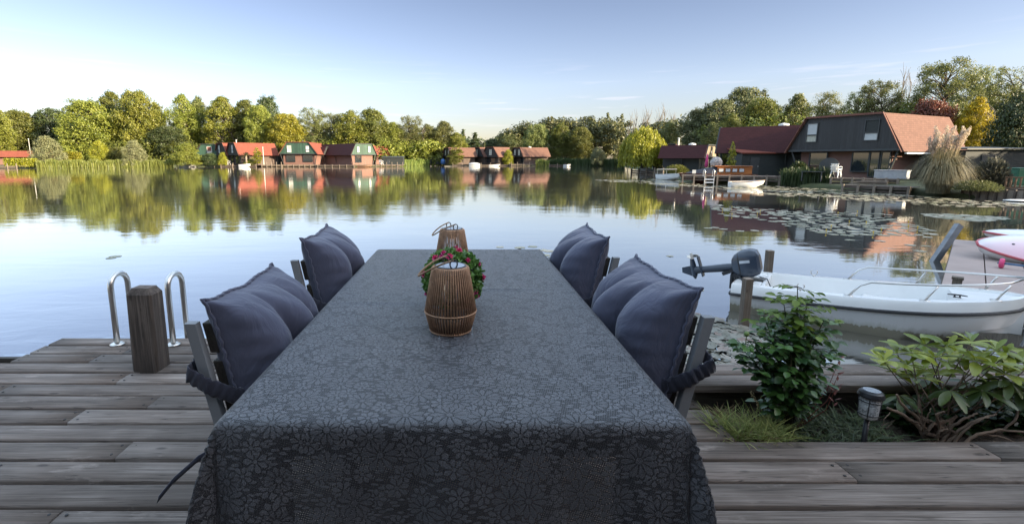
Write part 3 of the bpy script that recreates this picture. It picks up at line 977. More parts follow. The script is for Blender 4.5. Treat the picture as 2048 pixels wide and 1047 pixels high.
jetty('long sunlit jetty with white topped posts running to the reeds', 708, 806, 129.5, -0.3, 3, M_LITW, posts=10, rise=0.7)
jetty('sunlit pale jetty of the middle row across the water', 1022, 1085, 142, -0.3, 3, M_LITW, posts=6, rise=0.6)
jetty('dark jetty in front of the middle row of chalets', 905, 1020, 144, -0.5, 3, posts=7, rise=0.6)
jetty('brown jetty right of the middle row by the dark reeds', 1098, 1132, 143, -0.5, 3, posts=3, rise=0.5)
jetty('small sunlit jetty at the far left edge', -25, 32, 108, -0.35, 3, M_LITW, posts=4, rise=0.6)
jetty('dark jetty below the weeping willow', 1264, 1330, 74, -0.45, 2.5, Y1=66, posts=5, rise=0.5)
jetty('brown jetty with steel ladder below the cabin boat', 1366, 1566, 42.5, -0.15, 3.0, Y1=39.5, posts=9, rise=0.12)
jetty('low brown jetty in front of the large black boarded chalet', 1690, 1832, 32.5, -0.42, 1.6, Y1=29.5, posts=5, rise=0.05)
jetty('upper brown jetty against the large black boarded chalet', 1664, 1806, 36, -0.12, 2.4, Y1=33.5, posts=7, rise=0.1)
# timber quay wall at the right
a, b_ = G(1925, 393, WATER_Z), G(2090, 404, WATER_Z)
v = b_ - a
e = thing('quay_wall', 'grey board quay wall along the water right of the pampas grass', 'quay wall', (a.x, a.y, 0), math.atan2(v.y, v.x))
q = MB()
for i in range(9):
    q.box((i * v.length / 9 + v.length / 18, 0, -0.62), (v.length / 9 - 0.03, 0.06, 0.55))
q.build('boards', M_POSTW, e)
for i in range(10):
    MB().box((i * v.length / 9, -0.07, -0.62), (0.09, 0.09, 0.62)).build('post', M_OLDW, e)
# brown balustrade at the right edge
a, b_ = P(2018, HOR, 27.5), P(2110, HOR, 26)
v = b_ - a
e = thing('balustrade', 'brown wooden balustrade at the right edge above the quay', 'railing', (a.x, a.y, 0), math.atan2(v.y, v.x))
M_BROWN = simple('brown_paint_wood', (0.17, 0.095, 0.055), 0.6, var=0.2)
MB().box((v.length / 2, 0, 0.28), (v.length, 0.09, 0.06)).box((v.length / 2, 0, -0.30), (v.length, 0.09, 0.06)).build('rail', M_BROWN, e)
for i in range(9):
    MB().box((0.05 + i * v.length / 9, 0, -0.01), (0.07, 0.05, 0.52)).build('baluster', M_BROWN, e)
MB().box((v.length / 2, 1.2, -0.4), (v.length, 2.5, 0.08)).box((v.length / 2, 0.0, -0.62), (v.length, 0.1, 0.5)).build('platform', M_OLDW, e)

# ---------------------------------------------------------------- trees
T = plant
LB = 150
T('broad', -8, LB - 10, 203, 70, 'yellow-green tree cut off by the left edge', mat=L_BRIGHT)
T('broad', 48, LB, 217, 88, 'mid green rounded tree second from the left edge', mat=L_MID)
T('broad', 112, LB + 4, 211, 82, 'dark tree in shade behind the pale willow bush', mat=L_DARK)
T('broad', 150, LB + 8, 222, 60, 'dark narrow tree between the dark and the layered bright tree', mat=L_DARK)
T('broad', 186, LB - 10, 196, 112, 'broad bright tree with drooping layers left of the tallest pair', mat=L_BRIGHT)
T('tall', 236, LB + 2, 177, 76, 'tall green tree, left one of the tallest pair on the left bank', mat=L_MID)
T('broad', 286, LB - 6, 175, 92, 'tall bright rounded tree, right one of the tallest pair', mat=L_BRIGHT)
T('tall', 322, LB + 8, 203, 40, 'narrow dark tree right of the tallest pair', mat=L_DARK)
T('broad', 340, LB - 8, 248, 84, 'low dark spreading tree left of the first chalet', mat=L_DARK)
T('tall', 374, LB, 183, 66, 'tall open tree with bare trunks above the first chalet', mat=L_BRIGHT)
T('tall', 405, LB + 4, 188, 52, 'slender open tree right behind the first chalet', mat=L_OLIVE)
T('tall', 452, LB, 187, 82, 'tall rounded tree above the orange red roofs', mat=L_BRIGHT)
T('tall', 497, LB + 2, 193, 66, 'tall tree with dark trunks behind the wide orange roof', mat=L_MID)
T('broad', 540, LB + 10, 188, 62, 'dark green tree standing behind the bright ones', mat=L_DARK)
T('broad', 524, LB - 4, 204, 64, 'yellowish tree in front of the dark green one', mat=L_BRIGHT)
T('broad', 574, LB - 6, 222, 82, 'golden green tree above the green boarded chalet', mat=L_GOLD)
T('sparse', 628, LB, 211, 72, 'airy tree with sky showing through right of the golden one', mat=L_OLIVE)
T('sparse', 668, LB + 2, 222, 56, 'airy leaning tree behind the long dark red roof', mat=L_OLIVE)
T('tall', 703, LB, 217, 72, 'olive green tree right behind the green gable', mat=L_BRIGHT)
T('broad', 745, LB + 3, 214, 82, 'dense darker tree right of the olive green one', mat=L_MID)
T('tall', 786, LB + 5, 240, 52, 'lower dense tree above the far jetty end', mat=L_BRIGHT)
T('sparse', 822, LB + 6, 227, 66, 'airy tree behind the far reeds', mat=L_OLIVE)
T('tall', 856, LB + 8, 245, 52, 'olive tree left of the middle row of chalets', mat=L_OLIVE)
T('tall', 888, LB + 8, 238, 58, 'tall olive tree above the leftmost middle chalet', mat=L_OLIVE)
T('tall', 914, LB + 6, 262, 42, 'lower yellow-green tree beside the conifers', mat=L_BRIGHT)
T('conifer', 926, LB + 14, 254, 30, 'narrow dark conifer left of the pointed conifer', mat=L_DARK)
T('conifer', 950, LB + 10, 261, 46, 'pointed dark conifer above the middle chalets', mat=L_DARK)
T('conifer', 968, LB + 14, 282, 26, 'small dark conifer in the gap of the tree line', mat=L_DARK)
T('broad', 985, LB + 20, 276, 52, 'dark round tree right of the gap in the tree line', mat=L_DARK)
T('broad', 1014, LB + 24, 262, 66, 'dark green tree above the narrow red roof', mat=L_WOOD)
T('slim', 911, 146, 288, 34, 'yellow-green small tree in front of the red roof of the middle row', mat=L_BRIGHT)
T('bush', 908, 145, 306, 22, 'dark shrub on the bank before the middle row', name='shrub', cat='shrub', mat=L_MID)
T('bush', 1016, 146, 299, 24, 'yellow-green shrub between the middle chalets', name='shrub', cat='shrub', mat=L_GOLD)
T('broad', 1072, 160, 244, 62, 'olive tree rising out of the dark wood above the rightmost middle chalet', mat=L_OLIVE)
T('tall', 1120, 158, 242, 46, 'narrow olive tree in the dark wood right of the middle row', mat=L_MID)
T('broad', 1160, 154, 250, 54, 'green rounded tree in the middle of the dark wood', mat=L_MID)
T('tall', 1335, 108, 240, 44, 'olive tree between the weeping willow and the big clump', mat=L_OLIVE)
# right wood
T('broad', 1390, 96, 214, 74, 'dark tree right of the bare trunks', mat=L_WOOD)
T('broad', 1432, 92, 192, 92, 'dark rising tree on the left flank of the big clump', mat=L_WOOD)
T('broad', 1482, 98, 167, 104, 'highest rounded tree of the big clump', mat=L_WOOD)
T('tall', 1455, 86, 222, 58, 'lighter green tree at the foot of the big clump', mat=L_MID)
T('broad', 1512, 90, 188, 84, 'olive tree right of the highest one', mat=L_MID)
T('tall', 1532, 92, 196, 66, 'mid green tree in the right flank of the big clump', mat=L_MID)
T('tall', 1583, 88, 180, 62, 'open olive tree above the dark red roof', mat=L_OLIVE)
T('tall', 1420, 80, 240, 44, 'pale stemmed tree above the tan gable', mat=L_OLIVE)
T('sparse', 1640, 78, 177, 74, 'airy round tree above the left gable corner', mat=L_OLIVE)
T('sparse', 1702, 74, 175, 66, 'airy tree behind the left half of the large black chalet', mat=L_OLIVE)
T('sparse', 1745, 72, 154, 96, 'wide airy tree above the middle of the large black chalet', mat=L_OLIVE)
T('bare', 1795, 76, 148, 34, 'bare twiggy tree behind the airy trees')
T('sparse', 1800, 70, 192, 74, 'lower airy tree left of the red leaved tree', mat=L_OLIVE)
T('sparse', 1868, 66, 112, 128, 'tallest airy tree on the right with branches showing', mat=L_OLIVE)
T('sparse', 1926, 68, 122, 84, 'tall leaning airy tree beside the tallest one', mat=L_OLIVE)
T('sparse', 1992, 64, 124, 92, 'airy tree with a straight trunk near the right edge', mat=L_OLIVE)
T('bush', 1848, 55, 197, 120, 'red leaved tree behind the orange brown roof', mat=L_RED)
T('tall', 1938, 52, 190, 66, 'bright yellow tree beside the orange brown roof', mat=L_YELLOW)
T('bush', 2028, 46, 182, 110, 'dense dark tree at the right edge above the long shed', mat=L_DARK)
T('slim', 1463, 46, 279, 17, 'slim yellow-green young tree before the dark red roof', mat=L_GOLD)
T('willow', 1285, 72, 248, 90, 'yellow-green weeping willow hanging over the water', mat=L_GOLD)
T('bush', 1195, 140, 294, 30, 'pale round shrub at the edge of the dark wood', name='shrub', cat='shrub', mat=L_PALE)
for px, top, wd, lb in ((1212, 220, 20, 'thin crowned tall tree, left one above the dark wood'), (1240, 222, 22, 'thin crowned tall tree, right one above the dark wood')):
    T('slim', px, 168, top, wd, lb, mat=L_WOOD)
for px, top, wd, lb in ((1262, 230, 24, 'bare trunks left above the weeping willow'), (1288, 224, 30, 'bare trunks straight above the weeping willow'), (1312, 220, 30, 'bare trunks right above the weeping willow'), (1345, 232, 30, 'bare trunks left of the big clump')):
    T('bare', px, 130, top, wd, lb)
# shrubs on the left bank
T('bush', 97, 118, 272, 62, 'pale silvery willow bush behind the reeds', name='shrub', cat='shrub', mat=L_PALE)
T('bush', 268, 122, 279, 44, 'pale feathery shrub left of the dark spreading tree', name='shrub', cat='shrub', mat=L_PALE)
T('bush', 200, 126, 282, 40, 'yellow-green shrub under the layered bright tree', name='shrub', cat='shrub', mat=L_GOLD)
T('bush', 372, 124, 286, 56, 'bright shrub left of the first chalet', name='shrub', cat='shrub', mat=L_BRIGHT)
T('bush', 235, 128, 292, 50, 'green shrub under the tallest pair', name='shrub', cat='shrub', mat=L_MID)
T('bush', 420, 127, 306, 40, 'dark shrub below the leftmost chalet', name='shrub', cat='shrub', mat=L_DARK)
T('bush', 445, 127, 304, 20, 'yellow shrub on the jetty below the black gable', name='shrub', cat='shrub', mat=L_GOLD)
T('slim', 514, 126.5, 293, 20, 'yellow-green young tree right of the small palm', name='tree', mat=L_GOLD)
T('bush', 500, 127.5, 318, 26, 'low bright shrub beside the small palm', name='shrub', cat='shrub', mat=L_BRIGHT)
T('bush', 548, 140, 286, 40, 'pale green shrub between the orange roof and the green gable', name='shrub', cat='shrub', mat=L_PALE)
for px, wd, top, Y_, lb in ((40, 60, 317, 112, 'clipped yellow-green hedge at the far left jetty'), (143, 34, 304, 122, 'clipped yellow-green hedge behind the reeds')):
    a, b_ = P(px - wd / 2, HOR, Y_), P(px + wd / 2, HOR, Y_)
    rng = np.random.default_rng(px)
    zt_ = P(px, top, Y_).z
    n_ = 5000
    Cc = np.stack([rng.uniform(a.x, b_.x, n_), Y_ + rng.uniform(-0.7, 0.7, n_), rng.uniform(WATER_Z + 0.3, zt_, n_)], axis=1)
    V, F = leaf_quads(Cc, unit(rng.normal(size=(n_, 3)) + np.array([0, -0.5, 0.5])), 0.10 + 0.1 * rng.random(n_), 0.7, rng)
    tag(np_mesh('hedge', V, F, L_GOLD, rnd=rng.random(n_)), lb, 'hedge')

# far-off woods that read as one mass
def mass(name, spec, dens, lsize, mat, seed, zdown=0.3, dep=14):
    """crown clumps filling the band below a skyline given as (px, top row, Y)"""
    rng = np.random.default_rng(seed)
    Cs, Ns, Rn = [], [], []
    for i in range(len(spec) - 1):
        (p0, t0, y0), (p1, t1, y1) = spec[i], spec[i + 1]
        width = abs(P(p1, HOR, y1).x - P(p0, HOR, y0).x) + 1
        n = int(width * dens)
        for k in range(n):
            s = rng.random()
            Yd = y0 + (y1 - y0) * s + rng.random() * dep
            px = p0 + (p1 - p0) * s
            tp = P(px, t0 + (t1 - t0) * s - 6 + 13 * noise.noise(Vector((px * 0.055, seed, 0))) + 8 * noise.noise(Vector((px * 0.17, seed, 5))), Yd).z
            zz = WATER_Z + 0.4 + (tp - WATER_Z - 0.4) * (rng.random() ** 0.7) * (0.84 + 0.16 * rng.random())
            X = P(px, HOR, Yd).x
            cr_ = 1.3 + rng.random() * 1.5
            m_ = 90
            d = unit(rng.normal(size=(m_, 3)))
            pos = d * (rng.random((m_, 1)) ** 0.35) * cr_
            pos[:, 2] *= 0.8
            pos += np.array([X, Yd, min(zz, tp - 0.6)])
            Cs.append(pos); Ns.append(unit(d + rng.normal(size=(m_, 3)) * 0.5 + np.array([0, 0, 0.3])))
            Rn.append(np.full(m_, rng.random() * 0.5) + rng.random(m_) * 0.5)
    C, N, rn = np.concatenate(Cs), np.concatenate(Ns), np.concatenate(Rn)
    V, F = leaf_quads(C, N, lsize * (0.6 + 0.8 * rng.random(len(C))), 0.65, rng)
    o = np_mesh(name, V, F, mat, rnd=rn)
    return tag(o, kind='stuff')
o = mass('far_wood', [(985, 288, 172), (1010, 270, 172), (1040, 257, 172), (1075, 247, 170), (1110, 246, 168), (1150, 243, 165), (1190, 240, 160), (1240, 238, 150), (1290, 250, 130), (1330, 246, 112), (1385, 236, 100)], 13, 0.36, L_WOOD, 5)
tag(o, 'dark wood behind the middle row of chalets and the willow', 'wood')
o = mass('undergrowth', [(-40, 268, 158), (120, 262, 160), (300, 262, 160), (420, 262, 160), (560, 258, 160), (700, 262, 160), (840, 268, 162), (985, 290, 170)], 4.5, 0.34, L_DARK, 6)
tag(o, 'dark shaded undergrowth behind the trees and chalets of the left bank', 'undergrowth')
o = mass('undergrowth', [(640, 290, 146), (760, 288, 146), (860, 290, 150), (940, 300, 158)], 3.5, 0.3, L_BRIGHT, 16, dep=6)
tag(o, 'sunlit bushes along the foot of the trees behind the far jetty', 'undergrowth')
o = mass('undergrowth', [(150, 296, 136), (250, 292, 136), (400, 296, 140)], 4, 0.28, L_MID, 17, dep=6)
tag(o, 'green bushes behind the reeds left of the chalets', 'undergrowth')
o = mass('undergrowth', [(1400, 262, 90), (1520, 236, 84), (1640, 228, 76), (1760, 216, 70), (1900, 216, 66), (2080, 210, 60)], 6, 0.24, L_MID, 7, dep=8)
tag(o, 'green bushes behind the chalets of the right bank', 'undergrowth')

# reeds
def reeds(name, label, spec, n, hgt, mat, seed, wdt=0.03, dep=3.0, tip=0.5):
    rng = np.random.default_rng(seed)
    Vs = []
    seg = len(spec) - 1
    for i in range(n):
        k = rng.integers(seg)
        (p0, y0), (p1, y1) = spec[k], spec[k + 1]
        s = rng.random()
        Y_ = y0 + (y1 - y0) * s + rng.random() * dep
        X = P(p0 + (p1 - p0) * s, HOR, Y_).x
        h_ = hgt * (0.45 + 0.65 * rng.random()) * (0.88 + 0.18 * math.sin(X * 1.7 + Y_) * math.sin(X * 0.45 + 1))
        a = rng.random() * pi
        w_ = np.array([math.cos(a), math.sin(a), 0]) * wdt
        ln = np.array([rng.normal(), rng.normal(), 0]) * 0.10 * h_
        b0 = np.array([X, Y_, WATER_Z + 0.02])
        md = b0 + np.array([0, 0, h_ * 0.6]) + ln * 0.4
        tpv = b0 + np.array([0, 0, h_]) + ln * 1.3
        Vs += [b0 - w_, b0 + w_, md + w_ * 1.2, md - w_ * 1.2, md - w_ * 1.2, md + w_ * 1.2, tpv + w_ * 0.3, tpv - w_ * 0.3]
    nq = n * 2
    o = np_mesh(name, np.array(Vs), np.arange(nq * 4).reshape(nq, 4), mat, rnd=np.repeat(rng.random(n), 2))
    return tag(o, label, 'reeds', kind='stuff')
M_REED = leaf_mat('reed_leaves', (0.105, 0.155, 0.028), (0.25, 0.285, 0.070), 0.35, scale=0.4)
M_REEDD = leaf_mat('reed_leaves_dark', (0.020, 0.040, 0.012), (0.050, 0.075, 0.022), 0.25, scale=0.4)
reeds('reeds', 'sunlit reed bed along the left bank', [(70, 111), (180, 117), (345, 124)], 15000, 1.9, M_REED, 1, 0.05)
reeds('reeds', 'sunlit reeds between the far jetty and the middle row', [(800, 142), (858, 150)], 3500, 2.0, M_REED, 2, 0.05)
reeds('reeds', 'dark reed bed in front of the far wood', [(1100, 146), (1250, 136)], 8000, 2.3, M_REEDD, 3, 0.05)
reeds('reeds', 'tall green reeds in front of the large black boarded chalet', [(1568, 39.0), (1664, 36.5)], 2600, 1.5, M_REEDD, 4, 0.018, 1.6)
reeds('reeds', 'low green reeds before the rightmost middle chalet', [(1072, 141), (1098, 141)], 900, 2.0, M_REED, 5, 0.05, 2)
# ---------------------------------------------------------------- things along the far banks
M_WHITE = simple('white_gelcoat', (0.72, 0.72, 0.70), 0.25, var=0.05, scale=3, coat=0.3)
M_VARN = simple('varnished_wood', (0.34, 0.12, 0.035), 0.3, var=0.35, scale=2, stretch=(1, 1, 10), coat=0.4)
M_VARND = simple('dark_varnish', (0.11, 0.035, 0.015), 0.35, var=0.3, scale=2, stretch=(1, 9, 9))
M_NAVY = simple('navy_canvas', (0.016, 0.017, 0.028), 0.7, var=0.3)
M_CANVAS = simple('grey_tarpaulin', (0.34, 0.35, 0.36), 0.6, var=0.12)
M_PLAST = simple('white_plastic', (0.75, 0.75, 0.73), 0.35, var=0.04)
M_STEEL = simple('brushed_steel', (0.62, 0.60, 0.57), 0.28, metal=1.0, var=0.06)
M_BLACKP = simple('black_plastic', (0.022, 0.022, 0.024), 0.45, var=0.2)

def hull_rows(L, B, H, draft=0.15, full=0.5, sheer=0.15, transom=0.8, n=18, pw=2.2, ins=0.05, floor=0.12):
    """stations of an open boat: outside up from the keel, over the gunwale and down inside; x forward, z = 0 waterline"""
    out_rows = []
    for i in range(n):
        t = i / (n - 1)
        x = t * L
        if t < full: k = transom + (1 - transom) * math.sin(t / full * pi / 2)
        else: k = max(0.02, (1 - ((t - full) / (1 - full)) ** pw)) ** 0.75
        b = B / 2 * k
        h = H + sheer * t ** 2
        rise = draft * max(0, (t - 0.55) / 0.45) ** 2 * 2.0
        kz = -draft + rise * 1.4
        xo = lambda z: x + (0.18 * L * max(0, (t - 0.8) / 0.2) ** 1.5 * (z / h) * 0.5 if t > 0.8 else 0)
        half = [(0.0, kz), (b * 0.62, kz + 0.04), (b * 0.86, kz + 0.15 * (1 - rise)), (b * 0.95, h * 0.45), (b, h * 0.62), (b * 1.0, h), (max(0.0, b - ins), h + 0.005), (max(0.0, b - ins * 1.3), h * 0.5), (max(0, b * 0.72 - ins), floor - draft * 0.3 + rise * 0.6), (0, floor - draft * 0.35 + rise * 0.6)]
        out_rows.append([Vector((xo(z), y, z)) for y, z in half])
    return out_rows
def open_hull(name, rows, mat, parent):
    m = MB()
    L_ = [[Vector((p.x, p.y, p.z)) for p in r_] for r_ in rows]
    Rr = [[Vector((p.x, -p.y, p.z)) for p in r_] for r_ in rows]
    m.grid([r_[::-1] for r_ in L_])
    m.grid(Rr)
    a, b_ = L_[0], Rr[0]
    for i in range(0, 5):
        m.add([a[i], a[i + 1], b_[i + 1], b_[i]], [(0, 1, 2, 3)])
    for i in range(5, 9):
        m.add([a[i] + Vector((0.04, 0, 0)), a[i + 1] + Vector((0.04, 0, 0)), b_[i + 1] + Vector((0.04, 0, 0)), b_[i] + Vector((0.04, 0, 0))], [(0, 1, 2, 3)])
    m.add([a[5], a[5] + Vector((0.04, 0, 0)), b_[5] + Vector((0.04, 0, 0)), b_[5]], [(0, 1, 2, 3)])
    return m.build(name, mat, parent, smooth=True)
def smooth_sharp(o, ang=35):
    me = o.data
    me.polygons.foreach_set('use_smooth', [True] * len(me.polygons))
    try:
        me.set_sharp_from_angle(angle=R(ang))
    except Exception:
        pass

def dinghy(label, px0, px1, Y0, Y1, B=1.15, H=0.42, mat=None, rim=None, name='rowing_boat', flip=False):
    a, b_ = P(px0, HOR, Y0), P(px1, HOR, Y1)
    if flip: a, b_ = b_, a
    v = b_ - a
    e = thing(name, label, 'boat', (a.x, a.y, WATER_Z), math.atan2(v.y, v.x))
    L = math.hypot(v.x, v.y) * 0.92
    rows_ = hull_rows(L, B, H, 0.12, 0.5, 0.14, 0.72)
    smooth_sharp(open_hull('hull', rows_, mat or M_WHITE, e))
    for s in (1, -1):
        MB().tube([Vector((r_[5].x, s * r_[5].y, r_[5].z)) for r_ in rows_], 0.03, 6).build('gunwale', rim or M_BROWN, e)
    for t in (0.3, 0.62):
        r_ = rows_[int(t * 17)]
        MB().box((r_[0].x, 0, H * 0.6), (0.24, r_[5].y * 1.8, 0.035)).build('thwart', rim or M_BROWN, e)
    return e
dinghy('white rowing boat with brown gunwale moored at the brown jetty', 1464, 1534, 37.5, 37.0, 1.2, 0.40)
mb_ = dinghy('small white motor boat with pale canopy left of the cabin boat', 1322, 1362, 52, 49, 1.5, 0.5, rim=M_WHITE, name='motor_boat')
cv = MB()
cv.add([(0.2, -0.6, 1.1), (1.9, -0.6, 1.15), (1.9, 0.6, 1.15), (0.2, 0.6, 1.1), (0.2, -0.6, 0.95), (1.9, -0.6, 1.0), (1.9, 0.6, 1.0), (0.2, 0.6, 0.95)], [(0, 1, 2, 3), (7, 6, 5, 4), (0, 4, 5, 1), (1, 5, 6, 2), (2, 6, 7, 3), (3, 7, 4, 0)])
cv.build('canopy', simple('beige_canvas', (0.46, 0.38, 0.28), 0.8), mb_, bevel=0.04)
for x in (0.3, 1.8):
    for y in (-0.55, 0.55):
        MB().cyl((x, y, 0.4), (x, y, 1.0), 0.02, n=6).build('canopy_post', M_STEEL, mb_)
dinghy('pale skiff at the far middle jetty', 978, 1000, 139, 139, 1.5, 0.45, name='rowing_boat')
dinghy('small white boat at the end of the brown far jetty', 1128, 1142, 139, 138, 1.4, 0.5, name='rowing_boat')
dinghy('brown rowing boat under the green gabled chalet', 715, 745, 125.5, 125.5, 1.6, 0.45, M_BROWN, M_LITW)
dinghy('white sloping boat on the bank by the small palm', 478, 500, 126, 126, 1.6, 0.7)
def covered_boat(label, px0, px1, Y, zt_, mat, z0=-0.35):
    a, b_ = P(px0, HOR, Y), P(px1, HOR, Y)
    L = b_.x - a.x
    e = thing('covered_boat', label, 'boat', (a.x, Y, z0))
    rws = []
    for i in range(9):
        t = i / 8
        k = math.sin(pi * (0.12 + 0.82 * t)) ** 0.6
        rws.append([Vector((t * L, math.cos(u) * 0.9 * k, max(0, math.sin(u)) * (zt_ - z0) * k)) for u in [pi * j / 8 for j in range(9)]])
    MB().grid(rws).build('cover', mat, e, smooth=True)
    m = MB()
    m.grid([[Vector((q[0].x, 0.92 * q[0].y, 0.02)), Vector((q[0].x, 0.6 * q[0].y, -0.5))] for q in rws]).grid([[Vector((q[0].x, -0.92 * q[0].y, 0.02)), Vector((q[0].x, -0.6 * q[0].y, -0.5))] for q in rws])
    m.build('hull', M_WHITE, e, smooth=True)
    return e
covered_boat('boat under a white cover on the leftmost jetty', 358, 392, 127, 0.25, M_CANVAS)
covered_boat('dark boat under a pale cover by the weeping willow', 1280, 1306, 72, 0.0, M_CANVAS)
covered_boat('boat under a grey cover at the middle row of chalets', 938, 960, 143, 0.2, M_CANVAS)

# the varnished cabin boat
a, b_ = P(1364, HOR, 45.5), P(1512, HOR, 44)
v = b_ - a
e = thing('cabin_boat', 'long varnished wooden cabin boat with dark foredeck cover behind the brown jetty', 'boat', (a.x, a.y, WATER_Z), math.atan2(v.y, v.x))
L = math.hypot(v.x, v.y)
rows_ = hull_rows(L * 0.95, 2.2, 0.75, 0.2, 0.5, 0.1, 0.85)
rows_ = [[Vector((L - p.x, p.y, p.z)) for p in r_] for r_ in rows_]     # bow to the left
smooth_sharp(open_hull('hull', rows_, M_VARND, e))
MB().box((L * 0.70, 0, 1.08), (L * 0.46, 1.5, 0.72)).build('cabin', M_VARN, e, bevel=0.03)
MB().box((L * 0.68, 0, 1.48), (L * 0.50, 1.7, 0.07)).build('cabin_roof', M_VARN, e, bevel=0.02)
for i in range(4):
    f = MB().box((L * (0.52 + 0.09 * i), -0.77, 1.12), (L * 0.072, 0.04, 0.36)).build('window', M_VARND, e)
    MB().box((L * (0.52 + 0.09 * i), -0.80, 1.12), (L * 0.058, 0.02, 0.26)).build('pane', M_BLIND, f)
cvr = []
for i in range(8):
    t = i / 7
    z = 0.82 + 0.62 * t ** 0.8
    wd = 0.45 + 0.5 * min(1, t * 1.8)
    cvr.append([Vector((L * (0.05 + 0.42 * t), y * wd, 0.72 if abs(y) == 1 else z - 0.25 * y * y)) for y in (-1, -0.7, -0.3, 0, 0.3, 0.7, 1)])
MB().grid(cvr).build('canvas_cover', M_NAVY, e, smooth=True)
MB().box((L * 0.155, -0.86, 0.98), (0.3, 0.03, 0.32)).build('cover_window', M_BLIND, e)

# steel swim ladder on that jetty
def hoop_ladder(name, label, base, rz, w_, out, top, down, r, rungs):
    e = thing(name, label, 'ladder', base, rz)
    for s in (0, 1):
        x = s * w_
        pts_ = [(x, 0, 0), (x, 0, top - out / 2)]
        for k in range(1, 8):
            t = pi * k / 8
            pts_.append((x, out / 2 - math.cos(t) * out / 2, top - out / 2 + math.sin(t) * out / 2))
        pts_ += [(x, out, top - out / 2), (x, out, -down)]
        h_ = MB().tube(pts_, r, 12).build('handrail', M_STEEL, e, smooth=True)
        MB().lathe([(r * 2.4, 0.0), (r * 2.5, 0.006), (r * 1.9, 0.012), (r * 1.05, 0.02)], 20, (x, 0, 0)).build('flange', M_STEEL, h_, smooth=True)
    for i in range(rungs):
        MB().cyl((0, out, -0.25 - 0.25 * i), (w_, out, -0.25 - 0.25 * i), r * 1.1, n=8).build('rung', M_STEEL, e)
    return e
bp = P(1409, HOR, 40.8)
hoop_ladder('boarding_ladder', 'steel ladder hanging over the far brown jetty beside the cabin boat', (bp.x, bp.y, -0.15), R(176), -0.75, 0.35, 0.55, 0.9, 0.03, 3)

# white plastic garden chairs, stacked, by the big chalet
M_WP = M_PLAST
def plastic_chair(loc, rz, label, group=None):
    e = thing('garden_chair', label, 'chair', loc, rz, group)
    MB().box((0, 0, 0.42), (0.46, 0.44, 0.035)).build('seat', M_WP, e, bevel=0.012)
    b = MB()
    for k in range(5):
        x = -0.18 + 0.09 * k
        b.bar((x, 0.21, 0.42), (x * 1.1, 0.33, 0.84), 0.055, 0.02, (0, 1, 0))
    b.bar((-0.25, 0.335, 0.86), (0.25, 0.335, 0.86), 0.06, 0.04)
    b.build('backrest', M_WP, e)
    for sx in (-1, 1):
        for sy in (-1, 1):
            MB().bar((sx * 0.20, sy * 0.18, 0.42), (sx * 0.27, sy * 0.26, 0.0), 0.05, 0.04).build('leg', M_WP, e)
        MB().tube([(sx * 0.25, -0.22, 0.42), (sx * 0.27, -0.22, 0.64), (sx * 0.27, 0.0, 0.66), (sx * 0.26, 0.30, 0.62)], 0.022, 6).build('armrest', M_WP, e)
    return e
c = P(1675, HOR, 36.5)
plastic_chair((c.x, c.y, -0.1), R(120), 'white plastic garden chair at the bottom of the stack by the black chalet')
plastic_chair((c.x + 0.03, c.y + 0.02, 0.06), R(122), 'white plastic garden chair on top of the stack by the black chalet')
c = P(443, HOR, 128)
for px, Y_, lb in ((455, 128, 'white garden chair under the black gable across the water'), (762, 130, 'pale garden chair on the long sunlit jetty')):
    c = P(px, HOR, Y_)
    plastic_chair((c.x, c.y, -0.3), R(160), lb).scale = (1.6, 1.6, 1.5)
# white storage chest against the big chalet
c = P(1788, HOR, 35.2)
e = thing('storage_chest', 'pale grey storage chest against the brick wall under the window', 'chest', (c.x, c.y, -0.12), R(-62))
MB().box((0, 0, 0.28), (1.9, 0.55, 0.56)).build('body', M_CANVAS, e, bevel=0.02)
MB().box((0, 0, 0.59), (1.98, 0.62, 0.06)).build('lid', M_CANVAS, e, bevel=0.02)
# boards lying on the upper jetty
c = P(1742, HOR, 32.4)
e = thing('plank_pile', 'pile of pale planks lying on the low jetty of the black chalet', 'planks', (c.x, c.y, -0.40), R(-55))
for i in range(4):
    MB().box((0.1 * i, 0.15 * (i % 2), 0.04 + 0.07 * i), (2.0 - 0.2 * i, 0.22, 0.05)).build('plank', M_POSTW, e)
# garden furniture on the terrace left of it
c = P(1632, HOR, 37.5)
e = thing('garden_table', 'dark garden table on the terrace behind the tall reeds', 'table', (c.x, c.y, -0.4), R(-60))
MB().box((0, 0, 0.72), (1.5, 0.85, 0.05)).build('tabletop', M_DFRAME, e, bevel=0.01)
for sx in (-1, 1):
    for sy in (-1, 1):
        MB().box((sx * 0.66, sy * 0.36, 0.35), (0.07, 0.07, 0.70)).build('leg', M_DFRAME, e)
c = P(1660, HOR, 37.2)
e = thing('log_pile', 'round dark cable drum leaning at the chalet wall by the white chairs', 'drum', (c.x, c.y, -0.1), R(-40))
e.name = 'cable_drum'
MB().cyl((0, -0.25, 0.85), (0, -0.18, 0.85), 0.62, n=28).cyl((0, 0.18, 0.85), (0, 0.25, 0.85), 0.62, n=28).build('flange', M_DFRAME, e)
MB().cyl((0, -0.18, 0.85), (0, 0.18, 0.85), 0.3, n=20).build('core', M_BROWN, e)
MB().box((0, 0, 0.12), (0.8, 0.5, 0.24)).build('stand', M_DFRAME, e)
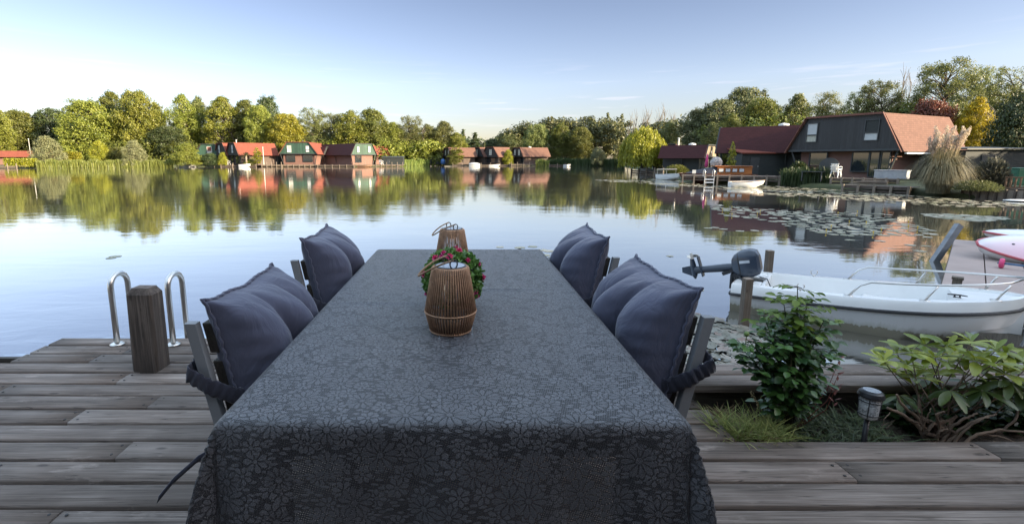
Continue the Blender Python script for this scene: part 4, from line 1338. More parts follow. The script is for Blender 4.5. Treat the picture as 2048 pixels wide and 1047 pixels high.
# closed pink parasol and white flowers
c = P(1414, HOR, 47)
e = thing('parasol', 'closed pink parasol standing behind the brown jetty', 'parasol', (c.x, c.y, -0.3))
MB().cyl((0, 0, 0), (0, 0, 2.1), 0.025, n=8).build('pole', M_STEEL, e)
MB().lathe([(0.03, 0.75), (0.16, 0.85), (0.13, 1.4), (0.07, 1.95), (0.02, 2.05)], 10).build('canopy', simple('pink_cloth', (0.50, 0.05, 0.17), 0.8), e, smooth=True)
MB().lathe([(0.28, 0.0), (0.28, 0.06), (0.05, 0.1)], 16).build('base', M_CANVAS, e)
c = P(1433, HOR, 46)
e = thing('shrub', 'white flowering small shrub right of the pink parasol', 'shrub', (c.x, c.y, -0.4))
rng = np.random.default_rng(9)
n_ = 500
d = unit(rng.normal(size=(n_, 3)))
V, F = leaf_quads(d * 0.5 + np.array([0, 0, 1.35]), d, 0.06 + 0.05 * rng.random(n_), 0.8, rng)
np_mesh('flowers', V, F, leaf_mat('white_petals', (0.5, 0.45, 0.42), (0.75, 0.7, 0.68)), e, rnd=rng.random(n_))
MB().cyl((0, 0, 0), (0, 0, 1.2), 0.04, 0.02).build('stem', M_BARK, e)
# blue water tank in the middle
c = P(886, HOR, 148)
e = thing('tank', 'blue round tank beside the dark boathouse', 'tank', (c.x, c.y, -0.4))
e.scale = (0.75, 0.75, 0.7)
MB().lathe([(0.6, 0.0), (0.95, 0.3), (1.0, 1.6), (0.8, 2.0), (0.25, 2.2), (0.25, 2.5)], 18).build('body', simple('blue_plastic', (0.03, 0.11, 0.30), 0.4), e, smooth=True)
MB().lathe([(0.3, 2.5), (0.3, 2.62), (0.02, 2.66)], 14).build('lid', M_BLACKP, e)
# mast at the left
c = P(62.5, HOR, 116)
e = thing('flagpole', 'thin pale flagpole left of the pale willow bush', 'pole', (c.x, c.y, -0.4))
MB().cyl((0, 0, 0), (0, 0, 6.2), 0.09, 0.05, n=8).build('pole', M_STEELP, e)
MB().ico((0, 0, 6.25), 0.12, 1).build('finial', M_FRAME, e)
c = P(527, HOR, 130)
e = thing('flagpole', 'thin white pole by the shed across the water', 'pole', (c.x, c.y, -0.4))
MB().cyl((0, 0, 0), (0, 0, 4.6), 0.09, 0.06, n=8).build('pole', M_FRAME, e)
MB().ico((0, 0, 4.65), 0.12, 1).build('finial', M_FRAME, e)
# small palm
c = P(492, HOR, 126.2)
e = thing('palm', 'small palm with a bare trunk on the bank across the water', 'palm', (c.x, c.y, -0.4))
MB().tube([(0, 0, 0), (0.05, 0, 1.4), (0, 0, 2.6)], [0.30, 0.26, 0.30], 8).build('trunk', M_POSTW, e, smooth=True)
rng = np.random.default_rng(4)
f = MB()
for k in range(70):
    a = rng.random() * 6.28; up = rng.uniform(-0.3, 1.0)
    d = Vector((math.cos(a), math.sin(a), up)).normalized()
    p0 = Vector((0, 0, 2.6)); p1 = p0 + d * 0.8; p2 = p0 + d * 1.4 + Vector((0, 0, -0.35))
    f.ribbon([p0, p1, p2], 0.10, d.cross(Vector((0, 0, 1))).normalized())
f.build('crown', L_OLIVE, e)

# pampas grass
def pampas():
    base = P(1886, HOR, 28.4); base.z = WATER_Z + 0.15
    e = thing('pampas_grass', 'big clump of pampas grass with pale plumes at the water edge', 'grass clump', base)
    rng = np.random.default_rng(12)
    Vs, rn = [], []
    for i in range(5200):
        a = rng.random() * 6.28
        rr = 0.55 * math.sqrt(rng.random())
        b0 = np.array([rr * math.cos(a), rr * math.sin(a) * 0.8, 0])
        ln = (2.6 + 2.2 * rng.random()) * (1 if i % 4 else 0.5)
        sp = 0.15 + 1.0 * rng.random() ** 0.8
        d = np.array([math.cos(a + rng.normal() * 0.5), math.sin(a + rng.normal() * 0.5), 0])
        side = np.array([-d[1], d[0], 0]) * 0.014
        prev = b0
        for s in range(1, 5):
            t = s / 4
            q = b0 + d * sp * ln * 0.28 * t ** 1.5 + np.array([0, 0, ln * (1.02 * t - (0.30 + 0.50 * sp) * t ** 2.4)])
            w0 = side * (1.2 - (s - 1) / 4); w1 = side * (1.2 - t)
            Vs += [prev - w0, prev + w0, q + w1, q - w1]
            prev = q
        rn.append(rng.random())
    Vs = np.array(Vs)
    nq = len(Vs) // 4
    np_mesh('blades', Vs, np.arange(nq * 4).reshape(nq, 4), leaf_mat('pampas_blades', (0.085, 0.095, 0.046), (0.30, 0.262, 0.150), 0.25, scale=0.8), e, rnd=np.repeat(rn, 4))
    M_PL = leaf_mat('plume', (0.42, 0.33, 0.24), (0.62, 0.52, 0.42), 0.4, 0.8)
    for k in range(30):
        a = rng.random() * 6.28
        top = Vector((abs(math.cos(a)) * rng.uniform(-0.5, 0.85) + 0.15, math.sin(a) * 0.7, rng.uniform(2.75, 3.75)))
        if k < 4: top = Vector((rng.uniform(-1.2, -0.5), 0, rng.uniform(2.7, 3.2)))
        st = Vector((top.x * 0.3, top.y * 0.3, 0.4))
        MB().tube([st, st.lerp(top, 0.6) + Vector((0, 0, 0.1)), top], 0.012, 5).build('stalk', simple('straw', (0.30, 0.24, 0.14), 0.8), e)
        n_ = 170
        t = rng.random(n_)
        dr = np.array((top - st).normalized())
        lean = np.array([rng.normal() * 0.1, rng.normal() * 0.1, 0])
        C = np.array(top) + np.outer((t - 0.75) * 0.8, dr) + rng.normal(size=(n_, 3)) * (0.050 * np.sin(np.clip(t, 0.05, 1) * 2.9)[:, None] + 0.012) + np.outer(t ** 2, lean)
        side = unit(rng.normal(size=(n_, 3)))
        A = unit(dr + rng.normal(size=(n_, 3)) * 0.5)
        B = unit(np.cross(A, side))
        V = np.stack([C - A * 0.07, C + B * 0.016, C + A * 0.07, C - B * 0.016], axis=1).reshape(-1, 3)
        np_mesh('plume', V, np.arange(n_ * 4).reshape(n_, 4), M_PL, e, rnd=rng.random(n_))
    return e
pampas()
def grassy_shrub(px, Y, zt_, wide, label, mat, seed, n=3500, spread=0.8, bz=None):
    rng = np.random.default_rng(seed)
    b = P(px, HOR, Y); b.z = WATER_Z + 0.42 if bz is None else bz
    e = thing('shrub', label, 'shrub', b)
    H = zt_ - b.z
    d = unit(rng.normal(size=(n, 3))); d[:, 2] = np.abs(d[:, 2])
    r = rng.random((n, 1)) ** 0.45
    C = d * r * np.array([wide / 2, wide / 2, H])
    A = unit(d + rng.normal(size=(n, 3)) * 0.35 + np.array([0, 0, 0.3]))
    B = unit(np.cross(A, rng.normal(size=(n, 3))))
    ln = 0.10 * H * (0.6 + 0.8 * rng.random((n, 1)))
    V = np.stack([C - A * ln, C + B * ln * 0.22, C + A * ln, C - B * ln * 0.22], axis=1).reshape(-1, 3)
    np_mesh('foliage', V, np.arange(n * 4).reshape(n, 4), mat, e, rnd=rng.random(n))
    m = MB()
    for k in range(9):
        a = rng.random() * 6.28
        m.tube([(0, 0, -0.1), (math.cos(a) * wide * 0.2, math.sin(a) * wide * 0.2, H * 0.75)], [0.03, 0.008], 5)
    m.build('stems', M_BARK, e)
    return e
L_GREY = leaf_mat('leaves_grey_green', (0.075, 0.080, 0.055), (0.16, 0.155, 0.11), 0.25, 0.7)
grassy_shrub(1990, 28.5, 1.35, 1.7, 'grey feathery shrub right of the pampas grass', L_GREY, 31)
grassy_shrub(1965, 26.8, 0.15, 2.2, 'low grassy shrub on the quay right of the pampas grass', leaf_mat('leaves_grass_olive', (0.06, 0.075, 0.025), (0.14, 0.15, 0.06)), 32)
grassy_shrub(1600, 41, 1.1, 1.6, 'dark climbing shrub at the dark chalet corner behind the reeds', L_DARK, 33)
grassy_shrub(1355, 60, 0.6, 3.0, 'low green hedge bush at the small dark green chalet', L_MID, 34)
c = P(2042, HOR, 29.5)
e = thing('wheelie_bin', 'dark green bin behind the brown balustrade', 'bin', (c.x, c.y, -0.35))
MB().box((0, 0, 0.55), (0.75, 0.7, 0.95)).build('body', simple('green_plastic', (0.012, 0.10, 0.05), 0.5), e, bevel=0.03)
MB().box((0, 0.02, 1.07), (0.8, 0.76, 0.09)).build('lid', simple('green_plastic', (0.012, 0.10, 0.05), 0.5), e, bevel=0.03)
# white board floating at the right edge
c0, c1 = G(2006, 402, WATER_Z), G(2085, 404, WATER_Z)
v = c1 - c0
e = thing('paddle_board', 'white board floating by the quay at the right edge', 'board', (c0.x, c0.y, WATER_Z + 0.05), math.atan2(v.y, v.x))
rws = []
for i in range(15):
    t = i / 14
    k = math.sqrt(max(0.004, 1 - (2 * t - 1) ** 2)) 
    rws.append([Vector((t * v.length, math.cos(u) * 0.36 * k, math.sin(u) * 0.07 * k)) for u in [2 * pi * j / 12 for j in range(12)]])
MB().grid(rws, closed=True).build('deck', M_WHITE, e, smooth=True)
MB().tube([(r_[0].x, r_[0].y, 0) for r_ in rws], 0.02, 6).tube([(r_[6].x, r_[6].y, 0) for r_ in rws], 0.02, 6).build('rim', M_PLAST, e)
# ---------------------------------------------------------------- mooring posts by the boat
M_MOOR = weathered_wood('mooring_post_wood', ((0.10, 0.075, 0.055), (0.19, 0.15, 0.115), (0.28, 0.24, 0.19)), 2, stain=False)
def pile(label, base, top, w_, d_, name='mooring_post', mat=None, cap=True):
    e = thing(name, label, 'post', base)
    b, t = Vector((0, 0, 0)), Vector(top) - Vector(base)
    MB().bar(b - t.normalized() * 0.7, t, w_, d_, (0, 1, 0)).build('post', mat or M_MOOR, e, bevel=0.006)
    MB().bar(t, t + t.normalized() * 0.006, w_ * 0.96, d_ * 0.96, (0, 1, 0)).build('end_grain', M_POSTW, e)
    return e
b = G(1487, 650, WATER_Z); pile('weathered mooring post standing in the water in front of the boat stern', b, P(1496, 557, b.y - 0.02), 0.095, 0.10)
b = P(1534, 562, 8.0); b.z = WATER_Z; pile('weathered mooring post standing behind the boat stern', b, P(1540, 501, 8.0), 0.10, 0.10)
M_GREYPILE = simple('grey_metal_post', (0.19, 0.20, 0.215), 0.45, metal=0.2, var=0.25, scale=3, stretch=(1, 1, 3))
b = G(1869, 522, WATER_Z); pile('leaning grey steel post at the corner of the floating pontoon', b, P(1918, 450, b.y + 0.15), 0.135, 0.10, 'leaning_post', M_GREYPILE)

# ---------------------------------------------------------------- white boat with outboard
def hull_mat():
    m, n, l, b_, out = new_mat('white_hull_stained')
    t = n.new('ShaderNodeTexCoord'); s = n.new('ShaderNodeSeparateXYZ'); l.new(t.outputs['Object'], s.inputs[0])
    f = noise_t(n, l, coords(n, l, (3, 3, 1.2)), 2.5, 5, 0.65)
    streak = noise_t(n, l, coords(n, l, (26, 26, 1.0)), 1.0, 3, 0.6)
    zz = math_(n, l, 'ADD', s.outputs[2], math_(n, l, 'MULTIPLY', math_(n, l, 'ADD', f, streak), -0.10))
    st_ = ramp(n, l, zz, [(-0.0, (0.30, 0.27, 0.19)), (0.012, (0.58, 0.57, 0.51)), (0.08, (0.76, 0.75, 0.73)), (0.4, (0.80, 0.80, 0.79))])
    c = mixc(n, l, ramp(n, l, streak, [(0.60, (0, 0, 0)), (0.80, (0.25, 0.25, 0.25))]), st_, (0.45, 0.42, 0.35))
    l.new(c, b_.inputs['Base Color']); b_.inputs['Roughness'].default_value = 0.3
    b_.inputs['Coat Weight'].default_value = 0.2
    return m
M_HULL = hull_mat()
def white_boat():
    S = Vector((4.17, 7.12, WATER_Z))                 # middle of the transom
    bow = Vector((6.46, 5.33, WATER_Z))
    ang = math.atan2(bow.y - S.y, bow.x - S.x)
    L, B = (bow - S).length, 1.26
    e = thing('motor_boat', 'open white motor boat with black rubbing strake and steel bow rail', 'boat', S, ang)
    n = 30
    stat = []
    for i in range(n):
        t = i / (n - 1)
        x = t * L
        full = 0.42
        k = 0.93 + 0.07 * math.sin(min(1, t / full) * pi / 2) if t < full else max(0.0, 1 - ((t - full) / (1 - full)) ** 2.7) ** 0.62
        b = max(0.012, B / 2 * k)
        h = 0.40 + 0.10 * t + 0.12 * t ** 3
        kz = -0.16 + 0.42 * max(0, (t - 0.62) / 0.38) ** 2.2
        rail = h - 0.13
        # the lower hull is drawn in towards the bow
        q = 1 - 0.55 * max(0, (t - 0.55) / 0.45) ** 1.5
        ov = 0.22 * max(0, (t - 0.7) / 0.3) ** 2       # stem rakes aft below
        def pt(y, z, dx=0.0): return Vector((x - dx, y, z))
        stat.append(dict(x=x, b=b, h=h, out=[pt(0, kz, ov), pt(b * 0.45 * q, kz + 0.05, ov), pt(b * 0.84 * q, kz + 0.15, ov * 0.8), pt(b * (0.93 - 0.2 * (1 - q)), rail * 0.5 + kz * 0.1, ov * 0.35), pt(b * 0.985, rail - 0.03), pt(b, rail)],
                    up=[pt(b * 1.0, rail), pt(b * 0.985, rail + 0.035), pt(b * 0.955, h - 0.025), pt(b * 0.93, h), pt(max(0.006, b * 0.93 - 0.10), h + 0.004), pt(max(0.005, b * 0.93 - 0.125), h - 0.03), pt(max(0.004, b * 0.86 - 0.13), 0.20 + 0.12 * t), pt(max(0.003, b * 0.72 - 0.13), 0.06 + 0.10 * t), pt(0.0, 0.05 + 0.10 * t)]))
    def both(key, name, mat):
        m = MB()
        for s in (1, -1):
            rws = [[Vector((p.x, s * p.y, p.z)) for p in q[key]] for q in stat]
            m.grid(rws if s < 0 else [r_[::-1] for r_ in rws])
        return m
    m = both('out', 'hull', M_WHITE)
    a = stat[0]['out']
    m.add([Vector((p.x, p.y, p.z)) for p in a] + [Vector((p.x, -p.y, p.z)) for p in a[::-1]], [tuple(range(12))])
    hull = m.build('hull', M_HULL, e); smooth_sharp(hull, 40)
    m = both('up', 'topsides', M_WHITE)
    a = stat[0]['up']
    m.add([a[0], a[1], a[2], a[3], Vector((a[3].x, -a[3].y, a[3].z)), Vector((a[2].x, -a[2].y, a[2].z)), Vector((a[1].x, -a[1].y, a[1].z)), Vector((a[0].x, -a[0].y, a[0].z))], [tuple(range(8))])
    M_INN = simple('white_gelcoat_inner', (0.66, 0.66, 0.65), 0.4, var=0.06, scale=4)
    top = m.build('deck_moulding', M_WHITE, e); smooth_sharp(top, 38)
    # stern deck, motor well and bench
    hb = stat[0]['b'] * 0.93
    m = MB()
    m.box((0.17, hb * 0.62, 0.375), (0.33, hb * 0.72, 0.05)).box((0.17, -hb * 0.62, 0.375), (0.33, hb * 0.72, 0.05))
    m.box((0.36, 0, 0.22), (0.05, hb * 1.9, 0.37)).box((0.16, 0, 0.15), (0.3, hb * 0.55, 0.05))
    m.build('stern_deck', M_WHITE, e, bevel=0.015)
    MB().box((0.62, 0, 0.14), (0.46, hb * 1.7, 0.20)).build('stern_locker', M_INN, e, bevel=0.02)
    MB().box((1.62, 0, 0.18), (0.30, B * 0.78, 0.24)).build('thwart', M_INN, e, bevel=0.02)
    bd = [[Vector((q['up'][4].x, s * q['up'][4].y * 1.0, q['h'] - 0.02)) for s in (1, 0.5, 0, -0.5, -1)] for q in stat[23:]]
    m = MB().grid(bd); m.grid([[Vector((bd[0][k].x, bd[0][k].y, bd[0][k].z)), Vector((bd[0][k].x, bd[0][k].y * 0.85, 0.14))] for k in range(5)])
    m.build('foredeck', M_INN, e)
    # black rubbing strake right round
    line = [Vector((q['out'][5].x, q['out'][5].y + 0.006, q['out'][5].z - 0.005)) for q in stat]
    line = line + [Vector((L + 0.012, 0, line[-1].z))] + [Vector((p.x, -p.y, p.z)) for p in line[::-1]]
    rs = MB().tube(line, 0.021, 8)
    rs.tube([line[0], line[0] + Vector((-0.012, -0.05, 0)), line[-1] + Vector((-0.012, 0.05, 0)), line[-1]], 0.021, 8)
    rs.build('rubbing_strake', M_BLACKP, e, smooth=True)
    # steel bow rail
    ih = [18, 20, 22, 24, 26, 27, 28]
    rail = MB()
    rz_ = 0.19
    def gp(i, s, z=0): q = stat[i]['up'][3]; return Vector((q.x, s * (q.y - 0.05), q.z + z))
    path = []
    side = [gp(i, -1, rz_) for i in range(15, 28)]
    for s in (-1, 1):
        pth = [gp(13, s, 0.0), gp(14, s, rz_ * 0.75) , gp(15, s, rz_)] + [gp(i, s, rz_) for i in range(17, 28)]
        path.append(pth)
    full_ = path[0] + [Vector((L - 0.03, 0, stat[-1]['h'] + rz_ + 0.01))] + path[1][::-1]
    rail.tube(full_, 0.0125, 8)
    for s in (-1, 1):
        for i in (20, 26):
            f_ = gp(i, s); rail.tube([f_, gp(i, s, rz_) + Vector((0.09, 0, 0))], 0.011, 8)
            rail.box(f_, (0.09, 0.06, 0.012))
        rail.box(gp(13, s), (0.09, 0.06, 0.012))
    rail.build('bow_rail', M_STEEL, e, smooth=True)
    # cleats, rowlock, rope
    def cleat(x, y, z, rz):
        m = MB()
        M = Matrix.Rotation(rz, 3, 'Z')
        c_ = Vector((x, y, z))
        m.tube([c_ + M @ Vector((-0.085, 0, 0.028)), c_ + M @ Vector((-0.03, 0, 0.032)), c_ + M @ Vector((0.03, 0, 0.032)), c_ + M @ Vector((0.085, 0, 0.028))], [0.006, 0.009, 0.009, 0.006], 8)
        m.box(c_ + Vector((0, 0, 0.004)), (0.07, 0.03, 0.008), M)
        for s in (-1, 1): m.box(c_ + M @ Vector((s * 0.022, 0, 0.017)), (0.014, 0.014, 0.03), M)
        m.build('cleat', M_BLACKP, e)
    cleat(0.17, -hb * 0.62, 0.402, 0.2); cleat(0.17, hb * 0.62, 0.402, 0.2)
    q = stat[24]['up'][4]; cleat(q.x - 0.1, -q.y + 0.12, stat[24]['h'] - 0.012, 0.0)
    for s, i in ((1, 9), (-1, 8)):
        c_ = gp(i, s)
        ring = MB().tube([c_ + Vector((0, 0, -0.01)), c_ + Vector((0, 0, 0.03))], 0.010, 8)
        ring.tube([c_ + Vector((math.cos(t) * 0.04, 0, 0.065 + math.sin(t) * 0.04)) for t in [R(-235) + k * R(290) / 12 for k in range(13)]], 0.007, 6)
        ring.build('rowlock', M_STEEL, e, smooth=True)
    rp = [Vector((0.17, hb * 0.62, 0.43)), Vector((0.22, hb * 0.5, 0.39)), Vector((0.30, hb * 0.2, 0.41)), Vector((0.38, -0.05, 0.43)), Vector((0.46, -0.16, 0.30)), Vector((0.52, -0.1, 0.255))]
    rp += [Vector((0.66 + 0.16 * math.cos(t), 0.02 + 0.20 * math.sin(t), 0.255 + 0.03 * math.sin(t * 2) + 0.04)) for t in [R(200) - k * R(28) for k in range(19)]]
    MB().tube(rp, 0.008, 6).build('mooring_rope', M_BLACKP, e, smooth=True)
    # outboard, tilted out of the water
    M_OB = simple('outboard_blue_grey', (0.024, 0.036, 0.058), 0.35, var=0.12, scale=4, coat=0.3)
    M_OBD = simple('outboard_dark', (0.020, 0.022, 0.026), 0.5)
    ob = bpy.data.objects.new('outboard_motor', None); COL.objects.link(ob); ob.parent = e
    ob.location = (-0.03, 0.0, 0.44)
    ax = Vector((-0.97, 0.10, -0.24)).normalized()     # down the leg
    sidev = Vector((0, 1, 0)); up = ax.cross(sidev).normalized()
    if up.z < 0: up = -up
    def fr(a_, s_, u_): return (ax * a_ * 0.98 + sidev * s_ * 1.12 + up * u_ * 1.16)
    m = MB()
    for rws in [[(-0.02, 0.055, 0.05), (0.10, 0.06, 0.055), (0.30, 0.05, 0.05), (0.48, 0.045, 0.045), (0.60, 0.04, 0.06)]]:
        m.grid([[fr(a_, c_ * w_, 0.09 + s_ * h_) for c_, s_ in [(math.cos(t), math.sin(t)) for t in [2 * pi * j / 12 for j in range(12)]]] for a_, w_, h_ in rws], closed=True)
    m.build('leg', M_OB, ob, smooth=True)
    m = MB()
    m.add([fr(0.47, -0.055, 0.00), fr(0.47, 0.055, 0.00), fr(0.50, 0.055, 0.27), fr(0.50, -0.055, 0.27), fr(0.49, -0.055, 0.00), fr(0.49, 0.055, 0.00), fr(0.52, 0.055, 0.27), fr(0.52, -0.055, 0.27)], [(0, 3, 2, 1), (4, 5, 6, 7), (0, 1, 5, 4), (1, 2, 6, 5), (2, 3, 7, 6), (3, 0, 4, 7)])
    m.build('cavitation_plate', M_OB, ob)
    m = MB()
    m.tube([fr(0.61, 0, -0.03), fr(0.61, 0, 0.02), fr(0.61, 0, 0.16), fr(0.61, 0, 0.25)], [0.012, 0.042, 0.046, 0.03], 12)
    m.add([fr(0.60, -0.006, -0.01), fr(0.60, 0.006, -0.01), fr(0.80, 0.004, 0.07), fr(0.80, -0.004, 0.07), fr(0.60, -0.006, 0.16), fr(0.60, 0.006, 0.16), fr(0.79, 0.004, 0.14), fr(0.79, -0.004, 0.14)], [(0, 3, 2, 1), (4, 5, 6, 7), (0, 1, 5, 4), (1, 2, 6, 5), (2, 3, 7, 6), (3, 0, 4, 7)])
    m.build('gear_case', M_OB, ob, smooth=False)
    m = MB()
    for k in range(3):
        t = 2 * pi * k / 3 + 0.5
        r1, r2 = Vector((math.cos(t), math.sin(t), 0)), Vector((math.cos(t + 0.75), math.sin(t + 0.75), 0))
        def pp(r_, v_, du): return fr(0.61 + v_.x * r_, v_.y * r_, 0.285 + du)
        rm = (r1 + r2).normalized()
        m.add([pp(0.025, r1, -0.02), pp(0.085, r1, -0.022), pp(0.115, rm, 0), pp(0.085, r2, 0.022), pp(0.025, r2, 0.02)], [(0, 1, 2, 3, 4)])
    m.tube([fr(0.61, 0, 0.25), fr(0.61, 0, 0.33)], [0.028, 0.018], 10)
    pr = m.build('propeller', M_STEELP, ob); sm = pr.modifiers.new('thickness', 'SOLIDIFY'); sm.thickness = 0.005
    m = MB()
    sec = [(0.02, 0.09, 0.02, 0.20), (-0.02, 0.125, -0.02, 0.25), (-0.12, 0.15, -0.05, 0.30), (-0.25, 0.15, -0.045, 0.31), (-0.33, 0.135, -0.02, 0.285), (-0.36, 0.09, 0.03, 0.22)]
    rws = []
    for a_, w_, u0, u1 in sec:
        uc, uh = (u0 + u1) / 2, (u1 - u0) / 2
        rws.append([fr(a_, math.copysign(abs(math.cos(t)) ** 0.55, math.cos(t)) * w_, uc + math.copysign(abs(math.sin(t)) ** 0.55, math.sin(t)) * uh) for t in [2 * pi * j / 20 for j in range(20)]])
    m.grid(rws, closed=True); m.add(rws[0], [tuple(range(19, -1, -1))]); m.add(rws[-1], [tuple(range(20))])
    cw = m.build('cowling', M_OB, ob); smooth_sharp(cw, 50)
    m = MB()
    for a_ in (-0.085,):
        for s in (1.02,):
            m.tube([fr(a_, math.copysign(abs(math.cos(t)) ** 0.55, math.cos(t)) * 0.142, 0.12 + math.copysign(abs(math.sin(t)) ** 0.55, math.sin(t)) * 0.157) for t in [2 * pi * j / 24 for j in range(24)]], 0.009, 6, closed=True)
    m.build('cowling_band', M_OBD, ob)
    M_STICK = simple('pale_decal', (0.55, 0.58, 0.62), 0.4)
    m = MB()
    for s in (-1, 1):
        m.add([fr(-0.10, s * 0.152, 0.15), fr(-0.24, s * 0.152, 0.15), fr(-0.24, s * 0.152, 0.185), fr(-0.10, s * 0.152, 0.185)], [(0, 1, 2, 3)])
    m.build('decal', M_STICK, ob)
    m = MB()
    m.bar((0.03, -0.10, 0.02), (0.03, -0.10, -0.22), 0.05, 0.07); m.bar((0.03, 0.10, 0.02), (0.03, 0.10, -0.22), 0.05, 0.07)
    m.bar((0.0, -0.13, 0.0), (0.0, 0.13, 0.0), 0.05, 0.05); m.box((-0.045, 0, -0.1), (0.03, 0.24, 0.22))
    for y in (-0.1, 0.1): m.cyl((0.05, y, -0.16), (0.13, y, -0.16), 0.012); m.cyl((0.13, y - 0.03, -0.16), (0.13, y + 0.03, -0.16), 0.007)
    m.bar(fr(0.0, -0.06, 0.06), fr(0.18, -0.06, 0.02), 0.03, 0.05); m.bar(fr(0.0, 0.06, 0.06), fr(0.18, 0.06, 0.02), 0.03, 0.05)
    m.build('clamp_bracket', M_OBD, ob)
    MB().tube([fr(-0.05, -0.10, 0.0), fr(-0.10, -0.15, -0.08), fr(-0.02, -0.16, -0.2), fr(0.1, -0.17, -0.27)], [0.02, 0.018, 0.016, 0.02], 8).build('tiller', M_OBD, ob, smooth=True)
    # a little white painter hanging from the stem
    MB().tube([(L - 0.08, 0, 0.30), (L + 0.02, 0, 0.22), (L + 0.03, 0.0, 0.10), (L + 0.02, 0.01, 0.02)], [0.008, 0.008, 0.009, 0.016], 6).build('painter', M_CANVAS, e)
    return e
white_boat()

# ---------------------------------------------------------------- pontoon with boards on it
PZ = -0.52
def pontoon():
    n0, f0 = G(1877, 585, PZ), G(1908, 478, PZ)
    d = (f0 - n0); d.z = 0
    ang = math.atan2(d.y, d.x)
    e = thing('pontoon', 'floating pontoon of pale brown panels at the right edge', 'pontoon', (n0.x, n0.y, PZ), ang)
    L, W_ = d.length, 2.3
    M_PAN = simple('pontoon_panels', (0.34, 0.265, 0.235), 0.75, var=0.10, scale=2.0, bmp=0.25, bscale=90, stretch=(1, 1, 1))
    m = MB()
    for i in range(5):
        m.box((L / 2, -0.23 - 0.46 * i, -0.03), (L, 0.447, 0.06))
    m.build('panels', M_PAN, e, bevel=0.006)
    b = MB()
    b.box((L / 2, -0.02, -0.16), (L, 0.06, 0.19)).box((0.03, -W_ / 2, -0.16), (0.06, W_, 0.19)).box((L - 0.03, -W_ / 2, -0.16), (0.06, W_, 0.19))
    b.build('frame', M_MOOR, e)
    for x in (0.5, L / 2, L - 0.5):
        MB().box((x, -W_ / 2, -0.33), (0.7, W_ - 0.3, 0.22)).build('float', M_BLACKP, e)
    MB().box((0.22, -0.16, 0.09), (0.10, 0.10, 0.2)).box((0.22, -0.16, 0.20), (0.12, 0.12, 0.03)).build('bollard', M_MOOR, e)
    rp = [Vector((0.22 + 0.07 * math.cos(t), -0.16 + 0.07 * math.sin(t), 0.02 + t * 0.004)) for t in [k * 0.5 for k in range(30)]]
    rp += [Vector((0.15, -0.3, 0.015)), Vector((0.05, -0.6, 0.015)), Vector((0.12, -0.9, 0.02)), Vector((0.30, -1.1, 0.015)), Vector((0.2, -1.4, 0.012))]
    MB().tube(rp, 0.014, 6).build('rope', M_CANVAS, e, smooth=True)
    return e
pontoon()
M_BPINK = None
def board_mat():
    m, n, l, b_, out = new_mat('white_to_pink_board')
    t = n.new('ShaderNodeTexCoord'); s = n.new('ShaderNodeSeparateXYZ'); l.new(t.outputs['Object'], s.inputs[0])
    c = ramp(n, l, math_(n, l, 'MULTIPLY_ADD', s.outputs[1], -0.9, 0.5), [(0.35, (0.78, 0.76, 0.75)), (0.62, (0.76, 0.58, 0.61)), (0.95, (0.72, 0.43, 0.49))])
    l.new(c, b_.inputs['Base Color']); b_.inputs['Roughness'].default_value = 0.25
    return m
M_RIM = simple('red_rim', (0.42, 0.075, 0.085), 0.4)
M_PINK = simple('hot_pink', (0.62, 0.055, 0.17), 0.4)
def sailing_dinghy(label, p0, p1, z, W_, Hh, mat, name, tilt=0.0, fin=True, upside=False):
    """shallow hull with a sharp rim, pointed towards p0, lying on the pontoon"""
    v = p1 - p0; v.z = 0
    e = thing(name, label, 'dinghy', (p0.x, p0.y, z), math.atan2(v.y, v.x))
    e.rotation_euler = (tilt, 0, math.atan2(v.y, v.x))
    L = v.length
    top, bot, rim = [], [], []
    for i in range(25):
        t = i / 24
        k = math.sin(min(1, t / 0.62) * pi / 2) ** 0.55 if t < 0.62 else 1 - 0.25 * ((t - 0.62) / 0.38) ** 2
        k = max(0.01, k)
        x = t * L
        r0 = 0.12 * (1 - t) ** 2
        top.append([Vector((x, y * W_ / 2 * k, r0 + Hh * 0.55 * (1 - abs(y) ** 2.2) * k)) for y in np.linspace(-1, 1, 13)])
        bot.append([Vector((x, y * W_ / 2 * k, r0 - Hh * 0.55 * (1 - abs(y) ** 2.6) * k ** 0.6)) for y in np.linspace(1, -1, 13)])
        rim.append((x, W_ / 2 * k, r0))
    m = MB().grid(top); m.add(top[-1] + bot[-1][1:-1], [tuple(range(24))])
    m.build('deck', mat, e, smooth=True)
    MB().grid(bot).build('hull', M_WHITE, e, smooth=True)
    r_ = MB().tube([Vector(p) for p in rim] + [Vector((p[0], -p[1], p[2])) for p in rim[::-1]], 0.022, 8)
    r_.build('rim', M_RIM, e, smooth=True)
    if fin:
        MB().box((L * 0.42, -W_ * 0.20, Hh * 0.45), (0.34, 0.012, 0.05)).build('daggerboard_slot', M_RIM, e)
        MB().cyl((L * 0.2, -W_ * 0.12, Hh * 0.40), (L * 0.2, -W_ * 0.12, Hh * 0.40 + 0.05), 0.02).build('fitting', M_BLACKP, e)
    return e
p0, p1 = P(1953, 500, 8.9), P(2230, 506, 8.3)
sailing_dinghy('white and pink sailing dinghy hull with dark pink rim resting on the pontoon', p0, p1, PZ + 0.12, 1.45, 0.50, board_mat(), 'sailing_dinghy', tilt=R(14))
p0, p1 = P(1966, 480, 10.3), P(2160, 478, 9.9)
sailing_dinghy('white dinghy hull with red edge lying behind the pink one', p0, p1, PZ + 0.15, 0.9, 0.30, M_WHITE, 'sailing_dinghy', fin=False)
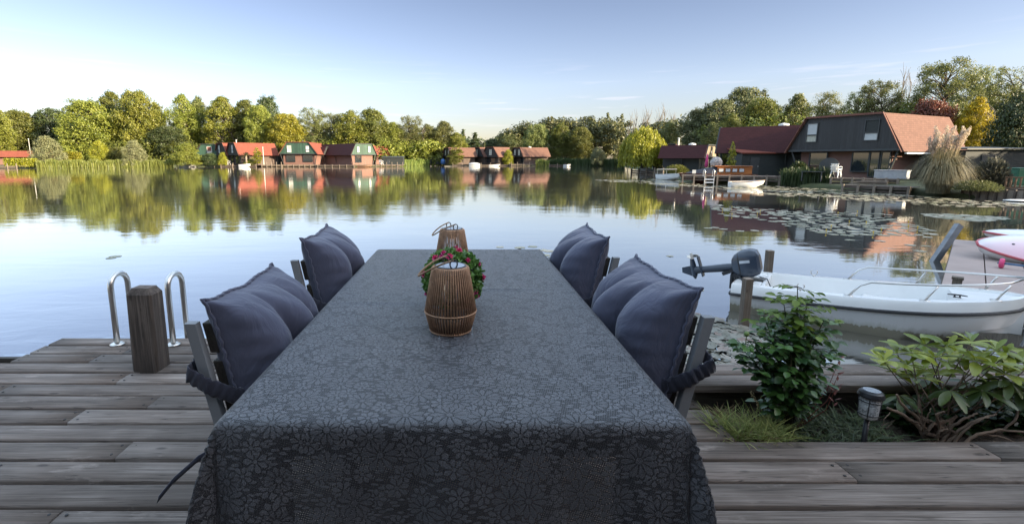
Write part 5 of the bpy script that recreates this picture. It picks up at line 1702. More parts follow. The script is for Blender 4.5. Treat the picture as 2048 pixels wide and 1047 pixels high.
# trestle with blue straps under the hulls, pink float
c = G(2118, 556, PZ)
e = thing('boat_trolley', 'low blue trolley with pink wheels under the pink dinghy', 'trolley', (c.x, c.y, PZ), R(35))
M_BLUE = simple('blue_paint', (0.06, 0.13, 0.24), 0.5)
MB().bar((-0.45, 0, 0.05), (0.9, 0, 0.05), 0.035, 0.035).bar((0.3, -0.25, 0.085), (0.3, 0.7, 0.085), 0.03, 0.03).bar((0.3, 0.2, 0.08), (0.3, 0.2, 0.2), 0.05, 0.05).build('frame', M_BLUE, e)
for y in (-0.25, 0.62):
    MB().tube([(0.3, y, 0.085), (0.3, y + 0.06, 0.085)], 0.085, 18).build('wheel', M_PINK, e, bevel=0.02)
# lines of open water pads come in a later part
# ---------------------------------------------------------------- the deck
M_DECK = weathered_wood('deck_planks', ((0.076, 0.058, 0.047), (0.182, 0.146, 0.122), (0.310, 0.260, 0.226)), 0)
M_DECKD = weathered_wood('deck_dark_timber', ((0.030, 0.027, 0.022), (0.055, 0.048, 0.038), (0.085, 0.075, 0.060)), 0, stain=False)
def chamfer_board(x0, x1, y0, y1, z0, z1, c, tilt, rng):
    """one plank along x with eased edges; returns verts, quads"""
    prof = [(y0, z0), (y0, z1 - c), (y0 + c, z1), (y1 - c, z1), (y1, z1 - c), (y1, z0)]
    nx = max(2, int((x1 - x0) / 0.25))
    V, F = [], []
    ph = rng.random() * 6
    for i in range(nx + 1):
        x = x0 + (x1 - x0) * i / nx
        for k, (y, z) in enumerate(prof):
            wy = 0.0012 * math.sin(x * 3.1 + ph + (k > 2)) 
            V.append((x, y + wy, z + tilt * (y - (y0 + y1) / 2) + 0.001 * math.sin(x * 2.3 + ph)))
    for i in range(nx):
        for k in range(5):
            a = i * 6 + k
            F.append((a, a + 6, a + 7, a + 1))
    e0 = nx * 6
    F += [(0, 1, 4, 5), (1, 2, 3, 4), (e0 + 5, e0 + 4, e0 + 1, e0), (e0 + 4, e0 + 3, e0 + 2, e0 + 1)]
    return V, F
def planks(name, runs, mat, parent, thick=0.034, c=0.005, seed=0):
    rng = np.random.default_rng(seed)
    V, F, Rn = [], [], []
    for x0, x1, y0, y1, z in runs:
        v, f = chamfer_board(x0, x1, y0, y1, z - thick + rng.normal() * 0.0006, z + rng.normal() * 0.0012, c, rng.normal() * 0.004, rng)
        b = len(V)
        V += v; F += [tuple(i + b for i in q) for q in f]
        Rn += [rng.random()] * len(f)
    return np_mesh(name, V, F, mat, parent, rnd=Rn)
deck = thing('wooden_deck', 'weathered grey plank deck under the dining table with a cut corner at the planting bed', 'deck', (0, 0, 0))
rng = np.random.default_rng(3)
PIT, GAP = 0.1475, 0.018
runs = []
y = -1.6
EDGE_Y, STEP_Y, LEFT_X, BED_X, BED_Y0 = 3.37, 3.085, -2.96, 1.29, 2.09
joints_used = 0
k = 0
y = BED_Y0 - PIT * 27
while y + PIT < EDGE_Y + 0.06:
    y0, y1 = y + GAP / 2, y + PIT - GAP / 2
    xa = -6.5 if y1 < STEP_Y else LEFT_X
    xb = 7.0 if y1 <= BED_Y0 + 0.02 else BED_X + (0.012 * math.sin(k * 2.1))
    # butt joints, staggered
    xs = [xa]
    x = xa + (0.6 + 2.6 * ((k * 0.618) % 1))
    if 1.7 < y < 3.0: x = {0: -2.55, 1: -2.02, 2: -1.62}.get(k % 3, -2.0) + 0.10 * math.sin(k)
    while x < xb - 0.5:
        if x > xa + 0.35: xs.append(x)
        x += 3.3 + 0.7 * ((k * 0.381) % 1)
    xs.append(xb)
    for a, b_ in zip(xs[:-1], xs[1:]):
        runs.append((a + 0.0025, b_ - 0.0025, y0, y1, 0.0))
    y += PIT; k += 1
planks('planks', runs, M_DECK, deck, seed=5)
j = MB()
for x in np.arange(-6.2, 7.0, 0.62):
    top = -0.04
    ye = STEP_Y if x < LEFT_X else (EDGE_Y - 0.05 if x < BED_X else BED_Y0 - 0.03)
    j.box((x, (ye - 1.6) / 2, top - 0.07), (0.05, ye + 1.6, 0.13))
j.build('joists', M_DECKD, deck)
sc_ = MB()
rng = np.random.default_rng(8)
for x0, x1, y0, y1, z in runs:
    if y1 < 0.8 or x1 < -4.5 or x0 > 4.5: continue
    for xe in (x0 + 0.03, x1 - 0.03):
        for yy in (y0 + 0.03, y1 - 0.03):
            sc_.lathe([(0.0066, 0.0), (0.0066, 0.0022), (0.001, 0.0026)], 6, (xe, yy, 0.0))
sc_.build('screws', simple('rusty_screw', (0.022, 0.018, 0.016), 0.6), deck)['kind'] = 'stuff'
MB().box((-6.5 + (LEFT_X + 6.5) / 2, STEP_Y + 0.005, -0.10), (LEFT_X + 6.5, 0.03, 0.17)).box(((LEFT_X + BED_X) / 2, EDGE_Y + 0.012, -0.10), (BED_X - LEFT_X, 0.03, 0.17)).build('fascia', M_DECKD, deck)
for x in (-5.6, -4.2, -2.8, -1.2, 0.4, 1.2):
    MB().box((x, 3.0 if x < LEFT_X else 3.3, -0.75), (0.12, 0.12, 1.3)).build('pile', M_DECKD, deck)

# boardwalk: two planks and a dark fascia beam behind the bed, one step higher
walk = thing('boardwalk', 'narrow raised boardwalk of two grey planks behind the planting bed', 'boardwalk', (0, 0, 0))
planks('planks', [(1.24, 4.6, 2.450, 2.580, 0.10), (1.22, 3.1, 2.596, 2.730, 0.10), (3.106, 4.6, 2.596, 2.730, 0.10)], M_DECK, walk, 0.042, seed=9)
MB().box((2.93, 2.485, -0.05), (3.32, 0.045, 0.20)).build('fascia_beam', M_DECKD, walk, bevel=0.004)
MB().box((2.93, 2.695, -0.12), (3.32, 0.045, 0.34)).build('rear_beam', M_DECKD, walk, bevel=0.004)
for x in (1.3, 2.4, 3.5, 4.5):
    MB().box((x, 2.605, -0.6), (0.1, 0.1, 1.2)).build('pile', M_DECKD, walk)

# soil of the bed
rng = np.random.default_rng(14)
rws = []
for iy in range(14):
    r_ = []
    for ix in range(120):
        x = 1.29 + 5.4 * ix / 119; yv = BED_Y0 - 0.02 + 0.40 * iy / 13
        r_.append((x, yv, -0.055 + 0.035 * noise.noise(Vector((x * 6, yv * 6, 0))) + 0.018 * noise.noise(Vector((x * 22, yv * 22, 3)))))
    rws.append(r_)
ms, n, l, b, out = new_mat('soil_dark')
v = coords(n, l); f = noise_t(n, l, v, 18, 6, 0.7)
l.new(ramp(n, l, f, [(0.3, (0.022, 0.016, 0.012)), (0.55, (0.055, 0.040, 0.028)), (0.75, (0.115, 0.085, 0.055))]), b.inputs['Base Color'])
b.inputs['Roughness'].default_value = 0.95
l.new(bump(n, l, noise_t(n, l, v, 70, 4), 0.9, 0.02), b.inputs['Normal'])
tag(MB().grid(rws).build('soil', ms, smooth=True), kind='structure')

# ---------------------------------------------------------------- timber bollard and swim ladder
M_BOLL = weathered_wood('bollard_wood', ((0.034, 0.026, 0.021), (0.110, 0.086, 0.070), (0.24, 0.195, 0.160)), 2, stain=False)
fb = G(318, 742, 0)
e = thing('bollard', 'thick squared timber bollard on the deck in front of the swim ladder', 'bollard', (fb.x - 0.082, fb.y + 0.06, 0), R(-2))
h = 0.525
m = MB()
rows_ = []
for z, hw, hd in ((-0.02, 0.084, 0.066), (0.15, 0.083, 0.065), (h - 0.035, 0.080, 0.063), (h, 0.058, 0.044)):
    k = 0.9 if z == h else 1
    rows_.append([(x * hw + 0.012 * z, y_ * hd, z) for x, y_ in ((-1, -0.82), (-0.82, -1), (0.82, -1), (1, -0.82), (1, 0.82), (0.82, 1), (-0.82, 1), (-1, 0.82))])
m.grid(rows_, closed=True); m.add(rows_[-1], [tuple(range(8))])
m.build('post', M_BOLL, e, bevel=0.003)
M_ENDG = simple('end_grain', (0.13, 0.105, 0.09), 0.9, var=0.4, scale=25, bmp=0.5, bscale=80)
MB().box((0.006, 0, h + 0.001), (0.108, 0.08, 0.004)).build('end_grain', M_ENDG, e)
lb = G(237, 687, 0.0)
hoop_ladder('swim_ladder', 'stainless steel swim ladder with two hooped handrails at the deck edge', (lb.x, lb.y - 0.01, 0.0), R(-1), 0.405, 0.17, 0.50, 1.3, 0.0195, 3)

# ---------------------------------------------------------------- table under its cloth
TCX = -0.022
TX, TY0, TY1, TZ = 0.508, 0.962, 2.975, 0.75
M_TBL = weathered_wood('table_planks', ((0.040, 0.036, 0.034), (0.065, 0.060, 0.056), (0.095, 0.088, 0.082)), 1, stain=False)
M_POWD = simple('grey_powder_coat', (0.15, 0.155, 0.16), 0.5, metal=0.0, var=0.05, scale=2)
t = thing('dining_table', 'long rectangular garden table hidden under the lace tablecloth', 'table', (TCX, (TY0 + TY1) / 2, 0))
L = TY1 - TY0
m = MB()
for i in range(9):
    m.box((-0.44 + 0.11 * i, 0, TZ - 0.022), (0.104, L - 0.03, 0.030))
m.build('tabletop', M_TBL, t, bevel=0.003)
m = MB()
m.box((0, -L / 2 + 0.05, TZ - 0.072), (0.94, 0.03, 0.065)).box((0, L / 2 - 0.05, TZ - 0.072), (0.94, 0.03, 0.065)).box((-0.455, 0, TZ - 0.072), (0.03, L - 0.13, 0.065)).box((0.455, 0, TZ - 0.072), (0.03, L - 0.13, 0.065))
m.build('apron', M_POWD, t)
for sx in (-1, 1):
    for sy in (-1, 1):
        MB().box((sx * 0.43, sy * (L / 2 - 0.08), (TZ - 0.04) / 2), (0.07, 0.07, TZ - 0.045)).build('leg', M_POWD, t, bevel=0.004)

def lace_mat():
    m, n, l, b, out = new_mat('grey_lace')
    uv = n.new('ShaderNodeUVMap'); uv.uv_map = 'cloth'
    warp = n.new('ShaderNodeTexNoise'); warp.inputs['Scale'].default_value = 12; warp.inputs['Detail'].default_value = 1
    l.new(uv.outputs[0], warp.inputs['Vector'])
    ws = n.new('ShaderNodeVectorMath'); ws.operation = 'MULTIPLY_ADD'
    l.new(warp.outputs['Color'], ws.inputs[0]); ws.inputs[1].default_value = (0.012, 0.012, 0); l.new(uv.outputs[0], ws.inputs[2])
    UVW = ws.outputs[0]
    def flower(scale, rnd_, npet, R0, offs):
        ad = n.new('ShaderNodeVectorMath'); ad.operation = 'ADD'; l.new(UVW, ad.inputs[0]); ad.inputs[1].default_value = offs
        v = n.new('ShaderNodeTexVoronoi'); v.voronoi_dimensions = '2D'
        v.inputs['Scale'].default_value = scale; v.inputs['Randomness'].default_value = rnd_
        l.new(ad.outputs[0], v.inputs['Vector'])
        d = n.new('ShaderNodeVectorMath'); d.operation = 'SUBTRACT'
        l.new(ad.outputs[0], d.inputs[0]); l.new(v.outputs['Position'], d.inputs[1])
        s = n.new('ShaderNodeSeparateXYZ'); l.new(d.outputs[0], s.inputs[0])
        ang = math_(n, l, 'ARCTAN2', s.outputs[1], s.outputs[0])
        ln = n.new('ShaderNodeVectorMath'); ln.operation = 'LENGTH'; l.new(d.outputs[0], ln.inputs[0])
        r = ln.outputs['Value']
        sc_ = n.new('ShaderNodeSeparateXYZ'); l.new(v.outputs['Color'], sc_.inputs[0])
        c = math_(n, l, 'ABSOLUTE', math_(n, l, 'COSINE', math_(n, l, 'MULTIPLY_ADD', ang, npet / 2, math_(n, l, 'MULTIPLY', sc_.outputs[0], 6.28))))
        Rr = math_(n, l, 'MULTIPLY', math_(n, l, 'MULTIPLY_ADD', c, 0.42, 0.60), math_(n, l, 'MULTIPLY_ADD', sc_.outputs[1], R0 * 0.4, R0 * 0.78))
        inside = math_(n, l, 'LESS_THAN', r, Rr)
        near = math_(n, l, 'LESS_THAN', r, math_(n, l, 'MULTIPLY', Rr, 1.13))
        gapw = math_(n, l, 'DIVIDE', 0.0016 * npet / 2, math_(n, l, 'MAXIMUM', r, 0.004))
        seam = math_(n, l, 'MULTIPLY', math_(n, l, 'LESS_THAN', c, gapw), math_(n, l, 'GREATER_THAN', r, R0 * 0.22))
        ring = math_(n, l, 'MULTIPLY', math_(n, l, 'GREATER_THAN', r, R0 * 0.19), math_(n, l, 'LESS_THAN', r, R0 * 0.25))
        cut = math_(n, l, 'MAXIMUM', seam, ring)
        edge = math_(n, l, 'SUBTRACT', near, inside)
        solid = math_(n, l, 'MULTIPLY', inside, math_(n, l, 'SUBTRACT', 1.0, cut))
        dark = math_(n, l, 'MAXIMUM', math_(n, l, 'MULTIPLY', inside, cut), edge)
        return solid, dark
    s1, d1 = flower(10.6, 0.75, 11, 0.036, (0, 0, 0))
    s2, d2 = flower(17.0, 0.95, 7, 0.023, (0.31, 0.17, 0))
    # pointed leaves between the flowers
    mp_ = n.new('ShaderNodeMapping'); mp_.inputs['Rotation'].default_value = (0, 0, 0.75); mp_.inputs['Scale'].default_value = (34, 92, 1)
    l.new(UVW, mp_.inputs[0])
    v3 = n.new('ShaderNodeTexVoronoi'); v3.voronoi_dimensions = '2D'; v3.inputs['Scale'].default_value = 1.0; v3.inputs['Randomness'].default_value = 0.8
    l.new(mp_.outputs[0], v3.inputs['Vector'])
    leaf = math_(n, l, 'LESS_THAN', v3.outputs['Distance'], 0.30)
    leafe = math_(n, l, 'SUBTRACT', math_(n, l, 'LESS_THAN', v3.outputs['Distance'], 0.40), leaf)
    nf1 = math_(n, l, 'SUBTRACT', 1.0, math_(n, l, 'MAXIMUM', s1, d1))
    nf2 = math_(n, l, 'MULTIPLY', nf1, math_(n, l, 'SUBTRACT', 1.0, math_(n, l, 'MAXIMUM', s2, d2)))
    solid = math_(n, l, 'MAXIMUM', s1, math_(n, l, 'MULTIPLY', nf1, s2))
    solid = math_(n, l, 'MAXIMUM', solid, math_(n, l, 'MULTIPLY', nf2, leaf))
    dark = math_(n, l, 'MAXIMUM', d1, math_(n, l, 'MULTIPLY', nf1, d2))
    dark = math_(n, l, 'MAXIMUM', dark, math_(n, l, 'MULTIPLY', nf2, leafe))
    brk = noise_t(n, l, UVW, 95, 2, 0.6)
    dark = math_(n, l, 'MULTIPLY', dark, ramp(n, l, brk, [(0.40, (0.15, 0.15, 0.15)), (0.55, (1, 1, 1))]))
    # open net ground
    mpn = n.new('ShaderNodeMapping'); mpn.inputs['Scale'].default_value = (200, 200, 1); mpn.inputs['Rotation'].default_value = (0, 0, 0.3)
    l.new(uv.outputs[0], mpn.inputs[0])
    vn = n.new('ShaderNodeTexVoronoi'); vn.voronoi_dimensions = '2D'; vn.feature = 'DISTANCE_TO_EDGE'; vn.inputs['Scale'].default_value = 1.0; vn.inputs['Randomness'].default_value = 0.25
    l.new(mpn.outputs[0], vn.inputs['Vector'])
    thread = math_(n, l, 'LESS_THAN', vn.outputs['Distance'], 0.29)
    fab = math_(n, l, 'MAXIMUM', solid, thread)
    fab = math_(n, l, 'MULTIPLY', fab, math_(n, l, 'SUBTRACT', 1.0, math_(n, l, 'MULTIPLY', dark, math_(n, l, 'SUBTRACT', 1.0, thread))))
    weave = noise_t(n, l, mpn.outputs[0], 1.6, 2)
    c = mixc(n, l, solid, (0.030, 0.031, 0.037), (0.145, 0.150, 0.168))
    c = mixc(n, l, math_(n, l, 'MULTIPLY', s1, 0.55), c, (0.080, 0.083, 0.094))
    c = mixc(n, l, math_(n, l, 'MULTIPLY', weave, 0.5), c, (0.040, 0.042, 0.048))
    spk = noise_t(n, l, uv.outputs[0], 330, 2, 0.7)
    c = mixc(n, l, ramp(n, l, spk, [(0.40, (0.6, 0.6, 0.6)), (0.58, (0, 0, 0))]), c, (0.030, 0.031, 0.036))
    c = mixc(n, l, math_(n, l, 'MULTIPLY', dark, 0.8), c, (0.014, 0.015, 0.018))
    l.new(c, b.inputs['Base Color'])
    b.inputs['Roughness'].default_value = 0.34
    b.inputs['Specular IOR Level'].default_value = 0.45
    b.inputs['Sheen Weight'].default_value = 0.12
    hgt = math_(n, l, 'ADD', math_(n, l, 'MULTIPLY', solid, 1.0), math_(n, l, 'ADD', math_(n, l, 'MULTIPLY', weave, 0.35), math_(n, l, 'MULTIPLY', spk, 0.9)))
    l.new(bump(n, l, hgt, 0.9, 0.0035), b.inputs['Normal'])
    tr = n.new('ShaderNodeBsdfTransparent')
    mx = n.new('ShaderNodeMixShader')
    l.new(fab, mx.inputs[0]); l.new(tr.outputs[0], mx.inputs[1]); l.new(b.outputs[0], mx.inputs[2])
    l.new(mx.outputs[0], out.inputs[0])
    return m
def tablecloth():
    a, y0, y1 = TX - 0.003, TY0 + 0.002, TY1 - 0.002
    drop, er = 0.46, 0.016
    us = sorted(set([-a - s for s in np.linspace(0, drop, 34)] + list(np.linspace(-a, a, 80)) + [a + s for s in np.linspace(0, drop, 34)]))
    vs = sorted(set([y0 - s for s in np.linspace(0, drop, 40)] + list(np.linspace(y0, y1, 150)) + [y1 + s for s in np.linspace(0, drop, 30)]))
    rows_, uvs = [], []
    for v in vs:
        r_ = []
        for u in us:
            du = max(0, abs(u) - a); dv = y0 - v if v < y0 else (v - y1 if v > y1 else 0)
            su = 1 if u > 0 else -1; sv = -1 if v < y0 else 1
            bx, by = max(-a, min(a, u)), max(y0, min(y1, v))
            rr = math.hypot(du, dv)
            if rr < 1e-6:
                z = TZ + 0.0025
                z += 0.004 * math.exp(-((v - 2.02 - 0.01 * math.sin(u * 5)) / 0.013) ** 2) * (0.55 + 0.45 * math.sin(u * 7 + 1))
                z += 0.003 * math.exp(-((v - 1.83) / 0.014) ** 2) * max(0, -u + 0.1) * 2
                z += 0.0012 * noise.noise(Vector((u * 5, v * 5, 0)))
                edge = min(a - abs(u), v - y0, y1 - v)
                if edge < 0.012: z -= 0.004 * (1 - edge / 0.012) ** 2
                r_.append((u, v, z))
            else:
                nx, ny = su * du / rr, sv * dv / rr
                ang = math.atan2(dv, du + 1e-9)
                corner = math.sin(2 * ang) if du > 0 and dv > 0 else 0
                fl = 0.05 * rr + 0.13 * rr * corner ** 1.2
                along = u if dv > du else v
                fold = 0.020 * min(1, rr / 0.2) * (math.sin(along * 13 + 0.7) * 0.6 + math.sin(along * 29 + 1.9) * 0.35) * (1 - corner) ** 2
                fold += 0.030 * min(1, rr / 0.18) * corner ** 2 * math.sin(ang * 8.0 + 0.9)
                fl += fold
                fl = max(0.002, fl)
                if rr < er * 1.57:
                    q = rr / er
                    out_, dn = er * math.sin(q) * 0.75, er * (1 - math.cos(q))
                else:
                    out_ = er * 0.75 + fl * 1.0
                    dn = er + math.sqrt(max(0, (rr - er * 1.57) ** 2 - min(fl, rr * 0.5) ** 2))
                r_.append((bx + nx * out_, by + ny * out_, TZ - 0.0015 - dn))
        rows_.append(r_)
    o = MB().grid(rows_).build('tablecloth', lace_mat(), smooth=True, loc=(TCX, 0, 0))
    me = o.data
    ul = me.uv_layers.new(name='cloth')
    nu = len(us)
    idx = np.zeros(len(me.loops), dtype=np.int32); me.loops.foreach_get('vertex_index', idx)
    U = np.array(us)[idx % nu] + 2.0; Vv = np.array(vs)[idx // nu] + 2.0
    ul.data.foreach_set('uv', np.stack([U, Vv], axis=1).astype(np.float32).ravel())
    return tag(o, 'charcoal grey flower patterned lace tablecloth covering the long table', 'tablecloth')
tablecloth()

# ---------------------------------------------------------------- chairs
M_SLAT = weathered_wood('chair_slats', ((0.030, 0.026, 0.022), (0.060, 0.052, 0.043), (0.095, 0.083, 0.070)), 1, stain=False)
M_CPOST = simple('chair_grey_paint', (0.20, 0.21, 0.22), 0.45, var=0.05, scale=3)
def chair(name, label, loc, rz):
    """faces local +x; back at -x; width along y"""
    e = thing(name, label, 'chair', loc, rz, 'dining chairs round the table')
    hw = 0.255
    def back(z): return -0.205 - 0.19 * max(0, z - 0.40) if z > 0.40 else -0.205 - 0.05 * (0.40 - z)
    for s in (-1, 1):
        p = [(back(0.0), s * hw, 0.0), (back(0.40), s * hw, 0.40), (back(0.80), s * hw, 0.80)]
        m = MB()
        rows_ = []
        for (x, y_, z) in p:
            rows_.append([(x - 0.020, y_ - 0.015, z), (x + 0.016, y_ - 0.015, z), (x + 0.016, y_ + 0.015, z), (x - 0.020, y_ + 0.015, z)])
        m.grid(rows_, closed=True); m.add(rows_[0], [(3, 2, 1, 0)]); m.add(rows_[2], [(0, 1, 2, 3)])
        m.build('back_post', M_CPOST, e, bevel=0.0025)
        MB().bar((0.21, s * hw, 0.0), (0.19, s * hw, 0.42), 0.03, 0.048, (1, 0, 0)).build('front_leg', M_CPOST, e, bevel=0.0025)
        MB().bar((back(0.40), s * hw, 0.385), (0.20, s * hw, 0.405), 0.026, 0.05).build('seat_rail', M_CPOST, e, bevel=0.002)
    for z in (0.742, 0.615, 0.49):
        zb_, zt2 = z - 0.05, z + 0.05
        b0, b1 = back(zb_) + 0.028, back(zt2) + 0.028
        m = MB().add([(b0 - 0.011, -hw + 0.0165, zb_), (b0 + 0.022, -hw + 0.0165, zb_), (b0 + 0.022, hw - 0.0165, zb_), (b0 - 0.011, hw - 0.0165, zb_), (b1 - 0.011, -hw + 0.0165, zt2), (b1 + 0.022, -hw + 0.0165, zt2), (b1 + 0.022, hw - 0.0165, zt2), (b1 - 0.011, hw - 0.0165, zt2)],
                     [(0, 3, 2, 1), (4, 5, 6, 7), (0, 1, 5, 4), (1, 2, 6, 5), (2, 3, 7, 6), (3, 0, 4, 7)])
        m.build('back_slat', M_SLAT, e, bevel=0.004)
    m = MB()
    for i in range(4):
        m.box((-0.13 + 0.098 * i, 0, 0.425), (0.09, 2 * hw - 0.035, 0.022))
    m.build('seat', M_SLAT, e, bevel=0.003)
    return e
def fabric_mat(name, col):
    m, n, l, b, out = new_mat(name)
    v = coords(n, l)
    f = noise_t(n, l, v, 5, 3)
    l.new(ramp(n, l, f, [(0.3, sc3(col, 0.88)), (0.7, sc3(col, 1.12))]), b.inputs['Base Color'])
    b.inputs['Roughness'].default_value = 0.78
    b.inputs['Sheen Weight'].default_value = 0.25
    b.inputs['Sheen Roughness'].default_value = 0.5
    b.inputs['Specular IOR Level'].default_value = 0.25
    fine = noise_t(n, l, v, 700, 2)
    cre = noise_t(n, l, coords(n, l, (1, 1, 0.45)), 10, 4, 0.55, 1.8)
    nr = bump(n, l, fine, 0.15, 0.001)
    l.new(bump(n, l, cre, 0.55, 0.018, nr), b.inputs['Normal'])
    return m
M_CUSH = fabric_mat('slate_blue_cotton', (0.074, 0.080, 0.122))
M_CUSHD = fabric_mat('dark_blue_cotton', (0.036, 0.038, 0.056))
def pillow_rows(W_, H_, T, tufts, seed, n=64, ears=(1, 1, 1, 1), front=True):
    """front face of a tufted cushion in (y, z, thickness); v = 0 bottom"""
    rows_ = []
    for i in range(n + 1):
        r_ = []
        for k in range(n + 1):
            u, v = -1 + 2 * k / n, -1 + 2 * i / n
            # outline: edges drawn in between the corners, corners pulled to points
            pu = 1 - 0.005 * (1 - v ** 2) + 0.015 * abs(v) ** 10
            pv = 1 - 0.015 * (1 - u ** 2) + 0.015 * abs(u) ** 10 - 0.022 * math.cos(u * 2 * pi) * (1 - u ** 2)
            e_ = ears[(2 if v > 0 else 0) + (1 if u > 0 else 0)]
            c_ = (abs(u) * abs(v)) ** 5 * e_
            yy = u * pu * W_ / 2 * (1 + 0.045 * c_)
            zz = v * pv * H_ / 2 * (1 + 0.05 * c_)
            base = max(0.0, (1 - abs(u) ** 3.2) * (1 - abs(v) ** 3.2)) ** 0.46
            d = 1.0
            if tufts:
                us_ = sorted(q[0] for q in tufts); tv = tufts[0][1]; s_ = tufts[0][2]
                wob = 0.04 * math.sin(v * 4 + seed)
                kn = [-1.0] + [q + wob for q in us_] + [1.0]
                for i_ in range(len(kn) - 1):
                    if kn[i_] <= u <= kn[i_ + 1]:
                        t_ = (u - kn[i_]) / (kn[i_ + 1] - kn[i_])
                        if i_ == 0: t_ = (1 - t_) / 2
                        elif i_ == len(kn) - 2: t_ = t_ / 2
                        break
                gU = abs(math.sin(pi * t_)) ** 0.6
                gV = math.sin(pi / 2 * min(1.0, abs(v - tv - 0.04 * math.sin(u * 3 + seed)) / 0.75)) ** 0.6
                du = min(abs(u - q) for q in us_)
                d *= 1 - s_ * (0.42 + 0.36 * math.exp(-abs(v - tv) * 2.0)) * (1 - gU)
                d *= 1 - s_ * (0.18 + 0.54 * math.exp(-(du / 0.30) ** 2)) * (1 - gV)
            wr = 0.0
            for tu, tv_, _s in tufts:
                q_ = math.hypot(u - tu, v - tv_); th_ = math.atan2(v - tv_, u - tu)
                wr += 0.035 * math.sin(9 * th_ + 2.0 * math.sin(3 * th_ + seed) + seed) * math.exp(-((q_ - 0.16) / 0.20) ** 2)
                wr += 0.020 * math.sin(17 * th_ + seed * 2) * math.exp(-((q_ - 0.30) / 0.22) ** 2)
            nz_ = wr + 0.045 * noise.noise(Vector((u * 2.2 + seed * 7, v * 2.2, seed))) + 0.032 * noise.noise(Vector((u * 6 + seed, v * 3.5, seed * 3))) + 0.014 * noise.noise(Vector((u * 15 + seed, v * 8, seed)))
            edgew = 0.05 * math.sin((u if abs(v) > abs(u) else v) * 26 + seed) * max(0, max(abs(u), abs(v)) - 0.72) * 3
            t = T * (base * max(0.10, d) + 0.62 * (nz_ + edgew) * base ** 0.5)
            r_.append((yy, zz, t))
        rows_.append(r_)
    return rows_
def cushion(name, label, loc, rz, seed, tufts, W_=0.495, H_=0.485, T=0.225, ears=(1, 1, 1, 1), tie=False, tilt=0.20, zc=0.632, roll=0.0, xo=0.0):
    """back cushion leaning on the chair back + seat pad + frilled strap round the near post; same axes as the chair"""
    e = thing(name, label, 'cushion', loc, rz, 'slate blue chair cushions')
    def bend(x, z):                                   # lean backwards with height
        return x - tilt * (z - 0.42) - 0.10 * max(0, z - 0.80) ** 1.0 * 1.2
    def plc(yy, zz, t):
        y2, z2 = yy * math.cos(roll) - zz * math.sin(roll), yy * math.sin(roll) + zz * math.cos(roll)
        z = zc + z2
        return (bend(-0.135 + xo + t, z), y2, z)
    fr_ = pillow_rows(W_, H_, T, tufts, seed)
    bk = pillow_rows(W_, H_, T * 0.34, [], seed + 3)
    m = MB().grid([[plc(*q) for q in r_] for r_ in fr_])
    m.grid([[plc(q[0], q[1], -q[2]) for q in r_] for r_ in bk][::-1])
    o = m.build('back_cushion', M_CUSH, e, smooth=True)
    # stitched border
    n = len(fr_) - 1
    loop = [fr_[0][k] for k in range(n)] + [fr_[i][n] for i in range(n)] + [fr_[n][n - k] for k in range(n)] + [fr_[n - i][0] for i in range(n)]
    pts_ = []
    for i, q in enumerate(loop):
        a, b_ = loop[i - 1], loop[(i + 1) % len(loop)]
        pts_.append(Vector(plc(q[0] * 1.012, q[1] * 1.012, 0.003 * math.sin(i * 1.3))))
    MB().tube(pts_, 0.0055, 6, closed=True).build('seam', M_CUSH, o, smooth=True)
    # seat pad
    sp_ = pillow_rows(0.50, 0.42, 0.055, [(0.35, 0.0, 0.7), (-0.35, 0.0, 0.7)], seed + 5, n=24)
    m = MB().grid([[(0.03 + q[1], q[0], 0.475 + q[2]) for q in r_] for r_ in sp_])
    m.grid([[(0.03 + q[1], q[0], 0.475 - 0.55 * q[2]) for q in r_] for r_ in sp_][::-1])
    m.build('seat_pad', M_CUSHD, e, smooth=True)
    # strap with gathered folds round the post on the near side, and its twin on the far side
    for s in (-1, 1):
        ctl = [Vector((-0.10, s * 0.20, 0.53)), Vector((-0.16, s * 0.262, 0.555)), Vector((-0.225, s * 0.292, 0.600)), Vector((-0.290, s * 0.290, 0.640)), Vector((-0.292, s * 0.23, 0.648))]
        cp = []
        for i in range(len(ctl) - 1):
            for j_ in range(9):
                cp.append(ctl[i].lerp(ctl[i + 1], j_ / 9))
        cp.append(ctl[-1])
        rows_ = []
        for i, p in enumerate(cp):
            d = (cp[min(i + 1, len(cp) - 1)] - cp[max(0, i - 1)]).normalized()
            up_ = Vector((0, 0, 1)); up_ = (up_ - d * up_.dot(d)).normalized()
            nn = d.cross(up_)
            ruf = 0.0045 * math.sin(i * 2.3 + seed)
            hh = 0.026 + 0.002 * math.sin(i * 1.7)
            rows_.append([p + up_ * hh * math.cos(t) + nn * (0.0055 + ruf * 0.5) * math.sin(t) + nn * ruf for t in [2 * pi * q / 12 for q in range(12)]])
        MB().grid(rows_, closed=True).build('strap', M_CUSHD, e, smooth=True)
    if tie:
        for pts2, w_ in (([(-0.20, -0.285, 0.395), (-0.265, -0.325, 0.370), (-0.33, -0.35, 0.315), (-0.37, -0.375, 0.265)], 0.026), ([(-0.21, -0.29, 0.39), (-0.24, -0.33, 0.350), (-0.262, -0.36, 0.27), (-0.28, -0.39, 0.185)], 0.022)):
            cp = []
            for i in range(len(pts2) - 1):
                for j_ in range(5): cp.append(Vector(pts2[i]).lerp(Vector(pts2[i + 1]), j_ / 5))
            cp.append(Vector(pts2[-1]))
            rb = MB().ribbon(cp, w_, (0.25, 0.15, 0.9))
            o2 = rb.build('tie_ribbon', M_CUSHD, e, smooth=True)
            sm = o2.modifiers.new('thickness', 'SOLIDIFY'); sm.thickness = 0.004
    return e
TUF = [(-0.36, -0.12, 1.0), (0.36, -0.12, 1.0)]
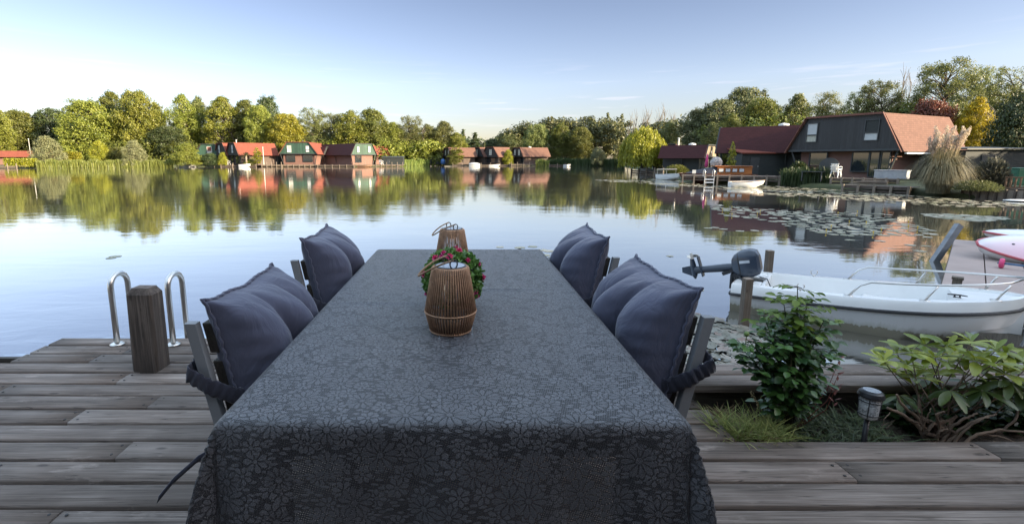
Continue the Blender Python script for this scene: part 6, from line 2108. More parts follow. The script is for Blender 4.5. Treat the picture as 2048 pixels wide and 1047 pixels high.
# left side chairs face +x; right side chairs are turned round and face -x
XL, XR = -0.570, 0.520
yl0, yl1, yr0, yr1 = 1.715, 2.66, 1.775, 2.735
chair('dining_chair', 'grey garden chair left of the table nearest the camera with trailing ribbons', (XL, yl0, 0), 0)
chair('dining_chair', 'grey garden chair at the far left side of the table', (XL, yl1, 0), 0)
chair('dining_chair', 'grey garden chair right of the table nearest the camera', (XR, yr0, 0), pi)
chair('dining_chair', 'grey garden chair at the far right side of the table', (XR, yr1, 0), pi)
cushion('chair_cushion', 'slate blue tufted cushion on the near left chair beside the timber bollard', (XL, yl0, 0), R(-1), 1.0, [(-0.30, -0.25, 0.9), (0.32, -0.22, 1.0)], tie=True, ears=(0.7, 0.7, 1.3, 1.4), xo=0.0, zc=0.615)
cushion('chair_cushion', 'slate blue tufted cushion on the far left chair', (XL, yl1, 0), R(2), 2.0, [(-0.25, -0.2, 1.0), (0.36, -0.15, 1.0)], W_=0.50, H_=0.53, ears=(0.7, 0.7, 0.5, 0.8))
cushion('chair_cushion', 'slate blue tufted cushion on the near right chair in front of the boat', (XR, yr0, 0), pi + R(2), 3.0, [(-0.34, -0.22, 1.0), (0.26, -0.28, 1.0)], W_=0.515, H_=0.495, ears=(0.7, 0.7, 1.4, 1.3))
cushion('chair_cushion', 'slate blue tufted cushion on the far right chair', (XR, yr1, 0), pi - R(2), 4.0, [(-0.36, -0.2, 1.0), (0.28, -0.2, 1.0)], W_=0.50, H_=0.52, ears=(0.7, 0.7, 1.1, 0.9))
# ---------------------------------------------------------------- lanterns
M_ROPE = simple('brown_woven_cord', (0.40, 0.235, 0.140), 0.7, var=0.28, scale=40, bmp=0.4, bscale=260)
M_ROPED = simple('dark_inner_liner', (0.055, 0.034, 0.022), 0.8)
M_SOLAR = simple('solar_panel', (0.30, 0.33, 0.38), 0.2, var=0.06)
def clear_glass():
    m, n, l, b, out = new_mat('clear_bulb_glass')
    g = n.new('ShaderNodeBsdfGlossy'); g.inputs['Roughness'].default_value = 0.02
    t = n.new('ShaderNodeBsdfTransparent'); t.inputs['Color'].default_value = (0.92, 0.92, 0.92, 1)
    f = n.new('ShaderNodeFresnel'); f.inputs['IOR'].default_value = 1.5
    mx = n.new('ShaderNodeMixShader')
    l.new(math_(n, l, 'MULTIPLY_ADD', f.outputs[0], 1.3, 0.03, True), mx.inputs[0]); l.new(t.outputs[0], mx.inputs[1]); l.new(g.outputs[0], mx.inputs[2])
    l.new(mx.outputs[0], out.inputs[0])
    return m
M_BULB = clear_glass()
def lantern(label, loc, rz, handle_a=2.6):
    e = thing('lantern', label, 'lantern', loc, rz)
    H, rb, rm, rt, zm = 0.213, 0.066, 0.0835, 0.0565, 0.066
    n = 54
    m = MB()
    for k in range(n):
        a = 2 * pi * k / n
        c, s = math.cos(a), math.sin(a)
        m.tube([(c * rb, s * rb, 0.004), (c * (rm - 0.001), s * (rm - 0.001), zm), (c * (rm - 0.001), s * (rm - 0.001), zm + 0.003)], 0.0030, 6)
        m.tube([(c * (rm - 0.001), s * (rm - 0.001), zm + 0.003), (c * (rt + 0.002), s * (rt + 0.002), H - 0.004), (c * (rt - 0.004), s * (rt - 0.004), H + 0.001)], 0.0030, 6)
    m.build('cords', M_ROPE, e, smooth=True)
    for z, r, w_ in ((0.004, rb, 0.004), (zm + 0.001, rm, 0.0030), (H - 0.002, rt - 0.003, 0.0042)):
        MB().tube([(r * math.cos(t), r * math.sin(t), z) for t in [2 * pi * j / 40 for j in range(40)]], w_, 6, closed=True).build('hoop', M_ROPE, e, smooth=True)
    MB().lathe([(0.001, 0.002), (rb - 0.004, 0.002), (rb - 0.004, 0.008), (0.001, 0.008)], 32).build('base', M_ROPED, e)
    cup = MB().lathe([(0.052, 0.008), (0.056, 0.05), (0.054, 0.05), (0.050, 0.009)], 28, cap=False)
    cup.build('inner_cup', simple('smoked_cup', (0.10, 0.07, 0.05), 0.3), e, smooth=True)
    lid = MB().lathe([(0.046, H - 0.02), (0.0505, H - 0.012), (0.0505, H + 0.001), (0.047, H + 0.004), (0.001, H + 0.0045)], 36).build('lid', M_SOLAR, e)
    MB().tube([(0.0485 * math.cos(t), 0.0485 * math.sin(t), H + 0.003) for t in [2 * pi * j / 36 for j in range(36)]], 0.0022, 6, closed=True).build('rim', M_BLACKP, lid)
    MB().lathe([(0.022, H - 0.045), (0.024, H - 0.02), (0.02, H - 0.012)], 16).build('socket', M_ROPED, e)
    MB().lathe([(0.014, H - 0.045), (0.020, H - 0.06), (0.029, H - 0.088), (0.028, H - 0.105), (0.016, H - 0.124), (0.002, H - 0.130)], 24, cap=False).build('bulb', M_BULB, e, smooth=True)
    # rope handle with its two eye rings, fallen to one side
    a0 = handle_a
    p, q = Vector((0.040 * math.cos(a0 + 1.55), 0.040 * math.sin(a0 + 1.55), H + 0.006)), Vector((0.040 * math.cos(a0 - 1.55), 0.040 * math.sin(a0 - 1.55), H + 0.006))
    d = Vector((math.cos(a0), math.sin(a0), -0.28))
    arc = []
    for j in range(21):
        t = j / 20
        k = math.sin(pi * t) ** 0.75
        arc.append(p.lerp(q, t) + d * 0.105 * k + Vector((0, 0, 0.022 * math.cos(pi * t) ** 2)))
    MB().tube(arc, 0.0032, 7).build('handle', simple('tan_cord', (0.27, 0.175, 0.105), 0.75, var=0.2, scale=60), e, smooth=True)
    for c in (p, q):
        MB().tube([c + Vector((0.012 * math.cos(t) * math.cos(a0), 0.012 * math.cos(t) * math.sin(a0), 0.009 + 0.014 * math.sin(t))) for t in [2 * pi * j / 14 for j in range(14)]], 0.0024, 6, closed=True).build('ring', M_BLACKP, e, smooth=True)
    return e
c = G(900, 668, 0.755)
yl_ = G(900, 673, 0.7535).y + 0.066
nl = P(901, 600, yl_)
lantern('brown cord lantern with solar lid standing nearest on the tablecloth', (nl.x, yl_, 0.7535), 0.1, 3.35)
fl = P(905, 480, 2.42)
lantern('brown cord lantern half hidden behind the flower ball', (fl.x, 2.36, 0.7535), 0.6, 3.0)

# ---------------------------------------------------------------- artificial flower ball
def flower_ball():
    c = P(907, 550, 1.86)
    e = thing('flower_ball', 'round boxwood ball with pink flowers on the table between the lanterns', 'plant', (c.x, 1.775, 0.7535))
    rng = np.random.default_rng(21)
    Rb = 0.109
    zc = 0.110
    n_ = 2600
    d = unit(rng.normal(size=(n_, 3)))
    C = d * (Rb * (0.86 + 0.20 * rng.random((n_, 1)))) + np.array([0, 0, zc])
    C[:, 2] = np.maximum(C[:, 2], 0.006)
    A = unit(d * 0.9 + rng.normal(size=(n_, 3)) * 0.7)
    B = unit(np.cross(A, rng.normal(size=(n_, 3))))
    N = np.cross(A, B)
    s = 0.0105 * (0.7 + 0.6 * rng.random((n_, 1)))
    pts_ = [C - A * s, C - A * s * 0.2 + B * s * 0.5 + N * s * 0.1, C + A * s * 0.55 + B * s * 0.42 + N * s * 0.1, C + A * s, C + A * s * 0.55 - B * s * 0.42 + N * s * 0.1, C - A * s * 0.2 - B * s * 0.5 + N * s * 0.1]
    V = np.stack(pts_, axis=1).reshape(-1, 3)
    np_mesh('leaves', V, np.arange(n_ * 6).reshape(n_, 6), leaf_mat('boxwood_leaves', (0.060, 0.170, 0.040), (0.190, 0.400, 0.095), 0.2, 0.35, scale=20, spec=0.5), e, rnd=rng.random(n_))
    MB().ico((0, 0, zc), Rb * 0.84, 3).build('core', simple('dark_green_core', (0.010, 0.022, 0.008), 0.9), e, smooth=True)
    M_PK = leaf_mat('pink_petals', (0.55, 0.030, 0.17), (0.80, 0.14, 0.36), 0.25, 0.5, scale=30)
    spots = [(-0.55, -0.35, 0.75), (-0.35, -0.45, 0.80), (-0.30, -0.30, 0.93), (0.20, -0.2, 0.96), (0.47, -0.5, 0.70), (0.88, -0.2, 0.55), (-0.92, -0.30, 0.22), (-0.9, -0.35, -0.45), (0.72, -0.62, -0.28), (0.95, -0.25, 0.1), (0.1, 0.3, 0.95), (0.80, -0.4, -0.5), (-0.1, -0.55, 0.85)]
    for k, sp_ in enumerate(spots):
        dv = Vector(sp_).normalized()
        c0 = dv * Rb * 1.06 + Vector((0, 0, zc))
        t1 = dv.orthogonal().normalized(); t2 = dv.cross(t1)
        m = MB()
        sz = 0.0115 if k % 3 else 0.0145
        for ring, (npt, rad, lift) in enumerate(((6, 1.0, 0.1), (5, 0.7, 0.45), (3, 0.4, 0.75))):
            for j in range(npt):
                a = 2 * pi * j / npt + ring * 0.5 + k
                o_ = t1 * math.cos(a) + t2 * math.sin(a); si = t2 * math.cos(a) - t1 * math.sin(a)
                b0 = c0 + o_ * 0.001
                tip = c0 + o_ * sz * rad + dv * sz * lift
                md = c0 + o_ * sz * rad * 0.6 + dv * sz * lift * 0.4
                m.add([b0, md + si * sz * 0.42, tip + si * sz * 0.16, tip - si * sz * 0.16, md - si * sz * 0.42], [(0, 1, 2, 3, 4)])
        m.build('flower', M_PK, e)
    return e
flower_ball()

# ---------------------------------------------------------------- solar stake light
c = G(1727, 884, -0.02)
e = thing('solar_light', 'black solar stake light with crackle glass between the rose and the rhododendron', 'garden light', (c.x, c.y, -0.05), 0.3)
e.rotation_euler = (R(-1), R(2.5), 0.3)
M_MATB = simple('matt_black', (0.018, 0.019, 0.022), 0.4, var=0.1)
MB().cyl((0, 0, -0.15), (0, 0, 0.155), 0.011, n=12).build('stake', M_MATB, e, smooth=True)
mcg, n, l, b, out = new_mat('crackle_glass')
v = n.new('ShaderNodeTexVoronoi'); v.feature = 'DISTANCE_TO_EDGE'; v.inputs['Scale'].default_value = 130
l.new(coords(n, l), v.inputs['Vector'])
v2 = n.new('ShaderNodeTexVoronoi'); v2.inputs['Scale'].default_value = 130
l.new(coords(n, l), v2.inputs['Vector'])
sx = n.new('ShaderNodeSeparateXYZ'); l.new(v2.outputs['Color'], sx.inputs[0])
k_ = ramp(n, l, v.outputs['Distance'], [(0.0, (0.7, 0.72, 0.72)), (0.06, (0.35, 0.37, 0.38))])
kk = mixc(n, l, 0.55, k_, ramp(n, l, sx.outputs[0], [(0.2, (0.12, 0.13, 0.14)), (0.8, (0.52, 0.55, 0.56))]))
l.new(kk, b.inputs['Base Color']); b.inputs['Roughness'].default_value = 0.12; b.inputs['Specular IOR Level'].default_value = 0.9
l.new(bump(n, l, v.outputs['Distance'], 0.8, 0.004), b.inputs['Normal'])
MB().lathe([(0.012, 0.150), (0.034, 0.158), (0.0375, 0.165), (0.0405, 0.258), (0.036, 0.262)], 24).build('glass', mcg, e, smooth=True)
cg = MB()
for k in range(4):
    a = 2 * pi * k / 4 + 0.5
    cg.tube([(0.036 * math.cos(a), 0.036 * math.sin(a), 0.156), (0.0395 * math.cos(a), 0.0395 * math.sin(a), 0.166), (0.0425 * math.cos(a), 0.0425 * math.sin(a), 0.262)], 0.0022, 6)
for z, r in ((0.176, 0.0395), (0.240, 0.0418)):
    cg.tube([(r * math.cos(t), r * math.sin(t), z) for t in [2 * pi * j / 32 for j in range(32)]], 0.0020, 6, closed=True)
cg.build('cage', M_MATB, e, smooth=True)
cap = MB().lathe([(0.030, 0.258), (0.050, 0.260), (0.0525, 0.266), (0.047, 0.283), (0.040, 0.289), (0.001, 0.290)], 32).build('cap', M_MATB, e, bevel=0.001)
MB().lathe([(0.034, 0.288), (0.034, 0.2925), (0.001, 0.293)], 24).build('solar_cell', M_SOLAR, cap)

# ---------------------------------------------------------------- near plants: real leaves
def leaf_blade(C, A, N, ln, wd, nseg=5, curl=0.25, tipw=0.02, shape='oval'):
    """arrays of leaves: base C, axis A, normal N -> two rows of quads each (folded along the midrib)"""
    n_ = len(C)
    B = unit(np.cross(N, A)); N = np.cross(A, B)
    Vs = []
    for s in range(nseg + 1):
        t = s / nseg
        if shape == 'oval': w_ = math.sin(pi * min(1, t * 0.94 + 0.03)) ** 0.8
        elif shape == 'long': w_ = math.sin(pi * (t * 0.9 + 0.05) ** 1.25) ** 0.75
        else: w_ = 1 - t * 0.85
        mid = C + A * ln * t - N * (ln * curl * t ** 2)
        Vs += [mid + B * wd * w_ + N * wd * w_ * 0.30, mid, mid - B * wd * w_ + N * wd * w_ * 0.30]
    V = np.stack(Vs, axis=1)
    F = []
    for s in range(nseg):
        a = s * 3
        F += [(a, a + 1, a + 4, a + 3), (a + 1, a + 2, a + 5, a + 4)]
    F = np.array(F)
    k = (nseg + 1) * 3
    FF = (np.arange(n_)[:, None, None] * k + F[None]).reshape(-1, 4)
    return V.reshape(-1, 3), FF, len(F)

L_ROSE = leaf_mat('rose_leaves', (0.020, 0.055, 0.018), (0.075, 0.155, 0.034), 0.22, 0.32, scale=6, spec=0.55)
L_ROSEY = leaf_mat('rose_young_leaves', (0.080, 0.150, 0.024), (0.180, 0.270, 0.045), 0.35, 0.4, scale=8)
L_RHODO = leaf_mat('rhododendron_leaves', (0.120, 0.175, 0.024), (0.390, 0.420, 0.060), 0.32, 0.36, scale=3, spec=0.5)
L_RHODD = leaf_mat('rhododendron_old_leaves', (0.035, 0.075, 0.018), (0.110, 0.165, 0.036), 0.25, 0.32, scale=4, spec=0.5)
L_IVY = leaf_mat('ivy_leaves', (0.010, 0.030, 0.010), (0.040, 0.080, 0.022), 0.2, 0.35, scale=6)
L_GRASS = leaf_mat('grass_blades', (0.120, 0.175, 0.036), (0.400, 0.405, 0.140), 0.35, 0.6, scale=5)
M_STEM = simple('rose_stem', (0.030, 0.034, 0.014), 0.6, var=0.4, scale=20)
M_REDST = simple('red_shoot', (0.16, 0.035, 0.022), 0.6, var=0.3)
M_TWIG = simple('dry_twig', (0.17, 0.12, 0.085), 0.85, var=0.35, scale=14, bmp=0.5, bscale=120)
def rose():
    b = P(1640, 800, 2.42)
    base = Vector((P(1640, HOR, 2.28).x, 2.28, -0.05))
    e = thing('rose_bush', 'leafy dark green rose bush in the bed in front of the boat', 'shrub', base)
    rng = np.random.default_rng(33)
    st = MB()
    tips = [(-0.02, 0.02, 0.79), (-0.09, 0.0, 0.70), (0.05, 0.03, 0.72), (0.10, -0.02, 0.62), (-0.17, -0.03, 0.56), (-0.27, -0.02, 0.52), (-0.20, 0.05, 0.44), (0.02, -0.07, 0.58), (-0.10, -0.09, 0.50), (0.08, -0.09, 0.46), (-0.22, -0.07, 0.36), (-0.02, 0.10, 0.55), (0.13, 0.06, 0.44), (-0.30, 0.0, 0.48), (-0.12, 0.1, 0.60), (-0.08, -0.12, 0.36), (0.0, 0.0, 0.66)]
    Cs, As, Ns, Ls, Rn = [], [], [], [], []
    for t in tips:
        p0 = Vector((rng.normal() * 0.02, rng.normal() * 0.02, -0.02))
        p3 = Vector(t)
        p1 = Vector((p0.x + (p3.x - p0.x) * 0.2, p0.y + (p3.y - p0.y) * 0.2, p3.z * 0.4))
        p2 = Vector((p0.x + (p3.x - p0.x) * 0.6, p0.y + (p3.y - p0.y) * 0.6, p3.z * 0.78))
        cp = []
        for j in range(13):
            q = j / 12
            cp.append(p0 * (1 - q) ** 3 + p1 * 3 * q * (1 - q) ** 2 + p2 * 3 * q * q * (1 - q) + p3 * q ** 3)
        st.tube(cp, [0.0055 * (1 - 0.65 * j / 12) for j in range(13)], 6)
        nl_ = int(22 * p3.z / 0.6)
        for k in range(nl_):
            q = 0.22 + 0.78 * (k + rng.random()) / nl_
            p = p0 * (1 - q) ** 3 + p1 * 3 * q * (1 - q) ** 2 + p2 * 3 * q * q * (1 - q) + p3 * q ** 3
            a = k * 2.4 + rng.random()
            d = Vector((math.cos(a), math.sin(a), rng.uniform(-0.25, 0.55))).normalized()
            ln = rng.uniform(0.055, 0.10)
            st.tube([p, p + d * ln * 0.6 + Vector((0, 0, 0.006)), p + d * ln], [0.0014, 0.0011, 0.0008], 4)
            side = d.cross(Vector((0, 0, 1))).normalized()
            for off, sd in ((0.45, 1), (0.45, -1), (0.78, 1), (0.78, -1), (1.0, 0)):
                c0 = p + d * ln * off
                ax = (d * (0.45 if sd else 1.0) + side * sd * 0.9 + Vector((0, 0, rng.uniform(-0.35, 0.15)))).normalized()
                nn = (Vector((0, 0, 1)) + Vector((rng.normal() * 0.35, rng.normal() * 0.35, 0))).normalized()
                Cs.append(c0); As.append(ax); Ns.append(nn); Ls.append(rng.uniform(0.030, 0.050) * (1.15 if sd == 0 else 1)); Rn.append(rng.random())
    st.build('stems', M_STEM, e, smooth=True)
    C, A, N, ln = np.array(Cs), unit(np.array(As)), np.array(Ns), np.array(Ls)[:, None]
    yng = C[:, 2] > 0.52 + 0.15 * rng.random(len(C))
    for msk, mt, nm in ((~yng, L_ROSE, 'leaves'), (yng, L_ROSEY, 'young_leaves')):
        V, F, k = leaf_blade(C[msk], A[msk], N[msk], ln[msk], ln[msk] * 0.36, 4, 0.2)
        np_mesh(nm, V, F, mt, e, smooth=True, rnd=np.repeat(np.array(Rn)[msk], k))
    # a rose bud and reddish young shoots
    bd = MB().ico((-0.27, -0.02, 0.545), 0.013, 2, (1, 1, 1.15)); bd.tube([(-0.27, -0.02, 0.49), (-0.27, -0.02, 0.54)], 0.0022, 5)
    bd.build('bud', simple('green_bud', (0.13, 0.20, 0.05), 0.5), e, smooth=True)
    rs = MB()
    for p in ((0.19, -0.04, 0.33), (0.22, 0.0, 0.40), (0.17, -0.06, 0.26)):
        rs.tube([(0.02, -0.02, 0.0), (p[0] * 0.8, p[1], p[2] * 0.55), p], [0.0026, 0.002, 0.001], 5)
        for k in range(9):
            a = k * 2.4
            d = Vector((math.cos(a), math.sin(a), 0.6)).normalized(); sd = d.cross(Vector((0, 0, 1))).normalized()
            q = Vector(p) - Vector((0, 0, 0.012 * k))
            rs.add([q, q + d * 0.018 + sd * 0.006, q + d * 0.034, q + d * 0.018 - sd * 0.006], [(0, 1, 2, 3)])
    rs.build('red_shoots', M_REDST, e)
    e.scale = (1, 1, 0.94)
    return e
rose()

def rhododendron():
    base = Vector((P(1935, HOR, 2.29).x, 2.29, -0.05))
    e = thing('rhododendron', 'light green rhododendron spreading over the bed at the right edge', 'shrub', base)
    rng = np.random.default_rng(44)
    st = MB()
    sets = {0: ([], [], [], [], [], []), 1: ([], [], [], [], [], [])}
    heads = []
    # visible rosettes given as (px, row, depth offset)
    for px, py, dy in ((1768, 722, -.02), (1795, 708, .03), (1822, 704, .0), (1850, 690, .05), (1893, 690, -.02), (1943, 684, .02), (1992, 700, .03), (2012, 708, .0), (1815, 730, -.05), (1870, 715, -.06), (1905, 718, .06), (1950, 722, -.05), (1985, 728, -.08), (2030, 726, -.03), (1842, 742, .08), (1930, 742, -.02),
                       (1960, 740, .08), (2010, 748, -.06), (2045, 742, .04), (1900, 780, -.10), (1790, 745, .06), (1860, 760, .10), (1990, 765, -.04), (2040, 775, -.08), (1940, 765, .10), (2070, 720, .0), (2090, 750, .0), (1880, 738, .12), (2020, 790, .06), (1975, 790, .10), (1830, 755, -.02), (1912, 705, .1), (1968, 706, .1), (2060, 765, .08), (2120, 735, .05), (1800, 790, -.02), (1835, 800, .06), (1950, 800, .08), (1995, 812, .08), (2035, 815, .06), (1915, 805, .10), (2020, 760, -.1), (1965, 780, -.09), (1870, 790, .08), (2060, 800, .02)):
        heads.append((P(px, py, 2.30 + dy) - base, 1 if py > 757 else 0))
    for hd, old in heads:
        root = Vector((rng.normal() * 0.12 + hd.x * 0.25, rng.normal() * 0.03, 0.0))
        st.tube([root, root.lerp(hd, 0.5) + Vector((rng.normal() * 0.02, rng.normal() * 0.02, -0.02)), hd], [0.0042, 0.003, 0.002], 6)
        nlv = rng.integers(7, 11)
        for k in range(nlv):
            a = k * 2 * pi / nlv + rng.random() * 0.5
            up_ = rng.uniform(-0.05, 0.55) if not old else rng.uniform(-0.7, 0.1)
            if k % 4 == 0 and not old: up_ = rng.uniform(0.8, 1.8)
            d = Vector((math.cos(a), math.sin(a), up_)).normalized()
            S_ = sets[old]
            S_[0].append(hd + d * 0.006); S_[1].append(d)
            nn = Vector((0, 0, 1)) - d * d.z
            nn = (nn + Vector((rng.normal() * 0.2, rng.normal() * 0.2, 0))).normalized() if nn.length > 0.2 else Vector((-math.cos(a), -math.sin(a), 0.3)).normalized()
            S_[2].append(nn)
            ln = rng.uniform(0.080, 0.130) if up_ < 0.7 else rng.uniform(0.045, 0.075)
            S_[3].append(ln); S_[4].append(ln * rng.uniform(0.15, 0.20)); S_[5].append(rng.random())
    st.build('branches', M_TWIG, e, smooth=True)
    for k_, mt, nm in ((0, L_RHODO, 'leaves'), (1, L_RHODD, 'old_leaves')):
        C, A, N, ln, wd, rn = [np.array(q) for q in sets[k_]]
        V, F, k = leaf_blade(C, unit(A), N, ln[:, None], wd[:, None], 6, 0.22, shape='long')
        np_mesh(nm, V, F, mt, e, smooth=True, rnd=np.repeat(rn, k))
    return e
rhododendron()

# dry pruned root stock with bare branches under the rhododendron
c = P(1880, 885, 2.20)
e = thing('root_stock', 'bare pruned stump with bent dry branches under the rhododendron', 'stump', (c.x, 2.20, -0.05))
rng = np.random.default_rng(50)
m = MB()
def off(px, py, dy=0.0): return P(px, py, 2.17 + dy) - Vector((c.x, 2.20, -0.05))
for path, r in (([(1880, 890, .0), (1905, 850, .0), (1930, 836, -.02), (1956, 826, -.03)], .007), ([(1890, 888, 0), (1920, 858, -.02), (1950, 840, -.04), (1992, 827, -.03)], .0065), ([(1905, 890, -.02), (1925, 862, -.03), (1960, 838, -.05), (1978, 833, -.05)], .005), ([(1925, 888, -.03), (1955, 868, -.03), (2000, 858, -.02), (2075, 866, .0)], .007),
                ([(1950, 890, -.05), (1990, 884, -.05), (2035, 886, -.04), (2060, 880, -.04)], .0045), ([(1960, 868, 0), (2000, 872, -.02), (2040, 888, -.04)], .004), ([(1860, 888, 0), (1835, 850, .02), (1805, 828, .02), (1775, 815, .02)], .010), ([(1868, 886, 0), (1838, 838, .03), (1800, 805, .03), (1794, 788, .03)], .008),
                ([(1872, 886, 0), (1880, 850, 0), (1872, 828, -.02), (1890, 822, -.03)], .006), ([(1862, 885, .02), (1845, 845, .0), (1835, 820, -.01), (1838, 800, -.01)], .003), ([(1850, 850, 0), (1842, 815, -.02), (1838, 790, -.02)], .002), ([(1845, 860, 0), (1855, 830, -.02), (1862, 815, -.02)], .0022), ([(1995, 868, 0), (2030, 840, .0), (2045, 800, .02), (2050, 770, .02)], .005), ([(1868, 880, -.01), (1880, 862, -.03), (1895, 856, -.03)], .004), ([(1780, 824, .02), (1768, 838, .0), (1762, 860, .0)], .0014)):
    pts_ = [off(*q) for q in path]
    cp = []
    for i in range(len(pts_) - 1):
        for j in range(5):
            p = pts_[i].lerp(pts_[i + 1], j / 5)
            cp.append(p + Vector((rng.normal(), rng.normal(), rng.normal())) * 0.0016)
    cp.append(pts_[-1])
    m.tube(cp, [r * (1.25 - 0.65 * i / len(cp)) for i in range(len(cp))], 7)
m.build('branches', M_TWIG, e, smooth=True)
st = MB()
for k in range(16):
    a = rng.random() * 6.28
    st.tube([(rng.normal() * 0.03, rng.normal() * 0.02, -0.02), (rng.normal() * 0.05 - 0.02, rng.normal() * 0.03, 0.05), (rng.normal() * 0.07 - 0.06, rng.normal() * 0.03, 0.10)], [0.014, 0.010, 0.006], 7)
st.build('stump', simple('stump_bark', (0.105, 0.070, 0.048), 0.9, var=0.4, scale=20, bmp=0.8, bscale=90), e, smooth=True)

# ground cover
def scatter(name, label, mat, n, area, z, ln, wd, seed, lean, curl=0.35, shape='oval', nseg=4, cat='ground cover'):
    rng = np.random.default_rng(seed)
    xs = rng.uniform(area[0], area[1], n); ys = rng.uniform(area[2], area[3], n)
    C = np.stack([xs, ys, np.full(n, z[0]) + rng.random(n) * (z[1] - z[0])], axis=1)
    a = rng.random(n) * 2 * pi
    up_ = rng.uniform(lean[0], lean[1], n)
    A = unit(np.stack([np.cos(a), np.sin(a), up_], axis=1))
    N = unit(np.array([0, 0, 1.0]) - A * A[:, 2:3] + rng.normal(size=(n, 3)) * 0.25)
    L_ = (ln * (0.5 + rng.random(n)))[:, None]
    V, F, k = leaf_blade(C, A, N, L_, L_ * wd, nseg, curl, shape=shape)
    return tag(np_mesh(name, V, F, mat, rnd=np.repeat(rng.random(n), k)), label, cat, kind='stuff')
bx = lambda px: P(px, HOR, 2.24).x
scatter('grass', 'tuft of yellowish grass left of the rose bush', L_GRASS, 900, (bx(1470), bx(1610), 2.11, 2.28), (-0.06, -0.04), 0.105, 0.034, 1, (0.6, 2.6), 0.5, 'blade', 5, 'grass')
scatter('dry_grass', 'dry straw and leaf litter at the deck corner', leaf_mat('straw_blades', (0.13, 0.085, 0.045), (0.30, 0.22, 0.12), 0.2, 0.8), 1300, (1.30, bx(1560), 2.10, 2.40), (-0.055, -0.03), 0.085, 0.034, 2, (0.0, 1.0), 0.4, 'blade', 4, 'straw')
scatter('grass', 'thin weeds between the rose bush and the solar light', L_MID if False else leaf_mat('weed_blades', (0.035, 0.060, 0.020), (0.11, 0.14, 0.06), 0.3), 900, (bx(1640), bx(1860), 2.12, 2.42), (-0.06, -0.03), 0.07, 0.05, 3, (0.2, 1.6), 0.5, 'blade', 4, 'weeds')
scatter('ivy', 'dark ivy covering the soil under the rhododendron', L_IVY, 1500, (bx(1900), bx(2200), 2.22, 2.44), (-0.05, 0.05), 0.034, 0.45, 4, (-0.2, 0.8), 0.2, 'oval', 3, 'ivy')
# a seed head stalk of grass and one big fallen leaf
c = P(1530, 850, 2.26)
e = thing('grass_stalk', 'single pale seed head stalk rising beside the rose bush', 'grass stalk', (c.x, 2.26, -0.06))
sp_ = MB(); top = P(1503, 783, 2.26) - Vector((c.x, 2.26, -0.06))
sp_.tube([(0, 0, 0), top * 0.55 + Vector((0.012, 0, 0.01)), top], [0.0018, 0.0014, 0.0008], 5)
sp_.build('stem', M_TWIG, e)
sd = MB()
rng = np.random.default_rng(6)
for k in range(46):
    p = (top * 0.55 + Vector((0.012, 0, 0.01))).lerp(top, k / 45)
    sd.ico(p + Vector((rng.normal() * 0.005, rng.normal() * 0.005, 0)), 0.0032, 1)
sd.build('seeds', simple('pale_seeds', (0.36, 0.30, 0.17), 0.8), e, smooth=True)

# ---------------------------------------------------------------- water lilies
def pad_mat(name, c1, c2, under):
    m, n, l, b, out = new_mat(name)
    oi = n.new('ShaderNodeObjectInfo')
    at = nd(n, 'ShaderNodeAttribute', attribute_name='rnd')
    f = noise_t(n, l, coords(n, l), 7, 4)
    s = math_(n, l, 'ADD', math_(n, l, 'MULTIPLY', math_(n, l, 'FRACT', math_(n, l, 'ADD', oi.outputs['Random'], at.outputs['Fac'])), 0.7), math_(n, l, 'MULTIPLY', f, 0.35))
    l.new(ramp(n, l, s, [(0.15, c1), (0.75, c2), (0.98, under)]), b.inputs['Base Color'])
    b.inputs['Roughness'].default_value = 0.38
    b.inputs['Specular IOR Level'].default_value = 0.55
    return m
M_PAD = pad_mat('lily_pad', (0.20, 0.200, 0.105), (0.44, 0.390, 0.275), (0.52, 0.38, 0.27))
M_PADN = pad_mat('lily_pad_near', (0.13, 0.13, 0.10), (0.24, 0.22, 0.18), (0.16, 0.075, 0.06))
def pad_verts(r, rng, n=14, notch=0.35):
    V = [(0, 0, 0.004)]
    curl = rng.random() * 0.02
    for k in range(n):
        a = notch / 2 + (2 * pi - notch) * k / (n - 1)
        rr = r * (1 + 0.05 * rng.normal())
        V.append((rr * math.cos(a), rr * math.sin(a), 0.006 + curl * (1 if math.cos(a + rng.random() * 0.3) > 0.75 else 0.1) * rng.random()))
    F = [(0, k + 1, k + 2) for k in range(n - 1)]
    return V, F
rng = np.random.default_rng(70)
spots = []
def inside(poly, x, y):
    c_ = False
    j_ = len(poly) - 1
    for i in range(len(poly)):
        if (poly[i][1] > y) != (poly[j_][1] > y) and x < (poly[j_][0] - poly[i][0]) * (y - poly[i][1]) / (poly[j_][1] - poly[i][1]) + poly[i][0]: c_ = not c_
        j_ = i
    return c_
def field(poly, n, r0, r1, tries=40, keep=0.9, dens=None):
    xs = [p[0] for p in poly]; ys = [p[1] for p in poly]
    got = []
    q0 = [G(p[0], p[1], WATER_Z) for p in poly]
    pl = [(q.x, q.y) for q in q0]
    X0, X1, Y0, Y1 = min(p[0] for p in pl), max(p[0] for p in pl), min(p[1] for p in pl), max(p[1] for p in pl)
    cell = {}
    t = 0
    while len(got) < n and t < n * tries:
        t += 1
        x, y_ = rng.uniform(X0, X1), rng.uniform(Y0, Y1)
        if not inside(pl, x, y_): continue
        if noise.noise(Vector((x * 0.42 * 1.6, y_ * 0.42, 4))) < (dens if dens is not None else -0.15) and rng.random() < 0.85: continue
        r = rng.uniform(r0, r1)
        k = (int(x // 0.4), int(y_ // 0.4))
        ok = True
        for i in (-1, 0, 1):
            for j_ in (-1, 0, 1):
                for (xx, yy, rr) in cell.get((k[0] + i, k[1] + j_), ()):
                    if (xx - x) ** 2 + (yy - y_) ** 2 < (keep * (r + rr)) ** 2: ok = False
        if ok:
            got.append((x, y_, r)); cell.setdefault(k, []).append((x, y_, r))
    return got
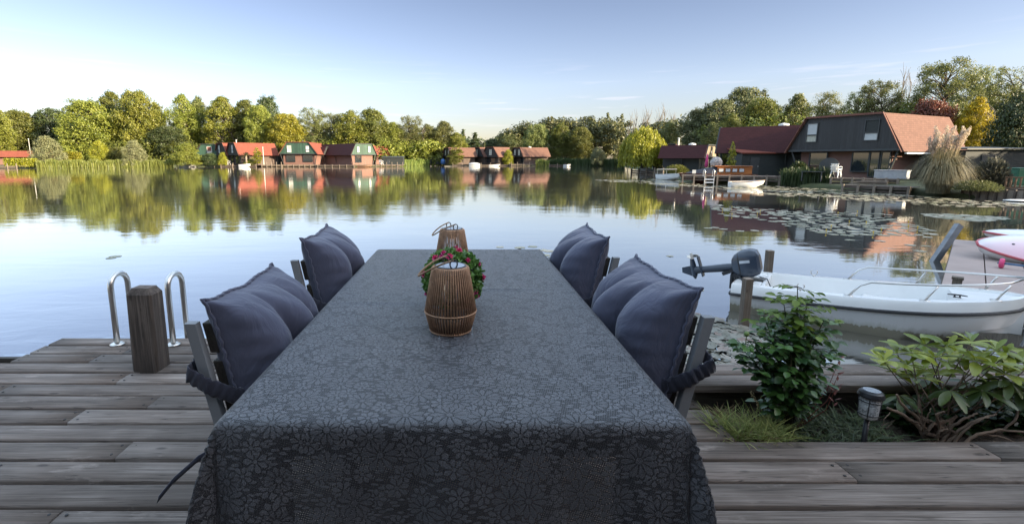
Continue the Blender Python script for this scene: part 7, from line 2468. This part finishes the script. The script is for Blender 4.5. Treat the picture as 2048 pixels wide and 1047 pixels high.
near_mat = field([(1372, 640), (1395, 626), (1412, 640), (1440, 636), (1462, 655), (1490, 652), (1520, 676), (1538, 690), (1530, 712), (1575, 735), (1640, 760), (1360, 760), (1335, 690), (1345, 660)], 340, 0.05, 0.10, 60, 0.62, -0.45)
main_field = field([(1420, 408), (1560, 420), (1770, 425), (1800, 445), (1890, 462), (1880, 478), (1800, 470), (1690, 474), (1590, 455), (1520, 440), (1440, 430)], 215, 0.10, 0.19, 60, 0.95, 0.03)
small_near = [(*G(px, py, WATER_Z).xy, r) for px, py, r in ((230, 513, .13), (222, 516, .10), (605, 600, .07), (1040, 495, .14), (1065, 493, .12), (1085, 500, .13), (1098, 502, .14), (1090, 510, .12), (1105, 515, .10), (1100, 524, .11), (1110, 530, .10), (1105, 545, .1), (1112, 506, .10), (1340, 512, .08), (1400, 580, .06), (1388, 587, .05), (1000, 494, .1), (1430, 455, .12), (1416, 456, .12), (1447, 458, .12), (1480, 462, .12), (1510, 461, .12), (1535, 462, .12), (1700, 480, .12), (1820, 490, .12), (1852, 492, .1), (1760, 482, .12), (1840, 502, .12))]
far_field = field([(1330, 356), (1420, 372), (1560, 372), (1680, 380), (1850, 393), (2048, 407), (2048, 414), (1900, 414), (1700, 400), (1560, 392), (1400, 374), (1200, 362), (1190, 359), (1280, 360)], 850, 0.11, 0.20, 20, 0.9, 0.0)
right_field = field([(1850, 428), (1900, 428), (2010, 434), (2000, 440), (1960, 443), (1860, 434)], 60, 0.13, 0.21, 60, 0.75, -0.6)
singles = small_near + main_field[:190] + right_field
protos_ = []
for k in range(5):
    V, F = pad_verts(1.0, np.random.default_rng(k + 200))
    me = bpy.data.meshes.new('lily_pad'); me.from_pydata([(x, y_, z if abs(z) < 0.02 else z * 1.0) for x, y_, z in V], [], F); me.materials.append(M_PAD); me.update()
    protos_.append(me)
lab = {}
for i, (x, y_, r) in enumerate(singles):
    o = bpy.data.objects.new('lily_pad', protos_[i % 5]); COL.objects.link(o)
    o.location = (x, y_, WATER_Z + 0.001); o.scale = (r, r, 0.6); o.rotation_euler = (0, 0, rng.random() * 6.28)
    near_t = y_ < 12 and x < 4
    tag(o, 'lone lily pad floating near the dining deck' if near_t else 'pale round lily pad floating among the scattered pads before the chalet', 'lily pad', 'lily pads near the deck' if near_t else 'lily pads on the open water')
def pad_mass(name, label, lst, mat, seed):
    r_ = np.random.default_rng(seed)
    V, F, Rn = [], [], []
    for i, (x, y_, r) in enumerate(lst):
        v, f = pad_verts(r, r_)
        a = r_.random() * 6.28; ca, sa = math.cos(a), math.sin(a)
        tz = r_.normal() * 0.03
        b0 = len(V)
        V += [(x + vx * ca - vy * sa, y_ + vx * sa + vy * ca, WATER_Z + vz + 0.001 * (i % 7) + (0.02 * abs(tz) * 10 * (vx / r + 1) if mat is M_PADN else 0)) for vx, vy, vz in v]
        F += [tuple(q + b0 for q in t) for t in f]; Rn += [r_.random()] * len(f)
    return tag(np_mesh(name, V, F, mat, rnd=Rn), label, 'lily pads', kind='stuff')
pad_mass('lily_pads', 'dense mat of lily pads between the chair and the boat stern', near_mat, M_PADN, 1)
pad_mass('lily_pads', 'wide belt of lily pads along the quay of the right bank', far_field + main_field[190:], M_PAD, 2)
# yellow lily buds
bm_ = MB()
M_YB = simple('yellow_lily_bud', (0.62, 0.40, 0.03), 0.5)
for i in range(16):
    x, y_, r = main_field[(i * 7) % len(main_field)]
    o = MB().tube([(0, 0, -0.05), (0, 0, 0.07)], 0.008, 5).ico((0, 0, 0.085), 0.024, 1).build('lily_bud', M_YB, smooth=True, loc=(x + r * 0.9, y_, WATER_Z))
    tag(o, 'yellow water lily bud standing above the pads', 'lily bud', 'yellow lily buds')

# ---------------------------------------------------------------- what shades the terrace: the house and garden on this side
M_OWN = brick_mat('own_brick', (0.26, 0.13, 0.10), (0.22, 0.11, 0.085), (0.28, 0.23, 0.2))
own = chalet('brick chalet whose terrace this is, behind the camera', Vector((2.0, -2.4, 0)), R(180), w=13, wt=9, D=9, g=-0.4, zb=2.6, zt=5.2, clad=M_BLACKW, roof=M_ROOFD, wins=((-2.5, 2.9, 4.7, 1.1, M_BLIND, M_CURTAIN), (2.5, 2.9, 4.7, 1.1, M_BLIND, M_CURTAIN)), wall=M_OWN)
def plant_xyz(kind, x, y_, h_, w_, label, mat, v=0, group='trees beyond the frame'):
    o = copy_tree(PROTO[kind][v]); o.name = 'tree'
    rx, hz = P_SIZE[kind]
    o.location = (x, y_, -0.45); o.scale = (w_ / rx, w_ / rx, h_ / hz); o.rotation_euler = (0, 0, x * 1.7)
    for ch in o.children:
        if ch.name.startswith('crown'):
            ch.material_slots[0].link = 'OBJECT'; ch.material_slots[0].material = mat
    return tag(o, label, 'tree', group)
for i, (x, y_, h_, w_, kd) in enumerate(((27, 12, 10, 4.5, 'broad'), (29, 6.5, 12, 5, 'broad'), (28, 0.5, 12.5, 5, 'broad'), (29, -6, 13, 5, 'broad'), (28, -12, 13, 5, 'broad'), (29, -18, 13, 5, 'broad'), (28, -25, 13, 5, 'broad'), (26, -21, 6, 4.5, 'bush'), (26, 9, 6, 4.5, 'bush'), (26, 3, 6, 4.5, 'bush'), (26, -3, 6, 4.5, 'bush'), (26, -9, 6, 4.5, 'bush'), (26, -15, 6, 4.5, 'bush'),
                                       (44, 26, 4.5, 5, 'bush'), (48, 20.5, 6.5, 5, 'bush'), (58, 28.5, 8, 4.5, 'broad'), (57, 24, 7.5, 5, 'bush'))):
    plant_xyz(kd, x, y_, h_, w_, 'garden tree or bush on the right bank beyond the frame', L_MID, i % 3)

# ---------------------------------------------------------------- clear the un-placed prototypes
for ps in PROTO.values():
    for o in ps:
        for ch in list(o.children):
            bpy.data.objects.remove(ch)
        bpy.data.objects.remove(o)
